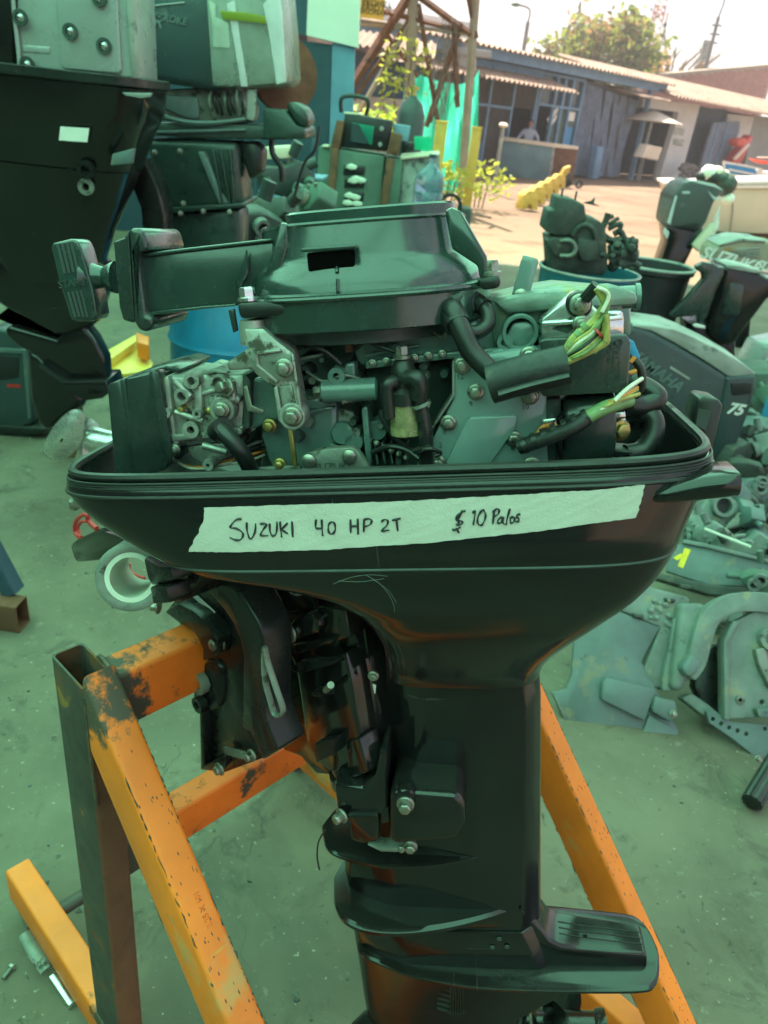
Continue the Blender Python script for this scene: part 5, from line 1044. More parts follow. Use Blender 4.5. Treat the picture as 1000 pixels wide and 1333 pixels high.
FBm = YF(3.35)
tb = thing('outboard_motor', 'outboard with dark cowl wrapped in clear film above its green leg', 'outboard motor', Vector((FBm.L(250, 300).x, 3.5, 0)), 'outboards standing in the workshop')
fp(FBm, 'cowl', k2((-60, -120), (480, -120), (500, 60), (530, 250), (555, 450), (420, 470), (-40, 400)), .03, .42, 'navy_cowl', tb, .03, seg=3)
fp(FBm, 'cowl_side', k2((470, -120), (740, -120), (770, 60), (795, 330), (800, 420), (720, 445), (560, 450), (530, 250)), .10, .34, 'motor_green', tb, .03, seg=3)
fp(FBm, 'film', k2((380, -120), (770, -120), (795, 120), (812, 420), (770, 440), (560, 456), (420, 452)), .018, .40, 'clear_film', tb, .02)
fp(FBm, 'film_edge', k2((690, 20), (770, -60), (790, 60), (810, 425), (760, 440), (730, 230)), .008, .008, 'wrap_fold', tb, .003)
fp(FBm, 'film_fold', k2((500, 20), (540, 0), (570, 200), (610, 450), (575, 452), (540, 230)), .006, .008, 'wrap_fold', tb, .003)
fp(FBm, 'tape_strip', k2((465, 55), (600, 64), (700, 85), (708, 124), (600, 110), (482, 100)), .0, .006, 'leaf_lime', tb, .001)
for body, sz, px_, sh in (('FOUR', .058, (60, 100), .3), ('STROKE', .034, (205, 98), .3)):
    p = k2(px_)[0]; mb = xf(text_bm(body, sz, .001, sh, .001), Matrix.Translation(FBm.W(FBm.L(*p, .026))) @ Matrix.Rotation(R(4), 4, 'Y')); ob('cowl_lettering', mb, 'lower_grey', tb, world=True)
fp(FBm, 'cowl_line', k2((10, 36), (280, 8), (282, 16), (12, 46)), .024, .004, 'grey_shell', tb, .001)
fp(FBm, 'film_crumple', k2((405, 0), (440, 20), (440, 90), (510, 120), (515, 250), (430, 245), (425, 120)), .01, .006, 'clear_film', tb, .002)
fp(FBm, 'engine_base', k2((130, 470), (560, 440), (600, 560), (590, 640), (380, 660), (120, 620)), .10, .3, 'alloy_dirty', tb, .015); fp(FBm, 'base_panel', k2((150, 490), (350, 505), (360, 620), (300, 620), (150, 560)), .085, .03, 'lower_grey', tb, .01)
for k in range(8): x_ = 420 + k * 22; ftube(FBm, 'cable', [(*k2((x_, 470 + 9 * (k % 3)))[0], .08), (*k2((x_ - 10 + 6 * (k % 4), 530))[0], .06), (*k2((x_ + 14, 600 - 10 * (k % 2)))[0], .08)], .006, ('black_rubber', 'alloy_dirty')[k % 3 == 0], tb)
ftube(FBm, 'green_cable', [(*k2((140, 590))[0], .07), (*k2((260, 630))[0], .05), (*k2((420, 640))[0], .05), (*k2((600, 620))[0], .07)], .008, 'lower_grey', tb)
fp(FBm, 'tray', k2((60, 640), (600, 650), (910, 660), (910, 725), (720, 728), (300, 720), (70, 700)), .06, .32, 'engine_dark', tb, .012); fp(FBm, 'tray_lip', k2((100, 680), (600, 668), (600, 682), (100, 698)), .05, .02, 'lower_grey', tb, .004)
fp(FBm, 'white_strap', k2((608, 470), (655, 465), (650, 600), (640, 630), (605, 620)), .06, .01, 'pale_and_sheen', tb, .003)
fp(FBm, 'spare_tray', k2((690, 560), (800, 570), (860, 650), (910, 670), (910, 720), (690, 725)), .04, .25, 'motor_green', tb, .01); fp(FBm, 'spare_lugs', k2((800, 540), (850, 525), (900, 560), (930, 600), (930, 660), (870, 660)), .06, .2, 'motor_green', tb, .02)
mid = fp(FBm, 'midsection', k2((60, 720), (560, 740), (580, 1070), (510, 1085), (180, 1105), (150, 960)), .06, .26, 'motor_green', tb, .03, seg=3)
fp(FBm, 'rib', k2((345, 790), (390, 790), (470, 1000), (515, 1060), (460, 1065)), .045, .03, 'lower_grey', tb, .008)
for x0, x1 in ((420, 470), (460, 510), (510, 530)): fp(FBm, 'rib', k2((x0, 780), (x0 + 14, 780), (x1 + 14, 1060), (x1, 1062)), .04, .03, 'motor_green', tb, .005)
fp(FBm, 'flange', k2((150, 1085), (590, 1055), (590, 1080), (160, 1115)), .04, .3, 'motor_green', tb, .008); fp(FBm, 'lower_leg', k2((175, 1115), (575, 1085), (570, 1280), (560, 1500), (300, 1600), (200, 1400)), .08, .2, 'motor_green', tb, .03)
for p in ((126, 795), (258, 788), (150, 962), (378, 1100), (515, 1105), (260, 1112), (275, 1060)): fbolt(FBm, k2(p)[0], .04, .010, .02, 'bolt_steel', tb)
fp(FBm, 'side_unit', k2((560, 740), (640, 735), (690, 780), (680, 900), (620, 940), (590, 850)), .10, .12, 'black_rubber', tb, .015)
ftube(FBm, 'dangling_hose', [(*k2((735, 730))[0], .12), (*k2((740, 800))[0], .11), (*k2((785, 870))[0], .11), (*k2((790, 945))[0], .11)], .012, 'black_rubber', tb)
ftube(FBm, 'dangling_hose', [(*k2((985, 660))[0], .12), (*k2((960, 780))[0], .11), (*k2((900, 860))[0], .11), (*k2((840, 1080))[0], .11)], .006, 'black_rubber', tb)
mb = MB(); q = FBm.W(FBm.L(*k2((800, 390))[0], .5)); mb.lathe([(.15, -.02), (.155, 0), (.15, .02), (.05, .03)], q, (.5, -.85, .1), 32); fl = ob('flywheel', mb, 'rust_brown', label='rust brown flywheel disc leaning behind the film wrapped outboard', cat='flywheel')
mb = MB(); mb.box((FBm.L(300, 300, .6).x, 3.98, .42), (.09, .09, .84)); ob('stand_post', mb, 'rust_steel', label='rusty square post behind the film wrapped outboard', cat='post')

# small cowl on the floor at the left edge, blue drum, amber tray, cut channel
FC = YF(3.45); t_ = thing('engine_cowl', 'small dark blue cowl with a square opening lying on the floor', 'cowl', Pz(20, 560))
fp(FC, 'shell', [(-40, 440), (0, 428), (20, 430), (36, 458), (40, 500), (44, 552), (20, 560), (-40, 560)], 0, .3, 'navy_cowl', t_, .02, seg=3); fp(FC, 'rim', [(-40, 552), (20, 556), (58, 558), (60, 566), (10, 568), (-40, 564)], -.02, .34, 'black_rubber', t_, .006)
fp(FC, 'opening', [(-20, 462), (24, 466), (24, 492), (-20, 498)], -.005, .01, 'ink_hole_black', t_, .003); fp(FC, 'frame', [(-20, 452), (34, 455), (40, 545), (36, 545), (29, 461), (-20, 458)], -.01, .02, 'lower_grey', t_, .004); fp(FC, 'red_stripe', [(9, 500), (27, 501), (27, 505), (9, 504)], -.004, .006, 'red_paint', t_, 0)  # opening is a flat black patch painted as the dark inside
dp = Pz(288, 640); t_ = thing('blue_drum', 'bright blue plastic drum behind the starter handle', 'drum', Vector((-.78, 3.5, 0)))
mb = MB(); mb.lathe([(.25, 0), (.285, .02), (.29, .28), (.30, .30), (.29, .32), (.29, .58), (.30, .60), (.29, .62), (.285, .84), (.26, .86)], (-.78, 3.5, 0), (0, 0, 1), 40, True, True); ob('body', mb, 'blue_drum', t_, world=True, sharp=50)
mb = MB(); mb.ring((-.78, 3.5, .85), (0, 0, 1), .275, .24, .03, 40); ob('rim', mb, 'blue_drum', t_, .004, world=True)
t_ = thing('parts_tray', 'amber yellow tray with an orange tab lying on the floor by the blue drum', 'tray', Pz(165, 490))
P = [Pz(a, b, .02) for a, b in ((137, 476), (178, 450), (200, 478), (196, 488), (150, 494))]; mb = MB(); mb.loft([P, [p + Vector((0, 0, .03)) for p in P]]); ob('tray', mb, 'amber_plastic', t_, .006, world=True)
P = [Pz(a, b, .05) for a, b in ((137, 470), (178, 446), (180, 454), (142, 482))]; mb = MB(); mb.loft([P, [p + Vector((0, 0, .06)) for p in P]]); ob('lip', mb, 'amber_plastic', t_, .006, world=True)
P = [Pz(a, b, .08) for a, b in ((178, 452), (195, 458), (195, 470), (180, 466))]; mb = MB(); mb.loft([P, [p + Vector((0, 0, .10)) for p in P]]); ob('tab', mb, 'orange_plastic', t_, .006, world=True)
# cut steel channel with blue upright
a0, a1 = Pz(-40, 790, .05), Pz(30, 800, .05); d_ = (a1 - a0).normalized(); t_ = thing('cut_channel', 'rusty cut box section with a short blue upright at the edge', 'steel section', Pz(20, 810))
rb = rtube(a0, a1, .10, .07, (0, 0, 1), .004, True, False, .004); ob('box_section', rb, 'rust_brown', t_, world=True)
b0, b1 = Pz(18, 770, .10), Py(-25, 690, Pz(18, 770, .10).y + .02); ob('upright', rtube(b0, b1, .06, .05, (0, 1, 0), .004), 'wall_navy', t_, world=True)

# ================================================================== things in the workshop, right side
# teal drum with a scrap engine block standing in it
e1 = crop(690, 230, 5.882)
DX, DY = Py(768, 350, 4.75).x, 4.75
t_ = thing('oil_drum', 'teal steel drum with an open top holding a scrap engine block', 'drum', (DX, DY, 0))
mb = MB(); mb.lathe([(.28, 0), (.29, .01), (.287, .30), (.297, .31), (.287, .32), (.287, .58), (.297, .59), (.287, .60), (.287, .86), (.297, .872), (.297, .885), (.28, .885), (.275, .86), (.27, .4)], (DX, DY, 0), (0, 0, 1), 48); ob('body', mb, 'teal_drum', t_, world=True, sharp=40)
mb = MB(); rr = [(DX + .293 * math.cos(2 * math.pi * k / 48), DY + .293 * math.sin(2 * math.pi * k / 48), .882) for k in range(50)]; mb.tube(rr, .008, 8, False); ob('rim', mb, 'pale_and_sheen', t_, world=True)
FE = YF(4.62); t_ = thing('scrap_engine', 'greasy dark green engine block on end in the teal drum', 'engine block', (DX, DY, .5))
fp(FE, 'block', e1((140, 470), (350, 440), (430, 300), (540, 345), (580, 400), (600, 700), (560, 760), (160, 740), (150, 560)), 0, .28, 'scrap', t_, .012)
fp(FE, 'top_casting', e1((105, 410), (140, 255), (185, 255), (205, 150), (330, 175), (420, 215), (430, 300), (350, 445), (200, 455)), -.02, .22, 'scrap', t_, .012); fp(FE, 'notch', e1((262, 178), (325, 182), (318, 212), (290, 220), (265, 200)), -.03, .02, 'yard', t_, 0) if False else None
mb = MB(); 
for k in range(13): a = math.pi * k / 12; mb.bm.verts.new((0, 0, 0)) if False else None
ftube(FE, 'arch_rib', [(*e1((330, 450))[0], -.02), (*e1((370, 390))[0], -.03), (*e1((430, 370))[0], -.03), (*e1((485, 410))[0], -.03), (*e1((500, 480))[0], -.02)], .014, 'scrap', t_); ftube(FE, 'collar', [(*e1((230, 490))[0], -.03), (*e1((310, 490))[0], -.05), (*e1((350, 545))[0], -.05), (*e1((320, 600))[0], -.05), (*e1((230, 605))[0], -.03)], .012, 'alloy_dirty', t_)
fp(FE, 'crank_end', e1((120, 490), (180, 460), (340, 480), (340, 600), (200, 620), (130, 530)), -.03, .16, 'scrap', t_, .015); fp(FE, 'front_plate', e1((370, 470), (520, 490), (540, 640), (400, 660), (360, 560)), -.04, .08, 'scrap', t_, .015)
for k, (pts, w) in enumerate(((((550, 400), (580, 340), (600, 280)), .018), (((580, 330), (640, 300)), .012), (((600, 370), (680, 315)), .012), (((600, 400), (695, 360), (680, 420)), .014), (((560, 450), (620, 490), (700, 480)), .02), (((640, 440), (690, 420), (720, 470), (740, 500)), .018), (((600, 560), (700, 540), (780, 560), (800, 600)), .03), (((650, 640), (740, 600), (820, 620)), .026), (((700, 690), (780, 660), (840, 690)), .022))): ftube(FE, 'linkage', [(*e1(p)[0], .02 + .012 * k) for p in pts], w, 'scrap', t_)
for a, b in (((240, 160), (252, 90)), ((345, 180), (358, 112))): ftube(FE, 'stud', [(*e1(a)[0], .05), (*e1(b)[0], .05)], .006, 'scrap', t_)
fp(FE, 'lever', e1((400, 200), (470, 185), (500, 155), (492, 205), (540, 228), (480, 218)), .04, .012, 'scrap', t_, .002); rnd = random.Random(11)
for k in range(16): p = (rnd.uniform(560, 820), rnd.uniform(500, 690)); fbolt(FE, e1(p)[0], rnd.uniform(-.04, .1), rnd.uniform(.012, .03), rnd.uniform(.02, .05), 'scrap', t_, 'fitting', (rnd.uniform(-1, 1), -1, rnd.uniform(-.3, .8)))
# black bin
FN = YF(5.55); BX, BY = Py(855, 330, 5.55).x, 5.55
t_ = thing('waste_bin', 'black plastic bin with a pale scuffed rim beside the teal drum', 'bin', (BX, BY, 0))
mb = MB(); mb.lathe([(.19, 0), (.2, .01), (.255, .80), (.275, .81), (.275, .84), (.25, .84), (.24, .78), (.2, .1)], (BX, BY, 0), (0, 0, 1), 40); ob('body', mb, 'bin_black', t_, world=True, sharp=40)
mb = MB(); rr = [(BX + .272 * math.cos(2 * math.pi * k / 40), BY + .272 * math.sin(2 * math.pi * k / 40), .842) for k in range(42)]; mb.tube(rr, .011, 8, False); ob('rim', mb, 'pale_and_sheen', t_, world=True)
mb = MB(); q = Py(861, 293, 9.5); mb.box((q.x, 9.6, q.z), (.24, .3, .12)); ob('battery_box', mb, 'bin_black', bev=.01, label='small dark box on the sunlit ground beyond the bin', cat='box')
bpy.data.objects['battery_box'].location.z = 0
# 75 cowl
FH = YF(4.0); h6 = crop(800, 400, 4.165)
t_ = thing('engine_cowl', 'dark teal outboard cowl with pale painted reflection on top, red stripe and number 75', 'cowl', Pz(930, 610), 'loose cowls')
def hood(pts, y): return [FH.W(FH.L(a, b, y)) for a, b in h6(*pts)]
near = [(-20, 130), (100, 100), (200, 130), (330, 200), (480, 290), (610, 372), (640, 380), (600, 520), (560, 640), (520, 830), (300, 860), (-20, 800)]
mb = MB(); mb.prism(FH.xz(h6(*near), 0), 0, .34); xf(mb, FH.M); ob('shell', mb, 'navy_cowl', t_, .03, 3, world=True)
fp(FH, 'end_face', h6((606, 378), (640, 380), (768, 370), (760, 450), (735, 560), (655, 770), (640, 835), (520, 838), (560, 640)), -.012, .34, 'navy_cowl', t_, .016, seg=3)
top_ = hood([(96, 106), (110, 96), (200, 102), (320, 118), (420, 160), (560, 230), (700, 310), (768, 362), (700, 385), (610, 378), (480, 292), (330, 205), (200, 135)], .05)
fp(FH, 'pale_and_sheen', h6((96, 106), (112, 94), (200, 100), (320, 118), (420, 158), (560, 226), (700, 306), (770, 362), (700, 384), (612, 372), (480, 284), (330, 196), (200, 128)), .01, .30, 'pale_and_sheen', t_, .02, seg=3)  # pale slab: whitish reflection painted onto the cowl top
fp(FH, 'vent', h6((632, 415), (745, 415), (740, 470), (640, 480)), -.02, .02, 'ink_hole_black', t_, .004); fp(FH, 'red_stripe', h6((60, 440), (120, 470), (240, 515), (365, 570), (360, 632), (220, 560), (60, 500)), -.006, .008, 'red_paint', t_, 0)
mb = xf(text_bm('75', .085, .001, .25, .003), Matrix.Translation(FH.W(FH.L(*h6((655, 555))[0], -.016))) @ Matrix.Rotation(R(3), 4, 'Y')); ob('cowl_number', mb, 'white_ink', t_, world=True)
mb = xf(text_bm('YAMAHA', .085, .001, .2, .002), Matrix.Translation(FH.W(FH.L(*h6((225, 345))[0], -.003))) @ Matrix.Rotation(R(27), 4, 'Y')); ob('faded_lettering', mb, 'lower_grey', t_, world=True)
fp(FH, 'side_line', h6((305, 318), (410, 385), (405, 395), (300, 330)), -.004, .004, 'pale_and_sheen', t_, 0); fp(FH, 'base_rim', h6((500, 826), (650, 830), (640, 850), (500, 850)), -.02, .3, 'black_rubber', t_, .005)
# black outboards standing at the edge of the shade
g6 = crop(860, 300, 7.143); FG = YF(5.2)
t_ = thing('outboard_motor', 'black outboard with its cowl off standing behind the numbered cowl', 'outboard motor', Vector((FG.L(960, 440).x, 5.3, 0)), 'outboards standing in the workshop')
fp(FG, 'mid_cowl', g6((590, 330), (760, 345), (940, 400), (1000, 440), (1180, 460), (1150, 560), (1000, 640), (880, 800), (780, 930), (700, 1050), (560, 1080), (440, 960), (470, 800), (560, 560)), .0, .30, 'black_paint', t_, .03, seg=3)
fp(FG, 'panel', g6((650, 480), (790, 500), (740, 800), (560, 800), (600, 600)), -.015, .04, 'black_plastic', t_, .02); fp(FG, 'foot', g6((290, 880), (440, 860), (700, 1000), (700, 1400), (300, 1400)), .05, .3, 'black_satin', t_, .02)
fp(FG, 'mesh_top', g6((600, 315), (760, 330), (950, 375), (940, 410), (760, 380), (610, 355)), -.01, .25, 'pale_and_sheen', t_, .008)
fp(FG, 'bracket_arm', g6((325, 335), (400, 298), (490, 305), (550, 340), (600, 340), (590, 420), (520, 560), (440, 800), (350, 900), (350, 790), (100, 820), (85, 790), (240, 640), (400, 450), (390, 400), (340, 370)), -.05, .06, 'black_plastic', t_, .012)
fp(FG, 'white_tag', g6((300, 880), (330, 865), (420, 890), (415, 915), (320, 900)), -.06, .02, 'white_plastic', t_, .004)
FK = YF(6.3); t_ = thing('outboard_motor', 'outboard with a brown cowl, silver trim and white lettering at the yard edge', 'outboard motor', Vector((FK.L(950, 400).x, 6.45, 0)), 'outboards standing in the workshop')
fp(FK, 'cowl', g6((470, 300), (500, 180), (590, 110), (760, 75), (980, 100), (1150, 130), (1150, 400), (900, 370), (600, 330)), 0, .34, 'beam_brown', t_, .03, seg=3); fp(FK, 'trim', g6((540, 140), (590, 112), (750, 72), (980, 92), (980, 112), (750, 100), (620, 130)), -.012, .36, 'pale_and_sheen', t_, .01)
for k in range(4): fp(FK, 'trim_slat', g6((640 + 30 * k, 190 + 14 * k), (760, 168 + 22 * k), (930, 158 + 26 * k), (930, 168 + 26 * k), (760, 182 + 22 * k)), -.012, .02, 'pale_and_sheen', t_, .003)
mb = xf(text_bm('SUZUKI', .13, .001, .25, .004), Matrix.Translation(FK.W(FK.L(*g6((630, 275))[0], -.004))) @ Matrix.Rotation(R(9), 4, 'Y')); ob('cowl_lettering', mb, 'white_ink', t_, world=True)
mb = xf(text_bm('SUZ', .09, .001, .25, .004), Matrix.Translation(FK.W(FK.L(*g6((985, 340))[0], -.004))) @ Matrix.Rotation(R(9), 4, 'Y')); ob('cowl_lettering', mb, 'white_ink', t_, world=True)
fp(FK, 'leg', g6((620, 330), (900, 370), (860, 700), (820, 1100), (700, 1100), (680, 700)), .08, .2, 'black_paint', t_, .02)
# film-wrapped motor on a dark leg
w6 = crop(840, 200, 6.25); FW = YF(8.6); t_ = thing('outboard_motor', 'outboard bundled in clear plastic wrap standing by the boat', 'outboard motor', Vector((FW.L(890, 390).x, 8.8, 0)), 'outboards standing in the workshop')
fp(FW, 'cowl', w6((225, 350), (310, 240), (400, 225), (560, 255), (640, 300), (560, 400), (500, 560), (440, 640), (200, 600), (180, 560)), 0, .5, 'bin_black', t_, .05, seg=3)
fp(FW, 'midsection', w6((165, 580), (460, 560), (480, 640), (400, 760), (330, 900), (240, 1100), (60, 1330), (-30, 1300), (120, 900), (180, 720)), .05, .3, 'black_paint', t_, .03)
fp(FW, 'wrap', w6((150, 600), (190, 480), (250, 330), (310, 225), (380, 208), (560, 240), (660, 300), (650, 420), (600, 600), (520, 760), (440, 810), (380, 740), (470, 560), (200, 620)), -.05, .6, 'plastic_wrap', t_, .05, seg=2)
for pts in (((300, 235), (380, 212), (570, 250), (640, 300), (560, 270), (380, 226)), ((180, 560), (250, 340), (262, 345), (205, 580)), ((510, 300), (560, 350), (640, 370), (560, 380)), ((570, 500), (610, 420), (600, 600), (540, 700)), ((160, 600), (200, 640), (180, 700), (150, 640)), ((300, 310), (360, 305), (370, 325), (310, 330))): fp(FW, 'wrap_fold', w6(*pts), -.07, .02, 'wrap_fold', t_, .004)
fp(FW, 'brown_paper', w6((480, 640), (560, 560), (600, 600), (540, 720), (440, 810), (390, 750)), -.06, .1, 'cream', t_, .02)

# ---- gearcase and brackets lying on the floor
r8 = crop(680, 640, 2.897)
o_ = Pz(860, 930, 0.0); FR = Frame((1, 0, 0), (0, .80, -.60), (0, .60, .80), o_ + Vector((0, 0, .10)))
t_ = thing('gearcase_leg', 'grey blue outboard lower leg with a wide flat plate lying on the floor', 'gearcase', Pz(800, 900), 'salvaged motor parts')
fp(FR, 'plate', r8((195, 560), (290, 470), (350, 445), (520, 512), (450, 640), (505, 745), (592, 905), (545, 1016), (160, 862), (112, 758), (165, 745), (185, 690)), .0, .018, 'lower_grey', t_, .004)
fp(FR, 'plate_bar', r8((302, 720), (320, 700), (510, 745), (462, 866), (300, 785)), -.028, .03, 'lower_grey', t_, .006); fp(FR, 'plate_tail', r8((480, 840), (592, 905), (545, 1016), (430, 970)), -.01, .03, 'lower_grey', t_, .004)
fp(FR, 'leg_panel', r8((350, 395), (470, 355), (640, 400), (600, 520), (545, 740), (500, 745), (445, 700), (520, 512), (350, 440)), .0, .05, 'bracket_grey', t_, .012); fp(FR, 'leg_tube', r8((600, 420), (690, 420), (720, 470), (640, 690), (600, 760), (560, 740)), -.05, .09, 'bracket_grey', t_, .025, seg=3)
fp(FR, 'bolt_block', r8((500, 770), (580, 790), (590, 850), (560, 870), (490, 830)), -.04, .05, 'lower_grey', t_, .008); fbolt(FR, r8((570, 838))[0], -.045, .011, .014, 'bolt_steel', t_)
for p in ((440, 470), (560, 410), (620, 360)): fp(FR, 'lug', r8((p[0] - 22, p[1] - 12), (p[0] + 20, p[1] - 6), (p[0] + 18, p[1] + 8), (p[0] - 20, p[1] + 4)), -.012, .02, 'scrap', t_, .004)
rnd = random.Random(4)
for k in range(14): p = (rnd.uniform(480, 560), rnd.uniform(400, 520)); fbolt(FR, r8(p)[0], -.004, rnd.uniform(.004, .010), rnd.uniform(.004, .012), 'bracket_grey', t_, 'crumb')
t2 = thing('clamp_bracket', 'pale grey green transom bracket with a curved arm and bolt holes', 'bracket', Pz(960, 960), 'salvaged motor parts')
def pth(fr, name, pts, y, w, dep, mat, parent, bev=.006):
    P = smooth_path([Vector((a, b, 0)) for a, b in pts], 5); L_, R_ = [], []
    for i, p in enumerate(P):
        d = (P[min(i + 1, len(P) - 1)] - P[max(i - 1, 0)]).normalized(); n = Vector((-d.y, d.x, 0)); L_.append((p.x + n.x * w, p.y + n.y * w)); R_.append((p.x - n.x * w, p.y - n.y * w))
    return fp(fr, name, L_ + R_[::-1], y, dep, mat, parent, bev)
pth(FR, 'curved_arm', r8((625, 690), (660, 640), (690, 530), (720, 470), (790, 425), (880, 415), (1000, 430)), -.08, 13, .06, 'bracket_grey', t2); fp(FR, 'arm_knuckle', r8((600, 660), (640, 610), (680, 640), (660, 690), (620, 700)), -.09, .07, 'lower_grey', t2, .012)
pl_o = FR.xz(r8((768, 860), (765, 560), (800, 490), (870, 455), (960, 440), (1060, 450), (1060, 850), (930, 850)), -.06)
hl = [circ(q.x, q.z, r_, 14) for q, r_ in ((FR.L(*r8((925, 552))[0], -.06), .022), (FR.L(*r8((820, 785))[0], -.06), .008), (FR.L(*r8((905, 795))[0], -.06), .007))]
mb = MB(); mb.holed(pl_o, hl, -.06, -.03); xf(mb, FR.M); ob('side_plate', mb, 'bracket_grey', t2, .003, 1, world=True)
fp(FR, 'plate_edge', r8((764, 860), (760, 560), (798, 485), (820, 490), (782, 565), (784, 862)), -.075, .05, 'bracket_grey', t2, .005); fring(FR, 'eye', r8((925, 556))[0], -.058, .036, .022, .03, 'bracket_grey', t2); pth(FR, 'eye_arm', r8((900, 590), (915, 650), (960, 740)), -.085, 7, .03, 'alloy_dirty', t2)
fl_o = FR.xz(r8((695, 830), (720, 825), (790, 868), (920, 880), (1060, 900), (1060, 1060), (960, 1040), (880, 1030), (860, 985), (790, 930), (705, 872)), -.05); hl = [circ(q.x, q.z, .0065, 10) for q in (FR.L(*r8(p)[0], -.05) for p in ((720, 858), (750, 875), (780, 890), (812, 902), (845, 914), (915, 895)))]
mb = MB(); mb.holed(fl_o, hl, -.05, -.03); xf(mb, FR.M); ob('hole_flange', mb, 'lower_grey', t2, .002, 1, world=True); fring(FR, 'washer', r8((820, 785))[0], -.062, .013, .006, .006, 'alloy_dirty', t2); fbolt(FR, r8((905, 828))[0], -.07, .013, .02, 'lower_grey', t2); fp(FR, 'lever', r8((885, 820), (960, 815), (960, 850), (895, 852)), -.09, .03, 'lower_grey', t2, .004)
fbolt(FR, r8((890, 1010))[0], -.06, .011, .014, 'bolt_steel', t2); fp(FR, 'drip_lug', r8((860, 1020), (915, 1035), (910, 1055), (870, 1045)), -.06, .03, 'alloy_dirty', t2, .006); fp(FR, 'dark_core', r8((650, 640), (720, 580), (770, 570), (770, 850), (690, 830), (650, 740)), .02, .05, 'black_satin', t2, .01)
fp(FR, 'core_lip', r8((640, 760), (700, 800), (770, 860), (740, 870), (690, 850), (600, 780)), -.02, .05, 'bracket_grey', t2, .008); pth(FR, 'inner_arm', r8((600, 480), (580, 600), (560, 700), (560, 750)), -.02, 10, .05, 'bracket_grey', t2)
# ribbed grip
ga, gb = Pz(978, 1046, .03), Pz(1012, 990, .07); t3 = thing('ribbed_grip', 'black ribbed rubber grip on the floor at the edge', 'grip', ga); dd = (gb - ga)
mb = MB(); seg = 24; mb.loft([[ga + dd * f_ + (dd.cross(Vector((0, 0, 1))).normalized() * math.cos(2 * math.pi * k / seg) + dd.cross(dd.cross(Vector((0, 0, 1)))).normalized() * math.sin(2 * math.pi * k / seg)) * (.026 + .003 * (k % 2)) * s_ for k in range(seg)] for f_, s_ in ((0, .7), (.02, 1), (1, 1.05))]); ob('rubber', mb, 'black_rubber', t3, world=True, sharp=20)
# long green panel with a yellow mark, castings behind it
m5 = crop(860, 560, 7.143)
op = Pz(950, 790, 0); FP = Frame((.96, -.26, 0), (.20, .73, -.65), (.17, .63, .76), op + Vector((.0, .12, .26)))
t_ = thing('cowl_panel', 'long grey green panel with a yellow painted mark', 'panel', Pz(960, 800), 'salvaged motor parts')
fp(FP, 'face', r8((540, 300), (560, 215), (610, 185), (700, 205), (1060, 295), (1060, 390), (930, 360), (700, 350)), 0, .02, 'lower_grey', t_, .005); fp(FP, 'rim', r8((610, 178), (700, 196), (1060, 286), (1060, 300), (700, 212), (600, 192)), -.015, .05, 'bracket_grey', t_, .004); fp(FP, 'lower_fold', r8((520, 305), (700, 345), (1060, 390), (1060, 420), (700, 385), (500, 325)), .0, .06, 'scrap', t_, .006)
for pts in (((566, 248), (596, 232), (612, 240), (582, 258)), ((610, 212), (634, 218), (604, 288), (584, 280))): fp(FP, 'painted_mark', r8(*pts), -.003, .003, 'yellow_ink', t_, 0)
fbolt(FP, r8((905, 300))[0], -.004, .011, .006, 'alloy_dirty', t_); ftube(FP, 'rod', [(*m5((405, 915))[0], -.08), (*m5((480, 945))[0], -.08), (*m5((840, 1085))[0], -.08)], .006, 'nylon_bush', t_)
oc = Pz(940, 720, 0); FQ = Frame((1, 0, 0), (0, .85, -.52), (0, .52, .85), oc + Vector((0, .25, .2)))
t_ = thing('exhaust_casting', 'grey green casting with a large round port beneath the grab handle', 'casting', Pz(940, 720), 'salvaged motor parts')
fp(FQ, 'body', m5((360, 760), (420, 640), (560, 590), (700, 640), (760, 740), (640, 860), (560, 1000), (500, 1040), (520, 900), (400, 840)), .0, .10, 'bracket_grey', t_, .02, seg=3); fring(FQ, 'port', m5((560, 710))[0], .0, .052, .036, .04, 'bracket_grey', t_); mb = MB(); mb.lathe([(.037, 0), (.036, .004)], FQ.W(FQ.L(*m5((560, 710))[0], -.008)), FQ.M.to_3x3() @ Vector((0, -1, 0)), 22); ob('bore', mb, 'ink_hole_black', t_, world=True)  # bore is a black disc carrying the port's inner shade
fp(FQ, 'flange', m5((600, 900), (720, 770), (880, 720), (960, 740), (900, 840), (760, 900), (640, 930), (600, 1000)), -.03, .06, 'alloy_dirty', t_, .012); fp(FQ, 'flange_slot', m5((730, 790), (860, 770), (850, 790), (740, 806)), -.034, .01, 'ink_hole_black', t_, .002); fp(FQ, 'lug', m5((500, 420), (640, 380), (760, 480), (860, 560), (860, 700), (740, 740), (700, 640), (560, 590)), .04, .10, 'lower_grey', t_, .02)  # flange slot is a black strip, its shade put into the colour
ftube(FQ, 'wire', [(*m5((1000, 640))[0], -.05), (*m5((960, 800))[0], -.05), (*m5((850, 900))[0], -.05), (*m5((700, 970))[0], -.05)], .006, 'black_rubber', t_); ftube(FQ, 'linkage', [(*m5((560, 1060))[0], -.07), (*m5((600, 1100))[0], -.08), (*m5((700, 1090))[0], -.08), (*m5((740, 1060))[0], -.07)], .010, 'alloy_dirty', t_)
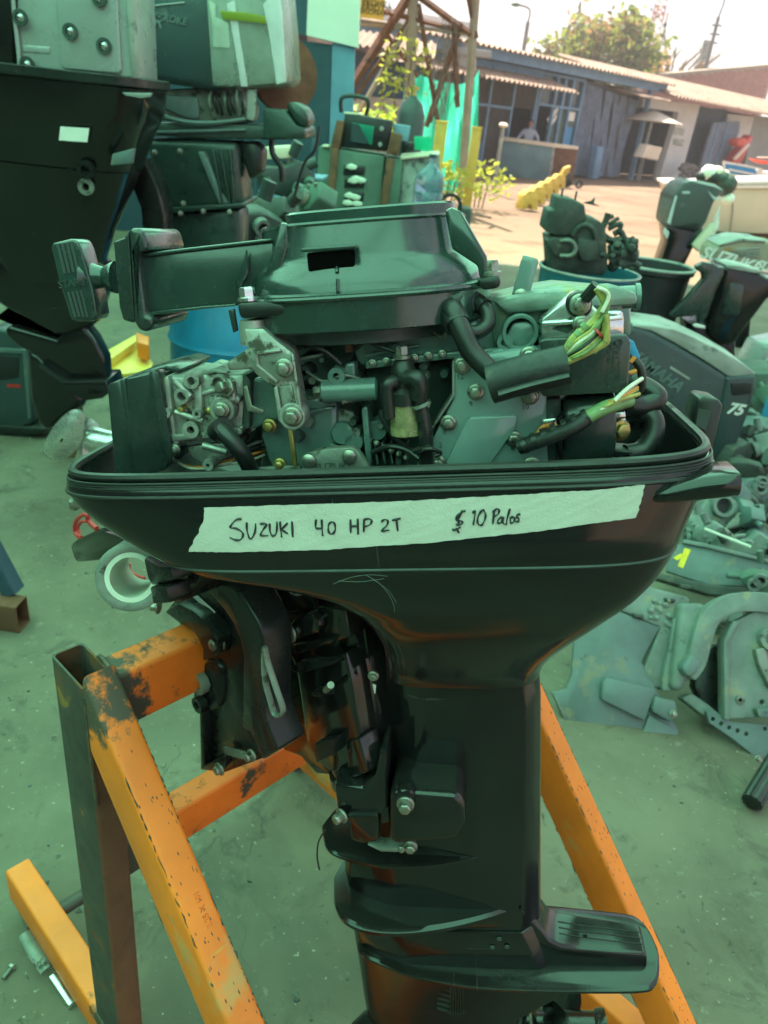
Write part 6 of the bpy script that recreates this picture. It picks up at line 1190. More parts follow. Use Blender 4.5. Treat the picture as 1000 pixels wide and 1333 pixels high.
# clutter on the floor behind: cylinders, boxes, a blue jerrycan
rnd = random.Random(9)
spec = [('scrap_cylinder', 'dirty grey cylinder lying in the parts heap', 985, 700, .05, .20, 'lower_grey'), ('scrap_cylinder', 'short dark cylinder leaning in the parts heap', 972, 655, .06, .14, 'scrap'), ('scrap_cylinder', 'thin grey tube lying across the parts heap', 940, 690, .022, .30, 'bracket_grey')]
for n_, lb, px_, py_, r_, l_, mt_ in spec:
    q = Pz(px_, py_, r_); a = rnd.uniform(0, 3); dv = Vector((math.cos(a), math.sin(a), 0)) * l_ / 2; mb = MB(); mb.lathe([(r_ * .7, 0), (r_, .01), (r_, l_ * .4), (r_ * 1.1, l_ * .42), (r_ * 1.1, l_ * .5), (r_, l_ * .52), (r_, l_ - .01), (r_ * .6, l_)], q - dv, dv, 18); ob(n_, mb, mt_, label=lb, cat='metal part', group='parts heap')
q = Pz(1000, 590); mb = MB(); mb.box(q + Vector((.08, .1, .15)), (.2, .24, .3)); mb.box(q + Vector((.08, .1, .33)), (.05, .14, .07)); ob('jerrycan', mb, 'wall_navy' if False else 'wire_blue', bev=.02, label='blue plastic can at the edge behind the parts heap', cat='can')
for k, (px_, py_, sx, sy, sz, lb) in enumerate(((975, 470, .5, .4, .26, 'dark green box section frame behind the numbered cowl'), (1000, 440, .35, .3, .34, 'pale grey folded sheet standing behind the numbered cowl'), (955, 560, .22, .2, .2, 'greasy casting standing behind the numbered cowl'))):
    q = Pz(px_, py_ + 60, 0); mb = MB(); w = sx / 2
    mb.prism([(-w, 0), (w, 0), (w * .9, sz * .7), (w * .4, sz), (-w * .6, sz * .85), (-w * .8, sz * .4)], 0, sy); mb.cyl((-w * .2, -.03, sz * .45), (-w * .2, .05, sz * .45), sz * .22, seg=16); xf(mb, Matrix.Translation(q) @ Matrix.Rotation(R(20 * k - 10), 4, 'Z')); ob('scrap_casting', mb, ('bench_green', 'grey_shell', 'scrap')[k], bev=.012, label=lb, cat='metal part', group='parts heap')

# ================================================================== middle distance: workbench, tower, tarp
v8 = crop(400, 120, 4.167); FV = YF(8.3)
t_ = thing('workbench', 'green cabinet workbench with rust brown uprights', 'workbench', Vector((FV.L(490, 340).x, 8.5, 0)))
def fz(pts, y0, extra=0): return pts
fp(FV, 'cabinet', v8((60, 290), (180, 310), (420, 345), (400, 600), (380, 900), (20, 900), (40, 640)), .0, .6, 'bench_green', t_, .02); fp(FV, 'cabinet', v8((430, 350), (520, 365), (500, 600), (480, 900), (400, 900)), -.02, .6, 'bench_green', t_, .02)
fp(FV, 'cabinet_side', v8((520, 365), (720, 340), (720, 900), (480, 900)), .05, .55, 'pale_and_sheen', t_, .01); fp(FV, 'bench_top', v8((500, 350), (720, 330), (716, 345), (510, 368)), .0, .6, 'cream', t_, .01)
for pts in (((130, 300), (170, 300), (140, 620), (90, 900), (60, 900), (105, 600)), ((160, 150), (200, 160), (175, 305), (125, 300)), ((430, 360), (475, 360), (440, 600), (410, 900), (380, 900), (395, 600)), ((460, 215), (515, 235), (490, 350), (430, 330))): fp(FV, 'upright', v8(*pts), -.04, .3, 'rust_brown', t_, .01)
for k in range(3): fp(FV, 'drawer', v8((200 + 4 * k, 395 + 72 * k), (315 - 3 * k, 400 + 72 * k), (310 - 3 * k, 450 + 70 * k), (195 + 4 * k, 450 + 70 * k)), -.02, .1, 'appliance_black', t_, .01)
for p in ((240, 405), (265, 470), (250, 480), (230, 560), (260, 570), (220, 600), (270, 605), (290, 478)): mb = MB(); mb.ball(FV.W(FV.L(*v8(p)[0], -.04)), .045, 1, (1.4, .6, .7)); ob('tool', mb, 'nylon_bush', t_, world=True)
t_ = thing('microwave_oven', 'black microwave oven standing on the green workbench', 'microwave', FV.W(FV.L(480, 200, .1)))
fp(FV, 'body', v8((205, 112), (462, 155), (430, 322), (185, 300)), .02, .35, 'appliance_black', t_, .012); fp(FV, 'door_window', v8((240, 165), (362, 185), (352, 284), (235, 268)), .008, .02, 'tarp', t_, .004); fp(FV, 'door_glass', v8((240, 168), (280, 175), (340, 282), (235, 268)), .004, .004, 'glass_dark', t_, 0); fp(FV, 'top_edge', v8((200, 106), (300, 118), (300, 124), (200, 116)), .02, .3, 'cream', t_, .003)
for p in ((404, 198), (396, 284)): mb = MB(); mb.lathe([(.022, 0), (.018, .02)], FV.W(FV.L(*v8(p)[0], .02)), (0, -1, 0), 12); ob('knob', mb, 'pale_and_sheen', t_, world=True)
for pts, lb, mt_ in ((((465, 170), (560, 185), (545, 270), (470, 260)), 'grey blue bin standing behind the microwave', 'wall_blue'), (((515, 265), (585, 275), (580, 320), (510, 330)), 'dark box on the workbench beside the microwave', 'appliance_black'), (((580, 240), (680, 245), (670, 318), (582, 312)), 'teal framed gauge box on the workbench end', 'tarp')): fp(FV, 'bench_box', v8(*pts), .15, .2, mt_, None, .01, label=lb, cat='box')
fp(FV, 'bench_vice', v8((80, 285), (120, 288), (115, 300), (80, 298)), -.04, .1, 'cream', None, .01, label='small pale block on the end of the green workbench', cat='block')
ftube(FV, 'cart_handle', [(*v8((185, 110))[0], .5), (*v8((195, 25))[0], .5), (*v8((325, 40))[0], .5), (*v8((318, 130))[0], .5)], .02, 'appliance_black', None); tag(bpy.data.objects['cart_handle'], 'bent black tube handle standing behind the microwave', 'handle')
# gas bottle, water jug
q = FV.W(FV.L(*v8((555, 200))[0], 1.4)); t_ = thing('gas_cylinder', 'tall dark gas cylinder standing behind the workbench', 'gas cylinder', Vector((q.x, q.y, 0)))
ht = FV.L(*v8((560, 18))[0], 1.4).z; mb = MB(); mb.lathe([(.15, 0), (.16, .02), (.16, ht - .2), (.12, ht - .08), (.05, ht - .02), (.04, ht)], (q.x, q.y, 0), (0, 0, 1), 24); ob('body', mb, 'gas_bottle', t_, world=True); mb = MB(); mb.cyl((q.x, q.y, ht), (q.x, q.y, ht + .1), .035, seg=12); mb.ring((q.x, q.y, ht + .06), (0, 0, 1), .06, .04, .03, 12); ob('valve', mb, 'brass_bolt', t_, world=True)
FJ = YF(7.6); q = FJ.W(FJ.L(552, 300)); zt_ = FJ.L(558, 205).z; zb_ = FJ.L(548, 282).z; t_ = thing('water_jug', 'clear blue water jug standing in front of the workbench', 'jug', (q.x, q.y, zb_))
h = zt_ - zb_; mb = MB(); mb.lathe([(.11, 0), (.13, .015), (.135, h * .18), (.128, h * .2), (.135, h * .22), (.135, h * .42), (.128, h * .44), (.135, h * .46), (.135, h * .62), (.11, h * .76), (.05, h * .86), (.028, h * .9), (.028, h)], (q.x, q.y, zb_), (0, 0, 1), 28); ob('bottle', mb, 'jug_blue', t_, world=True, sharp=50); mb = MB(); mb.cyl((q.x, q.y, zb_ + h), (q.x, q.y, zb_ + h + .03), .033, seg=16); ob('cap', mb, 'wall_navy', t_, world=True)
t_ = thing('side_table', 'low metal table carrying the blue water jug', 'table', (q.x, q.y, 0)); mb = MB(); mb.box((q.x + .1, q.y + .1, zb_ - .02), (.55, .5, .035)); ob('table_top', mb, 'pale_and_sheen', t_, .005, world=True)
for a in (-.12, .32):
    for b in (-.1, .3): mb = MB(); mb.box((q.x + a, q.y + b, (zb_ - .04) / 2), (.04, .04, zb_ - .04)); ob('leg', mb, 'rust_steel', t_, world=True)
t_ = thing('moped', 'small dark machine with a wheel beside the water jug', 'machine', Vector((FJ.L(590, 300).x, 8.2, 0))); q = YF(8.2).W(YF(8.2).L(585, 268)); mb = MB(); mb.ring((q.x, q.y, q.z), (.2, -1, 0), .12, .09, .05, 28); ob('wheel', mb, 'tyre', t_, world=True); mb = MB(); mb.box((q.x + .12, q.y + .1, q.z / 2), (.22, .25, max(.2, q.z))); ob('body', mb, 'scrap', t_, .03, world=True)
# yellow bollards and slim post
for px_, pt, pb, Y, lb, mt_ in ((607, 165, 268, 15.5, 'yellow square steel post beside the green tarp', 'yellow_paint'), (567, 158, 230, 13.0, 'yellow steel post behind the workbench gauge box', 'yellow_paint'), (644, 163, 238, 21.0, 'slim pale pipe post with a round cap in front of the barred window', 'wall_blue')):
    fr = YF(Y); q = fr.W(fr.L(px_, pb)); zt_ = fr.L(px_, pt).z; t_ = thing('steel_post', lb, 'post', (q.x, Y, 0)); mb = MB()
    if mt_ == 'wall_blue': mb.cyl((q.x, Y, 0), (q.x, Y, zt_), .05, seg=12); ob('pipe', mb, 'pale_and_sheen', t_, world=True); mb = MB(); mb.lathe([(.1, 0), (.12, .05), (.06, .1)], (q.x, Y, zt_ - .02), (0, 0, 1), 14); ob('cap', mb, 'cream', t_, world=True)
    else: mb.box((q.x, Y, zt_ / 2), (.17, .12, zt_)); ob('post', mb, mt_, t_, .008, world=True); mb = MB(); mb.box((q.x, Y, zt_ + .01), (.19, .14, .02)); ob('cap', mb, 'amber_plastic', t_, world=True)
# lattice tower
FT = YF(16.0); t_ = thing('lattice_tower', 'rusty steel lattice frame with a tangle of cables', 'tower', Vector((FT.L(560, 260).x, 16.2, 0)))
def strut(a, b, r_, mat='beam_brown', y=0., y2=None):
    A, B = FT.W(FT.L(*a, y)), FT.W(FT.L(*b, y if y2 is None else y2)); mb = MB(); d = (B - A).normalized(); mb.tube([A, B], r_ * .95, 4); ob('strut', mb, mat, t_, world=True)
for a, b, r_ in (((540, -60), (528, 260), .10), ((625, -80), (600, 260), .08), ((548, -30), (440, 140), .09), ((545, 10), (468, 145), .05), ((545, -5), (620, 50), .06), ((500, 15), (620, 45), .045), ((545, 5), (575, 190), .045), ((600, 30), (555, 165), .05), ((590, 30), (596, 140), .05), ((598, 45), (560, 160), .03), ((600, -60), (620, 50), .05), ((470, 25), (610, 45), .03), ((460, 130), (540, 15), .04), ((500, 40), (545, 100), .04), ((470, 32), (560, 38), .03)): strut(a, b, r_, ('beam_brown', 'rust_brown', 'yellow_paint')[(hash(a) + 0) % 2])
FT2 = YF(17.2)
rnd = random.Random(5); mb = MB()
for k in range(26):
    q = FT.W(FT.L(rnd.uniform(575, 598), rnd.uniform(22, 40), rnd.uniform(-.2, .3))); P = [q]
    for j in range(7): P.append(P[-1] + Vector((rnd.uniform(-.08, .08), rnd.uniform(-.08, .08), -rnd.uniform(.1, .32))))
    mb.tube(smooth_path(P, 3), .006, 4)
ob('cable_tangle', mb, 'pole_grey', t_, world=True, kind='stuff')
t_ = thing('yellow_sign', 'small yellow sign with dark lettering on the lattice frame', 'sign', FT.W(FT.L(486, 20, -.3))); fp(FT, 'board', [(470, -20), (503, -18), (499, 26), (468, 22)], -.3, .03, 'sign_yellow', t_, .004)
for k, s_ in enumerate(('SE PROHIBE', 'EL PASO DE', 'PERSONAL')): mb = xf(text_bm(s_, .13 if k < 2 else .11, .002), Matrix.Translation(FT.W(FT.L(485 - k, 4 + k * 6, -.31))) @ Matrix.Rotation(R(0), 4, 'Y')); ob('lettering', mb, 'hair', t_, world=True, kind='stuff')
# tarp stretched below the tower
t_ = thing('green_tarp', 'bright green tarp hung from the lattice frame', 'tarp', FT.W(FT.L(580, 230, .8)))
gu, gv = 26, 22; top_ = [(528, 88), (548, 98), (572, 106), (600, 110), (616, 104), (624, 90)]; bo = [(522, 195), (540, 225), (566, 246), (590, 252), (606, 244), (622, 172)]
mb = MB(); g = []
for j in range(gv + 1):
    row = []
    for i in range(gu + 1):
        a, b = along(top_, i / gu), along(bo, i / gu); f_ = j / gv; x_, y_ = a[0] + (b[0] - a[0]) * f_, a[1] + (b[1] - a[1]) * f_
        row.append(mb.bm.verts.new(FT.W(FT.L(x_, y_, .7 + .18 * math.sin(i * .8 + f_ * 3) * math.sin(f_ * 3 + .4) + .10 * math.sin(i * 1.9 - f_ * 6)))))
    g.append(row)
for j in range(gv):
    for i in range(gu): mb._f([g[j][i], g[j + 1][i], g[j + 1][i + 1], g[j][i + 1]])
ob('sheet', mb, 'tarp', t_, world=True)
# low brown wall and blue shed behind the tower
FL = YF(21.0); fp(FL, 'storage_shed', [(430, 60), (548, 86), (548, 230), (420, 230)], 0, 2.5, 'wall_navy', None, .02, label='dark blue shed wall behind the lattice frame', cat='shed'); fp(FL, 'brick_base_wall', [(430, 120), (530, 130), (520, 250), (420, 250)], -.4, .2, 'beam_brown', None, .02, label='low brown wall in front of the dark blue shed', cat='wall')
mb = MB(); A = FL.W(FL.L(425, 52, -.6)); corrugated(mb, A, (2.5, 0, -.1), (0, 3, .5), 14, .04); ob('shed_roof', mb, 'roof_sheet', label='corrugated roof sheet on the dark blue shed', cat='roof'); fp(FL, 'white_hall', [(400, -10), (620, 30), (620, 95), (400, 60)], 6, .4, 'wall_white', None, .02, label='white hall with horizontal siding far behind the lattice frame', cat='building')
fp(FL, 'white_hall', [(470, 45), (640, 66), (640, 76), (470, 56)], 5.5, .3, 'wall_grey', None, .02, label='grey strip roof edge in front of the far white hall', cat='roof')
# ---- plants
def leafcloud(name, c, rad, n, size, mat, parent, rnd, squash=1.0):
    mb = MB()
    for _ in range(n):
        while True:
            p = Vector((rnd.uniform(-1, 1), rnd.uniform(-1, 1), rnd.uniform(-1, 1)))
            if .25 < p.length < 1: break
        q = Vector(c) + Vector((p.x * rad[0], p.y * rad[1], p.z * rad[2])); u = Vector((rnd.gauss(0, 1), rnd.gauss(0, 1), rnd.gauss(0, .6))).normalized(); v = u.cross(Vector((rnd.gauss(0, 1), rnd.gauss(0, 1), rnd.gauss(0, 1)))).normalized(); s = size * rnd.uniform(.6, 1.4)
        mb._f(mb._v([q - u * s, q - v * s * .45, q + u * s, q + v * s * .45]))
    return ob(name, mb, mat, parent, world=parent is not None, kind='stuff' if False else None)
rnd = random.Random(21)
t_ = thing('climbing_plant', 'lime green climbing plant hanging from the lattice frame', 'plant', FT.W(FT.L(520, 150, -.4)))
for px_, py_, rx, rz in ((520, 62, .35, .3), (532, 80, .3, .3), (512, 90, .25, .4), (505, 118, .22, .4), (545, 72, .2, .3), (500, 100, .12, .5), (510, 140, .12, .4), (555, 90, .12, .5), (525, 110, .2, .3)): leafcloud('foliage', FT.W(FT.L(px_, py_, -.4)), (rx, .25, rz), 17, .07, 'leaf_lime', t_, rnd)
for px_ in (505, 520, 540): ftube(FT, 'stem', [(px_, 60, -.4), (px_ - 8, 110, -.4), (px_ - 2, 170, -.4), (px_, 250, -.4)], .012, 'bark', t_)
for c_, rr_, n_, lb, Y in (((480, 152), (.5, .3, .16), 120, 'row of bright green potted leaves behind the microwave', 11.5), ((625, 235), (.75, .5, .42), 210, 'yellow green shrub at the foot of the yellow post', 17.0), ((580, 235), (.5, .4, .35), 180, 'low yellow green bush between tarp and water jug', 15.0)):
    fr = YF(Y); q = fr.W(fr.L(*c_)); t_ = thing('shrub', lb, 'shrub', (q.x, Y, 0)); leafcloud('foliage', q, rr_, n_, .075, 'leaf_lime', t_, rnd); mb = MB()
    for k in range(5): mb.tube([(q.x + .08 * k - .2, Y, 0), (q.x + .12 * k - .3, Y + .05, max(.2, q.z))], .015, 5)
    ob('stem', mb, 'bark', t_, world=True)
# wheel stops in the yard
for k, (px_, py_) in enumerate(((685, 272), (696, 265), (706, 258), (716, 251), (725, 244))):
    q = Pz(px_, py_); mb = MB(); mb.prism([(-.22, 0), (-.08, 0), (-.05, .1), (.05, .1), (.08, 0), (.22, 0), (.19, .28), (.09, .38), (-.09, .38), (-.19, .28)], -.12, .12); xf(mb, Matrix.Translation(q) @ Matrix.Rotation(R(28), 4, 'Z')); ob('wheel_stop', mb, 'concrete_yellow', bev=.012, label=('yellow concrete block at the far end of the row from the cart', 'yellow concrete block fourth in the row counted from the yellow cart', 'yellow concrete block in the middle of the row', 'yellow concrete block second in the row counted from the yellow cart', 'yellow concrete block next to the yellow cart')[k], cat='concrete block', group='yellow blocks in a row')
FY = YF(22.0); q = Pz(742, 244); t_ = thing('hand_cart', 'small yellow tipping cart in front of the rusty table', 'cart', q); fr = YF(q.y); fp(fr, 'tray', [(731, 228), (736, 219), (744, 216), (741, 224), (733, 235)], -.2, .5, 'yellow_paint', t_, .02); fp(fr, 'frame', [(735, 226), (744, 224), (742, 243), (734, 244)], 0, .3, 'scrap', t_, .03)
for a in (-.1, .25): mb = MB(); mb.ring((q.x + a, q.y - .1, .12), (0, 1, 0), .12, .06, .06, 16); ob('wheel', mb, 'tyre', t_, world=True)
# counter desk with the man behind it
def fcb(name, pts, d, dep, mat, parent, bev=.01): return fb(name, pts, d, d + dep, mat, parent, bev)
FD = YF(29.2)
t_ = thing('counter_desk', 'teal and rust coloured metal counter standing before the blue workshop', 'counter', FD.W(Vector((FD.L(690, 232).x, 0, 0))))
fp(FD, 'front_panel', [(656, 180), (722, 190), (716, 236), (648, 228)], 0, 1.0, 'desk_teal', t_, .02); fp(FD, 'side_panel', [(722, 191), (752, 194), (746, 234), (716, 236)], .02, 1.0, 'rust_brown', t_, .02); fp(FD, 'counter_top', [(655, 178), (722, 187), (753, 191), (753, 195), (721, 192), (655, 183)], -.06, 1.1, 'cream', t_, .01); fp(FD, 'corner_strip', [(719, 190), (723, 190), (717, 237), (713, 236)], -.02, .05, 'pale_and_sheen', t_, .005)
mo2 = thing('person', 'person in a pale blue shirt leaning both hands on the counter', 'person', Vector((FD.L(685, 200, 1.0).x, 30.4, 0)))
def skin_fig(name, verts, edges, radii, mat, parent, root=0):
    me = bpy.data.meshes.new(name); me.from_pydata(verts, edges, []); o = bpy.data.objects.new(name, me); COL.objects.link(o)
    md = o.modifiers.new('skin', 'SKIN'); me.skin_vertices[0].data[root].use_root = True
    for i, r_ in enumerate(radii): me.skin_vertices[0].data[i].radius = (r_, r_) if not isinstance(r_, tuple) else r_
    s_ = o.modifiers.new('sub', 'SUBSURF'); s_.levels = 2; s_.render_levels = 2
    dg = bpy.context.evaluated_depsgraph_get(); m2 = bpy.data.meshes.new_from_object(o.evaluated_get(dg)); bpy.data.objects.remove(o)
    m2.materials.clear(); m2.materials.append(MATS[mat])
    for p in m2.polygons: p.use_smooth = True
    o2 = bpy.data.objects.new(name, m2); COL.objects.link(o2); o2.parent = parent; return o2
# local: +x right, -y towards the camera, z up
V = [(0, 0, .92), (0, 0, 1.12), (0, -.03, 1.32), (0, -.05, 1.47), (0, -.07, 1.56), (-.12, 0, .88), (-.14, 0, .48), (-.14, .02, .08), (-.14, -.14, .04), (.12, 0, .88), (.14, 0, .48), (.14, .02, .08), (.14, -.14, .04), (-.19, -.04, 1.42), (-.33, -.10, 1.22), (-.46, -.26, 1.06), (-.50, -.32, 1.03), (.19, -.04, 1.42), (.36, -.06, 1.20), (.24, -.26, 1.04), (.20, -.31, 1.03)]
E_ = [(0, 1), (1, 2), (2, 3), (3, 4), (0, 5), (5, 6), (6, 7), (7, 8), (0, 9), (9, 10), (10, 11), (11, 12), (2, 13), (13, 14), (14, 15), (15, 16), (2, 17), (17, 18), (18, 19), (19, 20)]
Rr = [(.16, .11), (.155, .11), (.17, .11), .06, .055, .09, .065, .05, .04, .09, .065, .05, .04, .075, .055, .042, .03, .075, .055, .042, .03]
skin_fig('body', V, E_, Rr, 'shirt', mo2)
mb = MB(); mb.ball((0, -.10, 1.66), .105, 3, (.85, .98, 1.2)); mb.ball((0, -.20, 1.655), .018, 1); ob('head', mb, 'skin', mo2); mb = MB(); mb.ball((0, -.07, 1.715), .11, 3, (.9, 1.0, .78)); ob('hair', mb, 'hair', mo2)
for s_ in (-1, 1):
    for f_ in range(5):
        b0 = Vector((-.50 if s_ < 0 else .20, -.33, 1.03)); a = (f_ - 2) * .022; mb = MB(); mb.tube([b0 + Vector((a * .6, 0, .0)), b0 + Vector((a, -.04, -.008)), b0 + Vector((a * 1.2, -.075 + .008 * abs(f_ - 2), -.02))], [.012, .010, .007], 6); ob('finger', mb, 'skin', mo2)
mo2.location.z = Py(685, 190, 29.6).z - 1.0 if False else 0
# parasol, chairs and board before the white wall
FU = FB
t_ = thing('parasol', 'cream canvas parasol on a pole beside the white wall', 'parasol', FU.W((FU.L(845, 235, -.6).x, -.6, 0)))
q = FU.L(851, 148, -.6); mb = MB(); mb.lathe([(1.25, -.28), (.8, -.12), (.3, .05), (.05, .12)], FU.W(q + Vector((0, 0, .0))), (0, 0, 1), 10); ob('canopy', mb, 'cream', t_, world=True); qb = FU.L(838, 236, -.6); mb = MB(); mb.cyl(FU.W((q.x - .1, -.6, 0)), FU.W(q), .06, seg=10); ob('pole', mb, 'pale_and_sheen', t_, world=True)
t_ = thing('tall_table', 'small cream topped table under the parasol', 'table', FU.W((FU.L(848, 235, -1.2).x, -1.2, 0))); fr = FB
fb('table_box', [(844, 188), (863, 192), (857, 209), (836, 205)], -1.3, -.9, 'cream', None, .02); o = bpy.data.objects['table_box']; o.parent = t_; o.matrix_parent_inverse = t_.matrix_basis.inverted(); o.matrix_basis = FB.M @ Matrix.Translation(o.location)
for x_ in (838, 856): A, B = FB.W(FB.L(x_, 206, -1.1)), FB.W(FB.L(x_ - 6, 236, -1.1)); mb = MB(); mb.tube([A, B], .05, 6); ob('leg', mb, 'pole_grey', t_, world=True)
t_ = thing('red_machine', 'red and orange machine on a slanted frame beside the leaning gate', 'machine', FB.W((FB.L(965, 235, -1).x, -1, 0))); s3 = crop(780, 90, 4.545)
def fbw(name, pts, d0, d1, mat, parent, bev=.01): mb = MB(); mb.prism(FB.xz(pts, d0), d0, d1); xf(mb, FB.M); return ob(name, mb, mat, parent, bev, world=parent is not None)
fbw('frame', s3((840, 470), (900, 390), (912, 410), (840, 560), (785, 548)), -1, -.6, 'red_paint', t_, .03); fbw('motor', s3((820, 430), (840, 412), (880, 410), (870, 450), (825, 460)), -1.3, -.8, 'red_cloth', t_, .06); fbw('handle', s3((800, 530), (890, 440), (897, 446), (810, 540)), -1.35, -1.25, 'cream', t_, .01)
t_ = thing('scrap_heap', 'pile of grey scrap beside the leaning gate', 'scrap pile', FB.W((FB.L(895, 232, -.8).x, -.8, 0))); rnd = random.Random(8); mb = MB()
for k in range(26): q = FB.W(FB.L(rnd.uniform(886, 904), rnd.uniform(214, 236), -.8)); mb.ball(q, rnd.uniform(.1, .22), 1, (1, 1, .6))
ob('scrap', mb, 'pole_grey', t_, world=True)
fbw('blue_cylinder', [(779, 191), (787, 191), (780, 233), (771, 233)], -.7, -.4, 'frame_blue', None, .05); tag(bpy.data.objects['blue_cylinder'], 'pale blue gas cylinder standing before the hanging curtain', 'gas cylinder')
# boat at the right edge, with the next one behind
FO = Frame((.985, -.17, 0), (.17, .985, 0), (0, 0, 1), Pz(960, 306)); t_ = thing('boat', 'cream flat sided boat hull with a white gunwale', 'boat', FO.M)
def fo(name, pts, y, dep, mat, bev=.02, parent=None): mb = MB(); mb.prism(FO.xz(pts, y), y, y + dep); return ob(name, mb, mat, parent or t_, bev)
fo('hull', w6((165, 250), (230, 250), (700, 285), (1200, 290), (1200, 660), (640, 640), (360, 600), (200, 420)), 0, 1.5, 'boat_cream'); fo('gunwale', w6((150, 232), (290, 232), (330, 244), (690, 225), (1200, 208), (1200, 285), (700, 285), (150, 258)), -.08, 1.66, 'boat_white'); fo('gunwale_line', w6((690, 250), (1200, 242), (1200, 250), (690, 258)), -.09, .02, 'pole_grey', .004); fo('transom_patch', w6((205, 262), (280, 262), (270, 290), (205, 290)), -.03, .04, 'boat_white')
fo('rope', w6((712, 290), (720, 290), (716, 480), (690, 640), (684, 640), (706, 480)), -.05, .02, 'pole_grey', .004)
mb = MB(); mb.prism(FO.xz(w6((560, 650), (1200, 650), (1200, 700), (600, 720)), .1), .1, .5); ob('cradle', mb, 'rust_brown', t_, .02)
FO2 = Frame((.985, -.17, 0), (.17, .985, 0), (0, 0, 1), Pz(960, 290) + Vector((0, 3.5, 0))); t_ = thing('boat', 'white and blue launch behind the cream hull', 'boat', FO2.M)
def fo2(name, pts, y, dep, mat, bev=.02): mb = MB(); mb.prism(FO2.xz(pts, y), y, y + dep); return ob(name, mb, mat, t_, bev)
fo2('hull', w6((640, 130), (960, 150), (1200, 160), (1200, 400), (640, 400)), .0, 1.5, 'boat_white'); fo2('windscreen', w6((650, 85), (780, 92), (900, 120), (900, 190), (670, 160)), -.1, .3, 'wire_blue'); fo2('frame_rail', w6((632, 60), (652, 60), (650, 160), (632, 160)), -.12, .05, 'boat_white', .005); fo2('frame_rail', w6((640, 62), (800, 88), (960, 126), (960, 136), (790, 104), (640, 78)), -.12, .05, 'boat_white', .005); fo2('deck_rail', w6((680, 120), (900, 165), (900, 180), (680, 136)), -.14, .05, 'boat_white', .005); fo2('deck_rail', w6((720, 165), (900, 198), (900, 210), (720, 185)), -.14, .05, 'boat_white', .005); fo2('cabin_post', w6((905, 130), (960, 130), (965, 205), (905, 205)), -.1, .3, 'boat_white')
fo2('red_canoe', w6((860, 40), (950, 55), (1200, 90), (1200, 115), (930, 80)), 1.0, .6, 'red_cloth'); fo2('tarp_roll', w6((920, 28), (1200, 34), (1200, 50), (930, 40)), 1.2, .3, 'boat_cream')
FX = YF(11.5); t_ = thing('engine_parts', 'dark carburettor parts with pale cups stacked on the wrapped outboard', 'engine parts', FX.W(FX.L(940, 240)))
for p, r_, mt_ in (((520, 152), .11, 'boat_white'), ((460, 185), .08, 'bin_black'), ((550, 190), .12, 'bin_black'), ((585, 150), .09, 'cream'), ((620, 200), .13, 'scrap'), ((585, 230), .07, 'red_cloth'), ((660, 240), .15, 'scrap'), ((640, 180), .09, 'cream'), ((675, 360), .09, 'boat_white'), ((640, 285), .1, 'bin_black')): mb = MB(); q = FX.W(FX.L(*w6(p)[0])); mb.lathe([(r_ * .5, -r_ * .9), (r_ * .9, -r_ * .5), (r_, 0), (r_ * .8, r_ * .5), (r_ * .3, r_ * .8)], q, (.2, -.5, 1), 12); ob('fitting', mb, mt_, t_, world=True)
# tree, bare tree, masts and poles beyond the roofs
def tree(name, lb, px_, pyt, pyb, D, spread, mats, seed, n, lsz, dens):
    rnd = random.Random(seed); fr = YF(D); q = fr.W(fr.L(px_, pyb)); zt_ = fr.L(px_, pyt).z; t_ = thing(name, lb, 'tree', (q.x, D, 0)); mb = MB(); tips = []
    mb.tube([(q.x, D, 0), (q.x + .2, D, zt_ * .35), (q.x, D, zt_ * .6)], [.45, .35, .2], 8)
    for k in range(n):
        a = rnd.uniform(0, 6.28); z0 = zt_ * rnd.uniform(.32, .62); ln = spread * rnd.uniform(.45, 1.0); tip = Vector((q.x + math.cos(a) * ln, D + math.sin(a) * ln, z0 + (zt_ - z0) * rnd.uniform(.2, 1.0) * (1.15 - .6 * ln / spread))); mid_ = Vector((q.x, D, z0)).lerp(tip, .5) + Vector((0, 0, .2)); mb.tube(smooth_path([(q.x, D, z0), mid_, tip], 3), [.14 - .013 * j for j in range(7)], 5); tips.append(tip); tips.append(mid_.lerp(tip, .5))
        for j in range(3):
            t3 = tip + Vector((rnd.uniform(-1, 1), rnd.uniform(-1, 1), rnd.uniform(-.4, .9))) * spread * .22; mb.tube([mid_.lerp(tip, .6), t3], [.05, .02], 4); tips.append(t3)
    ob('trunk', mb, 'bark' if dens else 'leaf_brown', t_, world=True); 
    if dens:
        for m_, share in mats:
            mb = MB()
            for tp_ in tips:
                if rnd.random() > share[0]: continue
                for _ in range(dens):
                    p = tp_ + Vector((rnd.gauss(0, 1), rnd.gauss(0, 1), rnd.gauss(0, .8))) * spread * .13; u = Vector((rnd.gauss(0, 1), rnd.gauss(0, 1), rnd.gauss(0, .7))).normalized(); v = u.cross(Vector((rnd.gauss(0, 1), rnd.gauss(0, 1), rnd.gauss(0, 1)))).normalized(); s = lsz * rnd.uniform(.6, 1.5); mb._f(mb._v([p - u * s, p - v * s * .5, p + u * s, p + v * s * .5]))
            ob('crown', mb, m_, t_, world=True)
    return t_
tree('leafy_tree', 'leafy green tree rising behind the blue workshop roof', 762, 4, 150, 58, 3.6, (('leaf', (1,)), ('leaf_brown', (.35,))), 3, 34, .22, 20)
tree('dry_tree', 'thin brownish tree with sparse leaves beside the leafy one', 800, 50, 150, 60, 2.8, (('leaf_brown', (.9,)),), 6, 22, .2, 7); tree('bare_tree', 'pale bare tree behind the red and white mast', 860, 30, 160, 75, 4.2, (), 9, 46, .2, 0)
FMa = YF(95.0); t_ = thing('radio_mast', 'red and white lattice radio mast above the shed roof', 'mast', Vector((FMa.L(845, 150).x, 95, 0)))
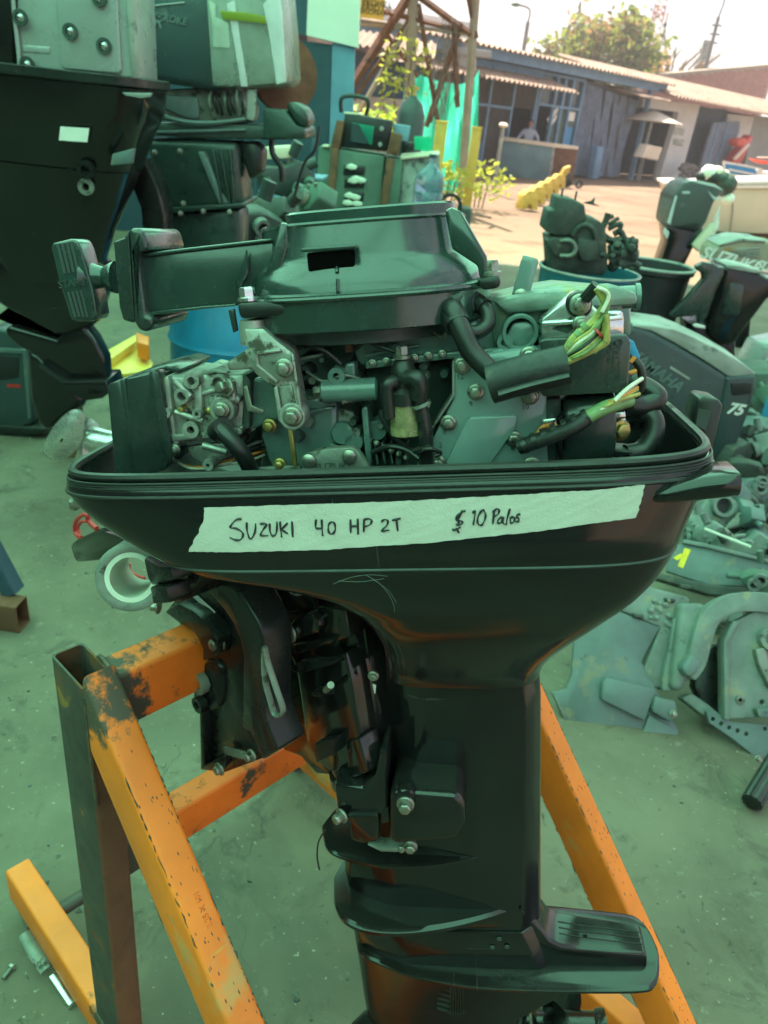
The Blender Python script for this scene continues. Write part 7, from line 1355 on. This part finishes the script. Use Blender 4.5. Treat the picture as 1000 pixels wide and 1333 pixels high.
A, B = FMa.W(FMa.L(836, 180)), FMa.W(FMa.L(858, -30)); mb = MB(); mw_ = MB(); N_ = 26; sh = .55
bx_ = Vector((A.x, 95, 0)); tx_ = Vector((A.x + .4, 95, B.z)); lean = FMa.W(FMa.L(840, 90))
for k in range(N_):
    z0, z1_ = B.z * k / N_, B.z * (k + 1) / N_; xx = lean.x; m_ = mb if (k // 2) % 2 == 0 else mw_
    for sx, sy in ((-1, -1), (1, -1), (0, 1)): m_.tube([(xx + sx * sh, 95 + sy * sh, z0), (xx + sx * sh, 95 + sy * sh, z1_)], .09, 4)
    m_.tube([(xx - sh, 95 - sh, z0), (xx + sh, 95 - sh, z1_)], .06, 4); m_.tube([(xx + sh, 95 - sh, z0), (xx - sh, 95 - sh, z1_)], .06, 4); m_.tube([(xx - sh, 95 - sh, z1_), (xx + sh, 95 - sh, z1_)], .06, 4)
ob('red_sections', mb, 'mast_red', t_, world=True, kind='stuff'); ob('white_sections', mw_, 'mast_white', t_, world=True, kind='stuff')
for k in range(6): q = FMa.W(FMa.L(846 + (-1) ** k * 7, 25 + 7 * k)); m3 = MB(); m3.box((lean.x + (-1) ** k * .9, 94.5, q.z), (.3, .25, 1.3)); ob('antenna', m3, 'mast_white', t_, world=True)
for lb, xt, yt, xb_, D, arm, nm in (('thin street lamp pole behind the roof beside the tree', 684, 28, 681, 55, -.9, 'lamp_post'), ('grey utility pole with a transformer and curved lamp arm', 936, 22, 916, 62, -1.6, 'utility_pole')):
    fr = YF(D); q = fr.W(fr.L((xt + xb_) / 2, 60)); zt_ = fr.L(xt, yt).z; t_ = thing(nm, lb, 'pole', (q.x, D, 0)); mb = MB(); mb.tube([(q.x, D, 0), (q.x, D, zt_)], [.16, .12], 8); ob('pole', mb, 'pole_grey', t_, world=True); mb = MB(); k_ = 1.0 if arm < -1 else .35; mb.tube(smooth_path([(q.x, D, zt_), (q.x + .1 * k_, D, zt_ + 1.2 * k_), (q.x - .4 * k_, D, zt_ + 2.0 * k_), (q.x + arm, D, zt_ + 2.3 * k_)], 4), .06, 6); ob('lamp_arm', mb, 'pole_grey', t_, world=True); mb = MB(); mb.ball((q.x + arm, D, zt_ + 2.25 * k_), .3 * k_ + .1, 2, (1.4, .8, .6)); ob('lamp_head', mb, 'bench_green', t_, world=True)
    if arm < -1:
        mb = MB(); mb.cyl((q.x - .35, D, zt_ - 2.6), (q.x - .35, D, zt_ - 1.4), .26, seg=12); ob('transformer', mb, 'pale_and_sheen', t_, world=True)
        for k in range(3): mb = MB(); mb.box((q.x, D - .1, zt_ - .5 - .5 * k), (.7, .08, .1)); ob('cross_arm', mb, 'pole_grey', t_, world=True)
        mb = MB(); mb.tube([(q.x, D, zt_ - 3), (q.x + 3.2, D, zt_ - 6.5)], .025, 4); ob('guy_wire', mb, 'pole_grey', t_, world=True)


# ================================================================== heaps, shelf and grit
def junk(name, q, size, rnd, mat, label, group):
    """a casting: irregular body with bores, lugs and bolts"""
    t = thing(name, label, 'metal part', q, group); M = Matrix.Translation(q) @ Matrix.Rotation(rnd.uniform(0, 6.3), 4, 'Z') @ Matrix.Rotation(rnd.uniform(-.5, .5), 4, 'X')
    n = rnd.randint(6, 9); out = [(size * (.5 + .22 * rnd.random()) * math.cos(2 * math.pi * k / n), size * (.5 + .3 * (1 + rnd.uniform(-.5, .5)) * math.sin(2 * math.pi * k / n))) for k in range(n)]
    mb = MB(); mb.prism(out, -size * .22, size * .22); xf(mb, M); ob('body', mb, mat, t, size * .05, world=True)
    for k in range(2):
        c = Vector((rnd.uniform(-.25, .25) * size, -size * .24, (.5 + rnd.uniform(-.2, .2)) * size)); r_ = size * rnd.uniform(.1, .2); mb = MB(); mb.ring(c, (0, -1, 0), r_, r_ * .6, size * .12, 18); xf(mb, M); ob('port', mb, 'bracket_grey', t, world=True)
        mb = MB(); mb.lathe([(r_ * .62, 0), (r_ * .6, .002)], c, (0, -1, 0), 16); xf(mb, M); ob('bore', mb, 'ink_hole_black', t, world=True)  # flat black disc painted as the dark of the bore
    for k in range(3):
        a = rnd.uniform(0, 6.3); c = Vector((math.cos(a) * size * .5, 0, (.5 + .45 * math.sin(a)) * size)); mb = MB(); mb.cyl(c, c + Vector((math.cos(a), rnd.uniform(-.5, .5), math.sin(a))) * size * .3, size * rnd.uniform(.06, .12), seg=12); xf(mb, M); ob('lug', mb, mat, t, world=True)
    for k in range(3): mb = MB(); mb.bolt(Vector((rnd.uniform(-.35, .35) * size, -size * .22, size * rnd.uniform(.25, .8))), (0, -1, 0), size * .05, size * .05); xf(mb, M); ob('bolt', mb, 'alloy_dirty', t, world=True)
    return t
rnd = random.Random(31)
NEAR = ['beside the round ported casting', 'by the blue can', 'below the numbered cowl', 'right of the round ported casting', 'on top of another part behind the marked panel', 'behind the marked panel', 'at the edge beyond the marked panel', 'behind the grab handle', 'right beneath the numbered cowl', 'between blue can and numbered cowl', 'behind the blue can', 'leaning behind the numbered cowl', 'farthest back behind the numbered cowl', 'under the grab handle', 'resting on the pale transom bracket', 'between marked panel and transom bracket', 'next to the grab handle tip', 'against the round ported casting', 'in front of the round ported casting', 'lying on the marked panel', 'just behind the grab handle tip', 'in front of the blue can', 'at the foot of the numbered cowl']
for k, (px_, py_, s_, zz) in enumerate(((985, 640, .22, 0), (1010, 610, .26, 0), (960, 610, .18, 0), (1005, 680, .2, 0), (965, 668, .16, .05), (990, 720, .18, 0), (1020, 740, .2, 0), (935, 640, .14, 0), (975, 560, .26, 0), (1010, 540, .3, 0), (1015, 500, .3, 0), (985, 520, .24, .1), (1000, 465, .3, 0), (900, 690, .16, 0), (1010, 850, .16, .02), (935, 800, .14, .02), (915, 640, .16, 0), (925, 700, .15, .04), (950, 720, .17, .04), (985, 760, .16, .1), (900, 640, .15, 0), (995, 590, .24, 0), (950, 585, .2, 0))):
    junk('engine_casting', Pz(px_, py_ + 20, zz), s_, rnd, ('lower_grey', 'bracket_grey', 'scrap', 'bench_green')[k % 4], f"{('grey blue', 'pale grey', 'dark greasy', 'dull green')[k % 4]} engine casting {NEAR[k]}", 'castings in the parts heap')
NEAR2 = ['under the film wrapped outboard', 'behind the film wrapped outboard', 'in front of the parts shelf', 'by the cream stool']
for k, (px_, py_, Y, s_) in enumerate(((325, 330, 4.6, .34), (345, 310, 4.8, .3), (395, 290, 5.4, .34), (370, 260, 5.6, .3))):
    q = Py(px_, py_, Y); q.z = max(0, q.z)
    if q.z > .06:                                         # each part stands on a steel trestle of its own
        tt_ = thing('steel_trestle', f"small rusty trestle carrying a machine part {NEAR2[k]}", 'trestle', (q.x, q.y, 0), 'trestles behind the outboards'); mb = MB(); mb.box((q.x, q.y, q.z - .02), (s_ * .9, s_ * .7, .03)); ob('top', mb, 'rust_steel', tt_, .004, world=True)
        for sx in (-1, 1):
            for sy in (-1, 1): mb = MB(); mb.box((q.x + sx * s_ * .4, q.y + sy * s_ * .3, (q.z - .035) / 2), (.03, .03, q.z - .035)); ob('leg', mb, 'rust_steel', tt_, world=True)
    junk('machine_part', q, s_, rnd, ('engine_dark', 'scrap', 'bench_green')[k % 3], f"{('dark', 'greasy', 'dull green')[k % 3]} machine part {NEAR2[k]}", 'machine parts behind the outboards')
# shelf of parts against the dark blue wall
FZ = YF(6.6); t_ = thing('parts_shelf', 'dark blue shelf unit with boxes against the dark wall', 'shelf', Vector((FZ.L(370, 300).x, 6.8, 0)))
for y_ in (222, 250, 281, 320): fp(FZ, 'shelf_board', [(290, y_), (420, y_ + 10), (420, y_ + 13), (290, y_ + 4)], 0, .4, 'wall_blue', t_, .004)
for x_ in (300, 330, 405): fp(FZ, 'upright', [(x_, 180), (x_ + 5, 180), (x_ + 2, 420), (x_ - 3, 420)], -.01, .05, 'wall_navy', t_, .003)
for k, (x0, y0, w, h, mt_) in enumerate(((335, 252, 14, 22, 'bench_green'), (355, 256, 20, 20, 'wood' if False else 'rust_brown'), (383, 262, 10, 18, 'wire_blue'), (345, 230, 22, 15, 'scrap'), (375, 232, 16, 18, 'bin_black'), (310, 230, 18, 16, 'bin_black'), (312, 258, 16, 18, 'lower_grey'))): fp(FZ, 'box', [(x0, y0), (x0 + w, y0 + 2), (x0 + w, y0 + h), (x0, y0 + h)], .05, .2, mt_, t_, .01)
t_ = thing('stool', 'small stool with a cream seat by the dark wall', 'stool', Vector((YF(5.6).L(360, 260).x, 5.7, 0))); F5 = YF(5.6)
fp(F5, 'seat', [(341, 192), (379, 190), (378, 206), (342, 208)], 0, .3, 'cream', t_, .01); zs_ = F5.L(345, 208).z
for x_ in (344, 376):
    for d in (.03, .27): q = F5.L(x_, 207, d); mb = MB(); mb.cyl((q.x, 5.6 + d, 0), (q.x, 5.6 + d, q.z), .012, seg=8); ob('leg', mb, 'pole_grey', t_, world=True)
# grit and small scraps on the floor
mb = MB(); rnd = random.Random(77)
for k in range(2600):
    x = rnd.uniform(-2.2, 2.6); y = rnd.uniform(.4, 5.5); s_ = abs(rnd.gauss(0, .0028)) + .0012; c = Vector((x, y, s_ * .3)); a = rnd.uniform(0, 6.3)
    p = [c + Vector((math.cos(a + t), math.sin(a + t), -.2)) * s_ * rnd.uniform(.7, 1.3) for t in (0, 2.1, 4.2)] + [c + Vector((0, 0, s_ * .8))]; v = mb._v(p); mb._f([v[0], v[1], v[3]]); mb._f([v[1], v[2], v[3]]); mb._f([v[2], v[0], v[3]])
m2_ = MB()
for k in range(420):
    x = rnd.uniform(-2.2, 2.6); y = rnd.uniform(.4, 5.5); s_ = rnd.uniform(.003, .008); c = Vector((x, y, .001)); a = rnd.uniform(0, 6.3); n_ = rnd.randint(4, 6)
    r_ = [c + Vector((math.cos(a + 6.28 * t / n_) * rnd.uniform(.5, 1.3), math.sin(a + 6.28 * t / n_) * rnd.uniform(.4, 1), 0)) * s_ for t in range(n_)]; m2_.loft([r_, [c + (p - c) * .6 + Vector((0, 0, s_ * .35)) for p in r_]], False, True)
ob('dark_crumbs', m2_, 'scrap', label='dark flakes and crumbs scattered on the concrete floor', cat='crumbs', kind='stuff')
ob('grit', mb, 'bracket_grey', label='fine grit and crumbs scattered on the concrete floor', cat='grit', kind='stuff')


# ================================================================== motor: small fittings of the powerhead
mb = MB(); mb.loft([sellipse(xc, YC, R1 * k, R1 * k, 2, z, 48) for k, z in ((.70, zb0 - .016), (.80, zb0 - .014), (.80, zb0 + .004))]); ob('flywheel', mb, 'engine_dark', mo, sharp=30)
rnd = random.Random(41)
for a, b, y, r_ in (((300, 700), (640, 655), .083, .0038), ((300, 1000), (480, 1090), .098, .003)):
    for k in range(6): f_ = (k + .5) / 6; p = c2((a[0] + (b[0] - a[0]) * f_, a[1] + (b[1] - a[1]) * f_))[0]; mbolt(p, y, r_, .005)
for k in range(5): mp('casting_rib', c2((330 + k * 32, 1015 + 6 * k), (336 + k * 32, 1013 + 6 * k), (352 + k * 30, 1105), (345 + k * 30, 1108)), .10, .05, 'engine_paint', .0015)
for pts, r_, m_ in ((((60, 730, .09), (130, 770, .08), (215, 745, .078), (300, 770, .085)), .0016, 'alloy_dirty'), (((30, 850, .088), (120, 835, .08), (205, 850, .08), (285, 830, .09)), .0014, 'bolt_steel'), (((330, 1060, .08), (400, 1035, .07), (470, 1050, .066), (520, 1085, .06)), .003, 'black_rubber'), (((360, 890, .085), (385, 950, .08), (440, 1020, .075), (500, 1060, .066)), .0028, 'black_rubber'), (((260, 640, .085), (300, 610, .08), (350, 625, .078), (420, 650, .08)), .002, 'black_rubber'), (((0, 640, .09), (70, 625, .082), (140, 650, .082), (200, 700, .085)), .0026, 'black_rubber'), (((560, 560, .088), (610, 590, .08), (640, 560, .078), (700, 580, .085)), .002, 'alloy_dirty')): mtube('link_rod' if m_ != 'black_rubber' else 'thin_hose', [(*c2((x_, y_))[0], d) for x_, y_, d in pts], r_, m_, seg=8)
# return spring on the link
A = FM.L(*c2((205, 850))[0], .078); B = FM.L(*c2((285, 832))[0], .086); mb = MB(); P = []
for k in range(90): f_ = k / 89; c = A.lerp(B, f_); P.append(c + Vector((0, math.cos(k * .95), math.sin(k * .95))) * .0036)
mb.tube(P, .0008, 5); ob('spring', mb, 'bolt_steel', mo)
for k in range(26):                                       # clips, plugs and screw heads scattered over the castings
    p = (rnd.uniform(-20, 640), rnd.uniform(600, 1110)); q = FM.L(*c2(p)[0], rnd.uniform(.088, .11)); r_ = rnd.uniform(.0025, .006); mb = MB(); mb.lathe([(r_ * 1.2, .012), (r_, .002), (r_ * .8, 0)], q, (0, 1, 0), 12); ob('plug', mb, ('engine_paint', 'alloy_dirty', 'engine_dark')[k % 3], mo, sharp=45)
for k in range(12): p = (rnd.uniform(440, 690), rnd.uniform(640, 840)); q = FM.L(*c1(p)[0], rnd.uniform(.068, .08)); r_ = rnd.uniform(.002, .0045); mb = MB(); mb.lathe([(r_ * 1.25, .02), (r_, .001), (r_ * .7, 0)], q, (0, 1, 0), 10); ob('jet_screw', mb, ('cast_alloy', 'brass_bolt', 'alloy_dirty')[k % 3], ca, sharp=45)
for pts, w in ((((470, 640), (520, 690)), .004), (((600, 690), (650, 800)), .0035), (((470, 740), (560, 770)), .003), (((650, 640), (660, 700)), .005), (((560, 850), (640, 870)), .004)): mtube('carb_pipe', [(*c1(p)[0], .072) for p in pts], w, 'cast_alloy', ca)
mp('throttle_lever', c1((690, 660), (705, 655), (720, 720), (760, 735), (758, 748), (705, 738)), .066, .004, 'bolt_steel', .0008); mp('idle_arm', c1((560, 612), (600, 600), (640, 610), (640, 618), (600, 612), (565, 622)), .075, .01, 'alloy_dirty', .001)
for k in range(5): mtube('wire', [(*c3((560 + 3 * k, 380 + 14 * k))[0], .08 + .004 * k), (*c3((585 + 5 * k, 420 + 10 * k))[0], .076), (*c3((590 - 4 * k, 490 + 8 * k))[0], .08), (*c3((540 - 6 * k, 540 + 6 * k))[0], .075)], .0016, ('wire_white', 'wire_red', 'wire_yellow', 'black_rubber', 'wire_orange')[k], seg=6)
for k in range(6): mtube('wire', [(*c3((322, 395 + 4 * k))[0], .024), (*c3((360 + 6 * k, 345 + 9 * k))[0], .018 - .001 * k), (*c3((420 + 5 * k, 300 + 8 * k))[0], .02), (*c3((452 + 3 * k, 235 + 14 * k))[0], .026)], .0014, ('wire_yellow', 'wire_white', 'wire_green', 'black_rubber', 'wire_yellow', 'wire_green')[k], seg=6)
for k in range(4): mtube('wire', [(*c3((395, 622 - 3 * k))[0], .036), (*c3((450, 592 - 5 * k))[0], .034 + .002 * k), (*c3((510, 566 - 4 * k))[0], .042), (*c3((585, 535 - 8 * k))[0], .06)], .0013, ('wire_white', 'black_rubber', 'wire_yellow', 'wire_orange')[k], seg=6)
for s_, p, y, sz in (('S', (180, 925), .056, .02),): pass
mb = xf(text_bm('SUZUKI', .011, .0005), Matrix.Translation(FM.L(*c2((165, 1118))[0], .0575))); ob('cast_lettering', mb, 'engine_dark', sp)
# scuffs and a scratch on the cowl skirt
bv2 = BVHTree.FromBMesh(skirt_bm)
skirt_bm.normal_update(); bv2 = BVHTree.FromBMesh(skirt_bm)
for s_ in (((434, 760), (455, 752), (480, 748), (505, 750)), ((476, 748), (495, 760), (510, 780), (514, 796)), ((480, 750), (505, 768), (516, 784)), ((440, 756), (470, 757), (500, 753))):
    P = [onto(a, b, .0003, bv2) or onto(a, b, .0003) for a, b in s_]
    if all(P): mb = MB(); mb.tube(smooth_path(P, 4), .0002, 4); ob('scratch', mb, 'lower_grey', mo)


# ================================================================== sunlit haze over the yard
hm = bpy.data.materials.new('haze'); hm.use_nodes = True; ht_ = hm.node_tree; ht_.nodes.clear()
ho = ht_.nodes.new('ShaderNodeOutputMaterial'); hv = ht_.nodes.new('ShaderNodeVolumePrincipled'); hv.inputs['Color'].default_value = (.95, .93, .90, 1); hv.inputs['Density'].default_value = .0022; hv.inputs['Anisotropy'].default_value = .3
ht_.links.new(hv.outputs[0], ho.inputs['Volume'])
mb = MB(); mb.box((0, 390, 15), (1210, 1030, 32.2)); ob('haze', mb, hm, kind='stuff', label='thin sunlit haze filling the air over the yard', cat='haze')
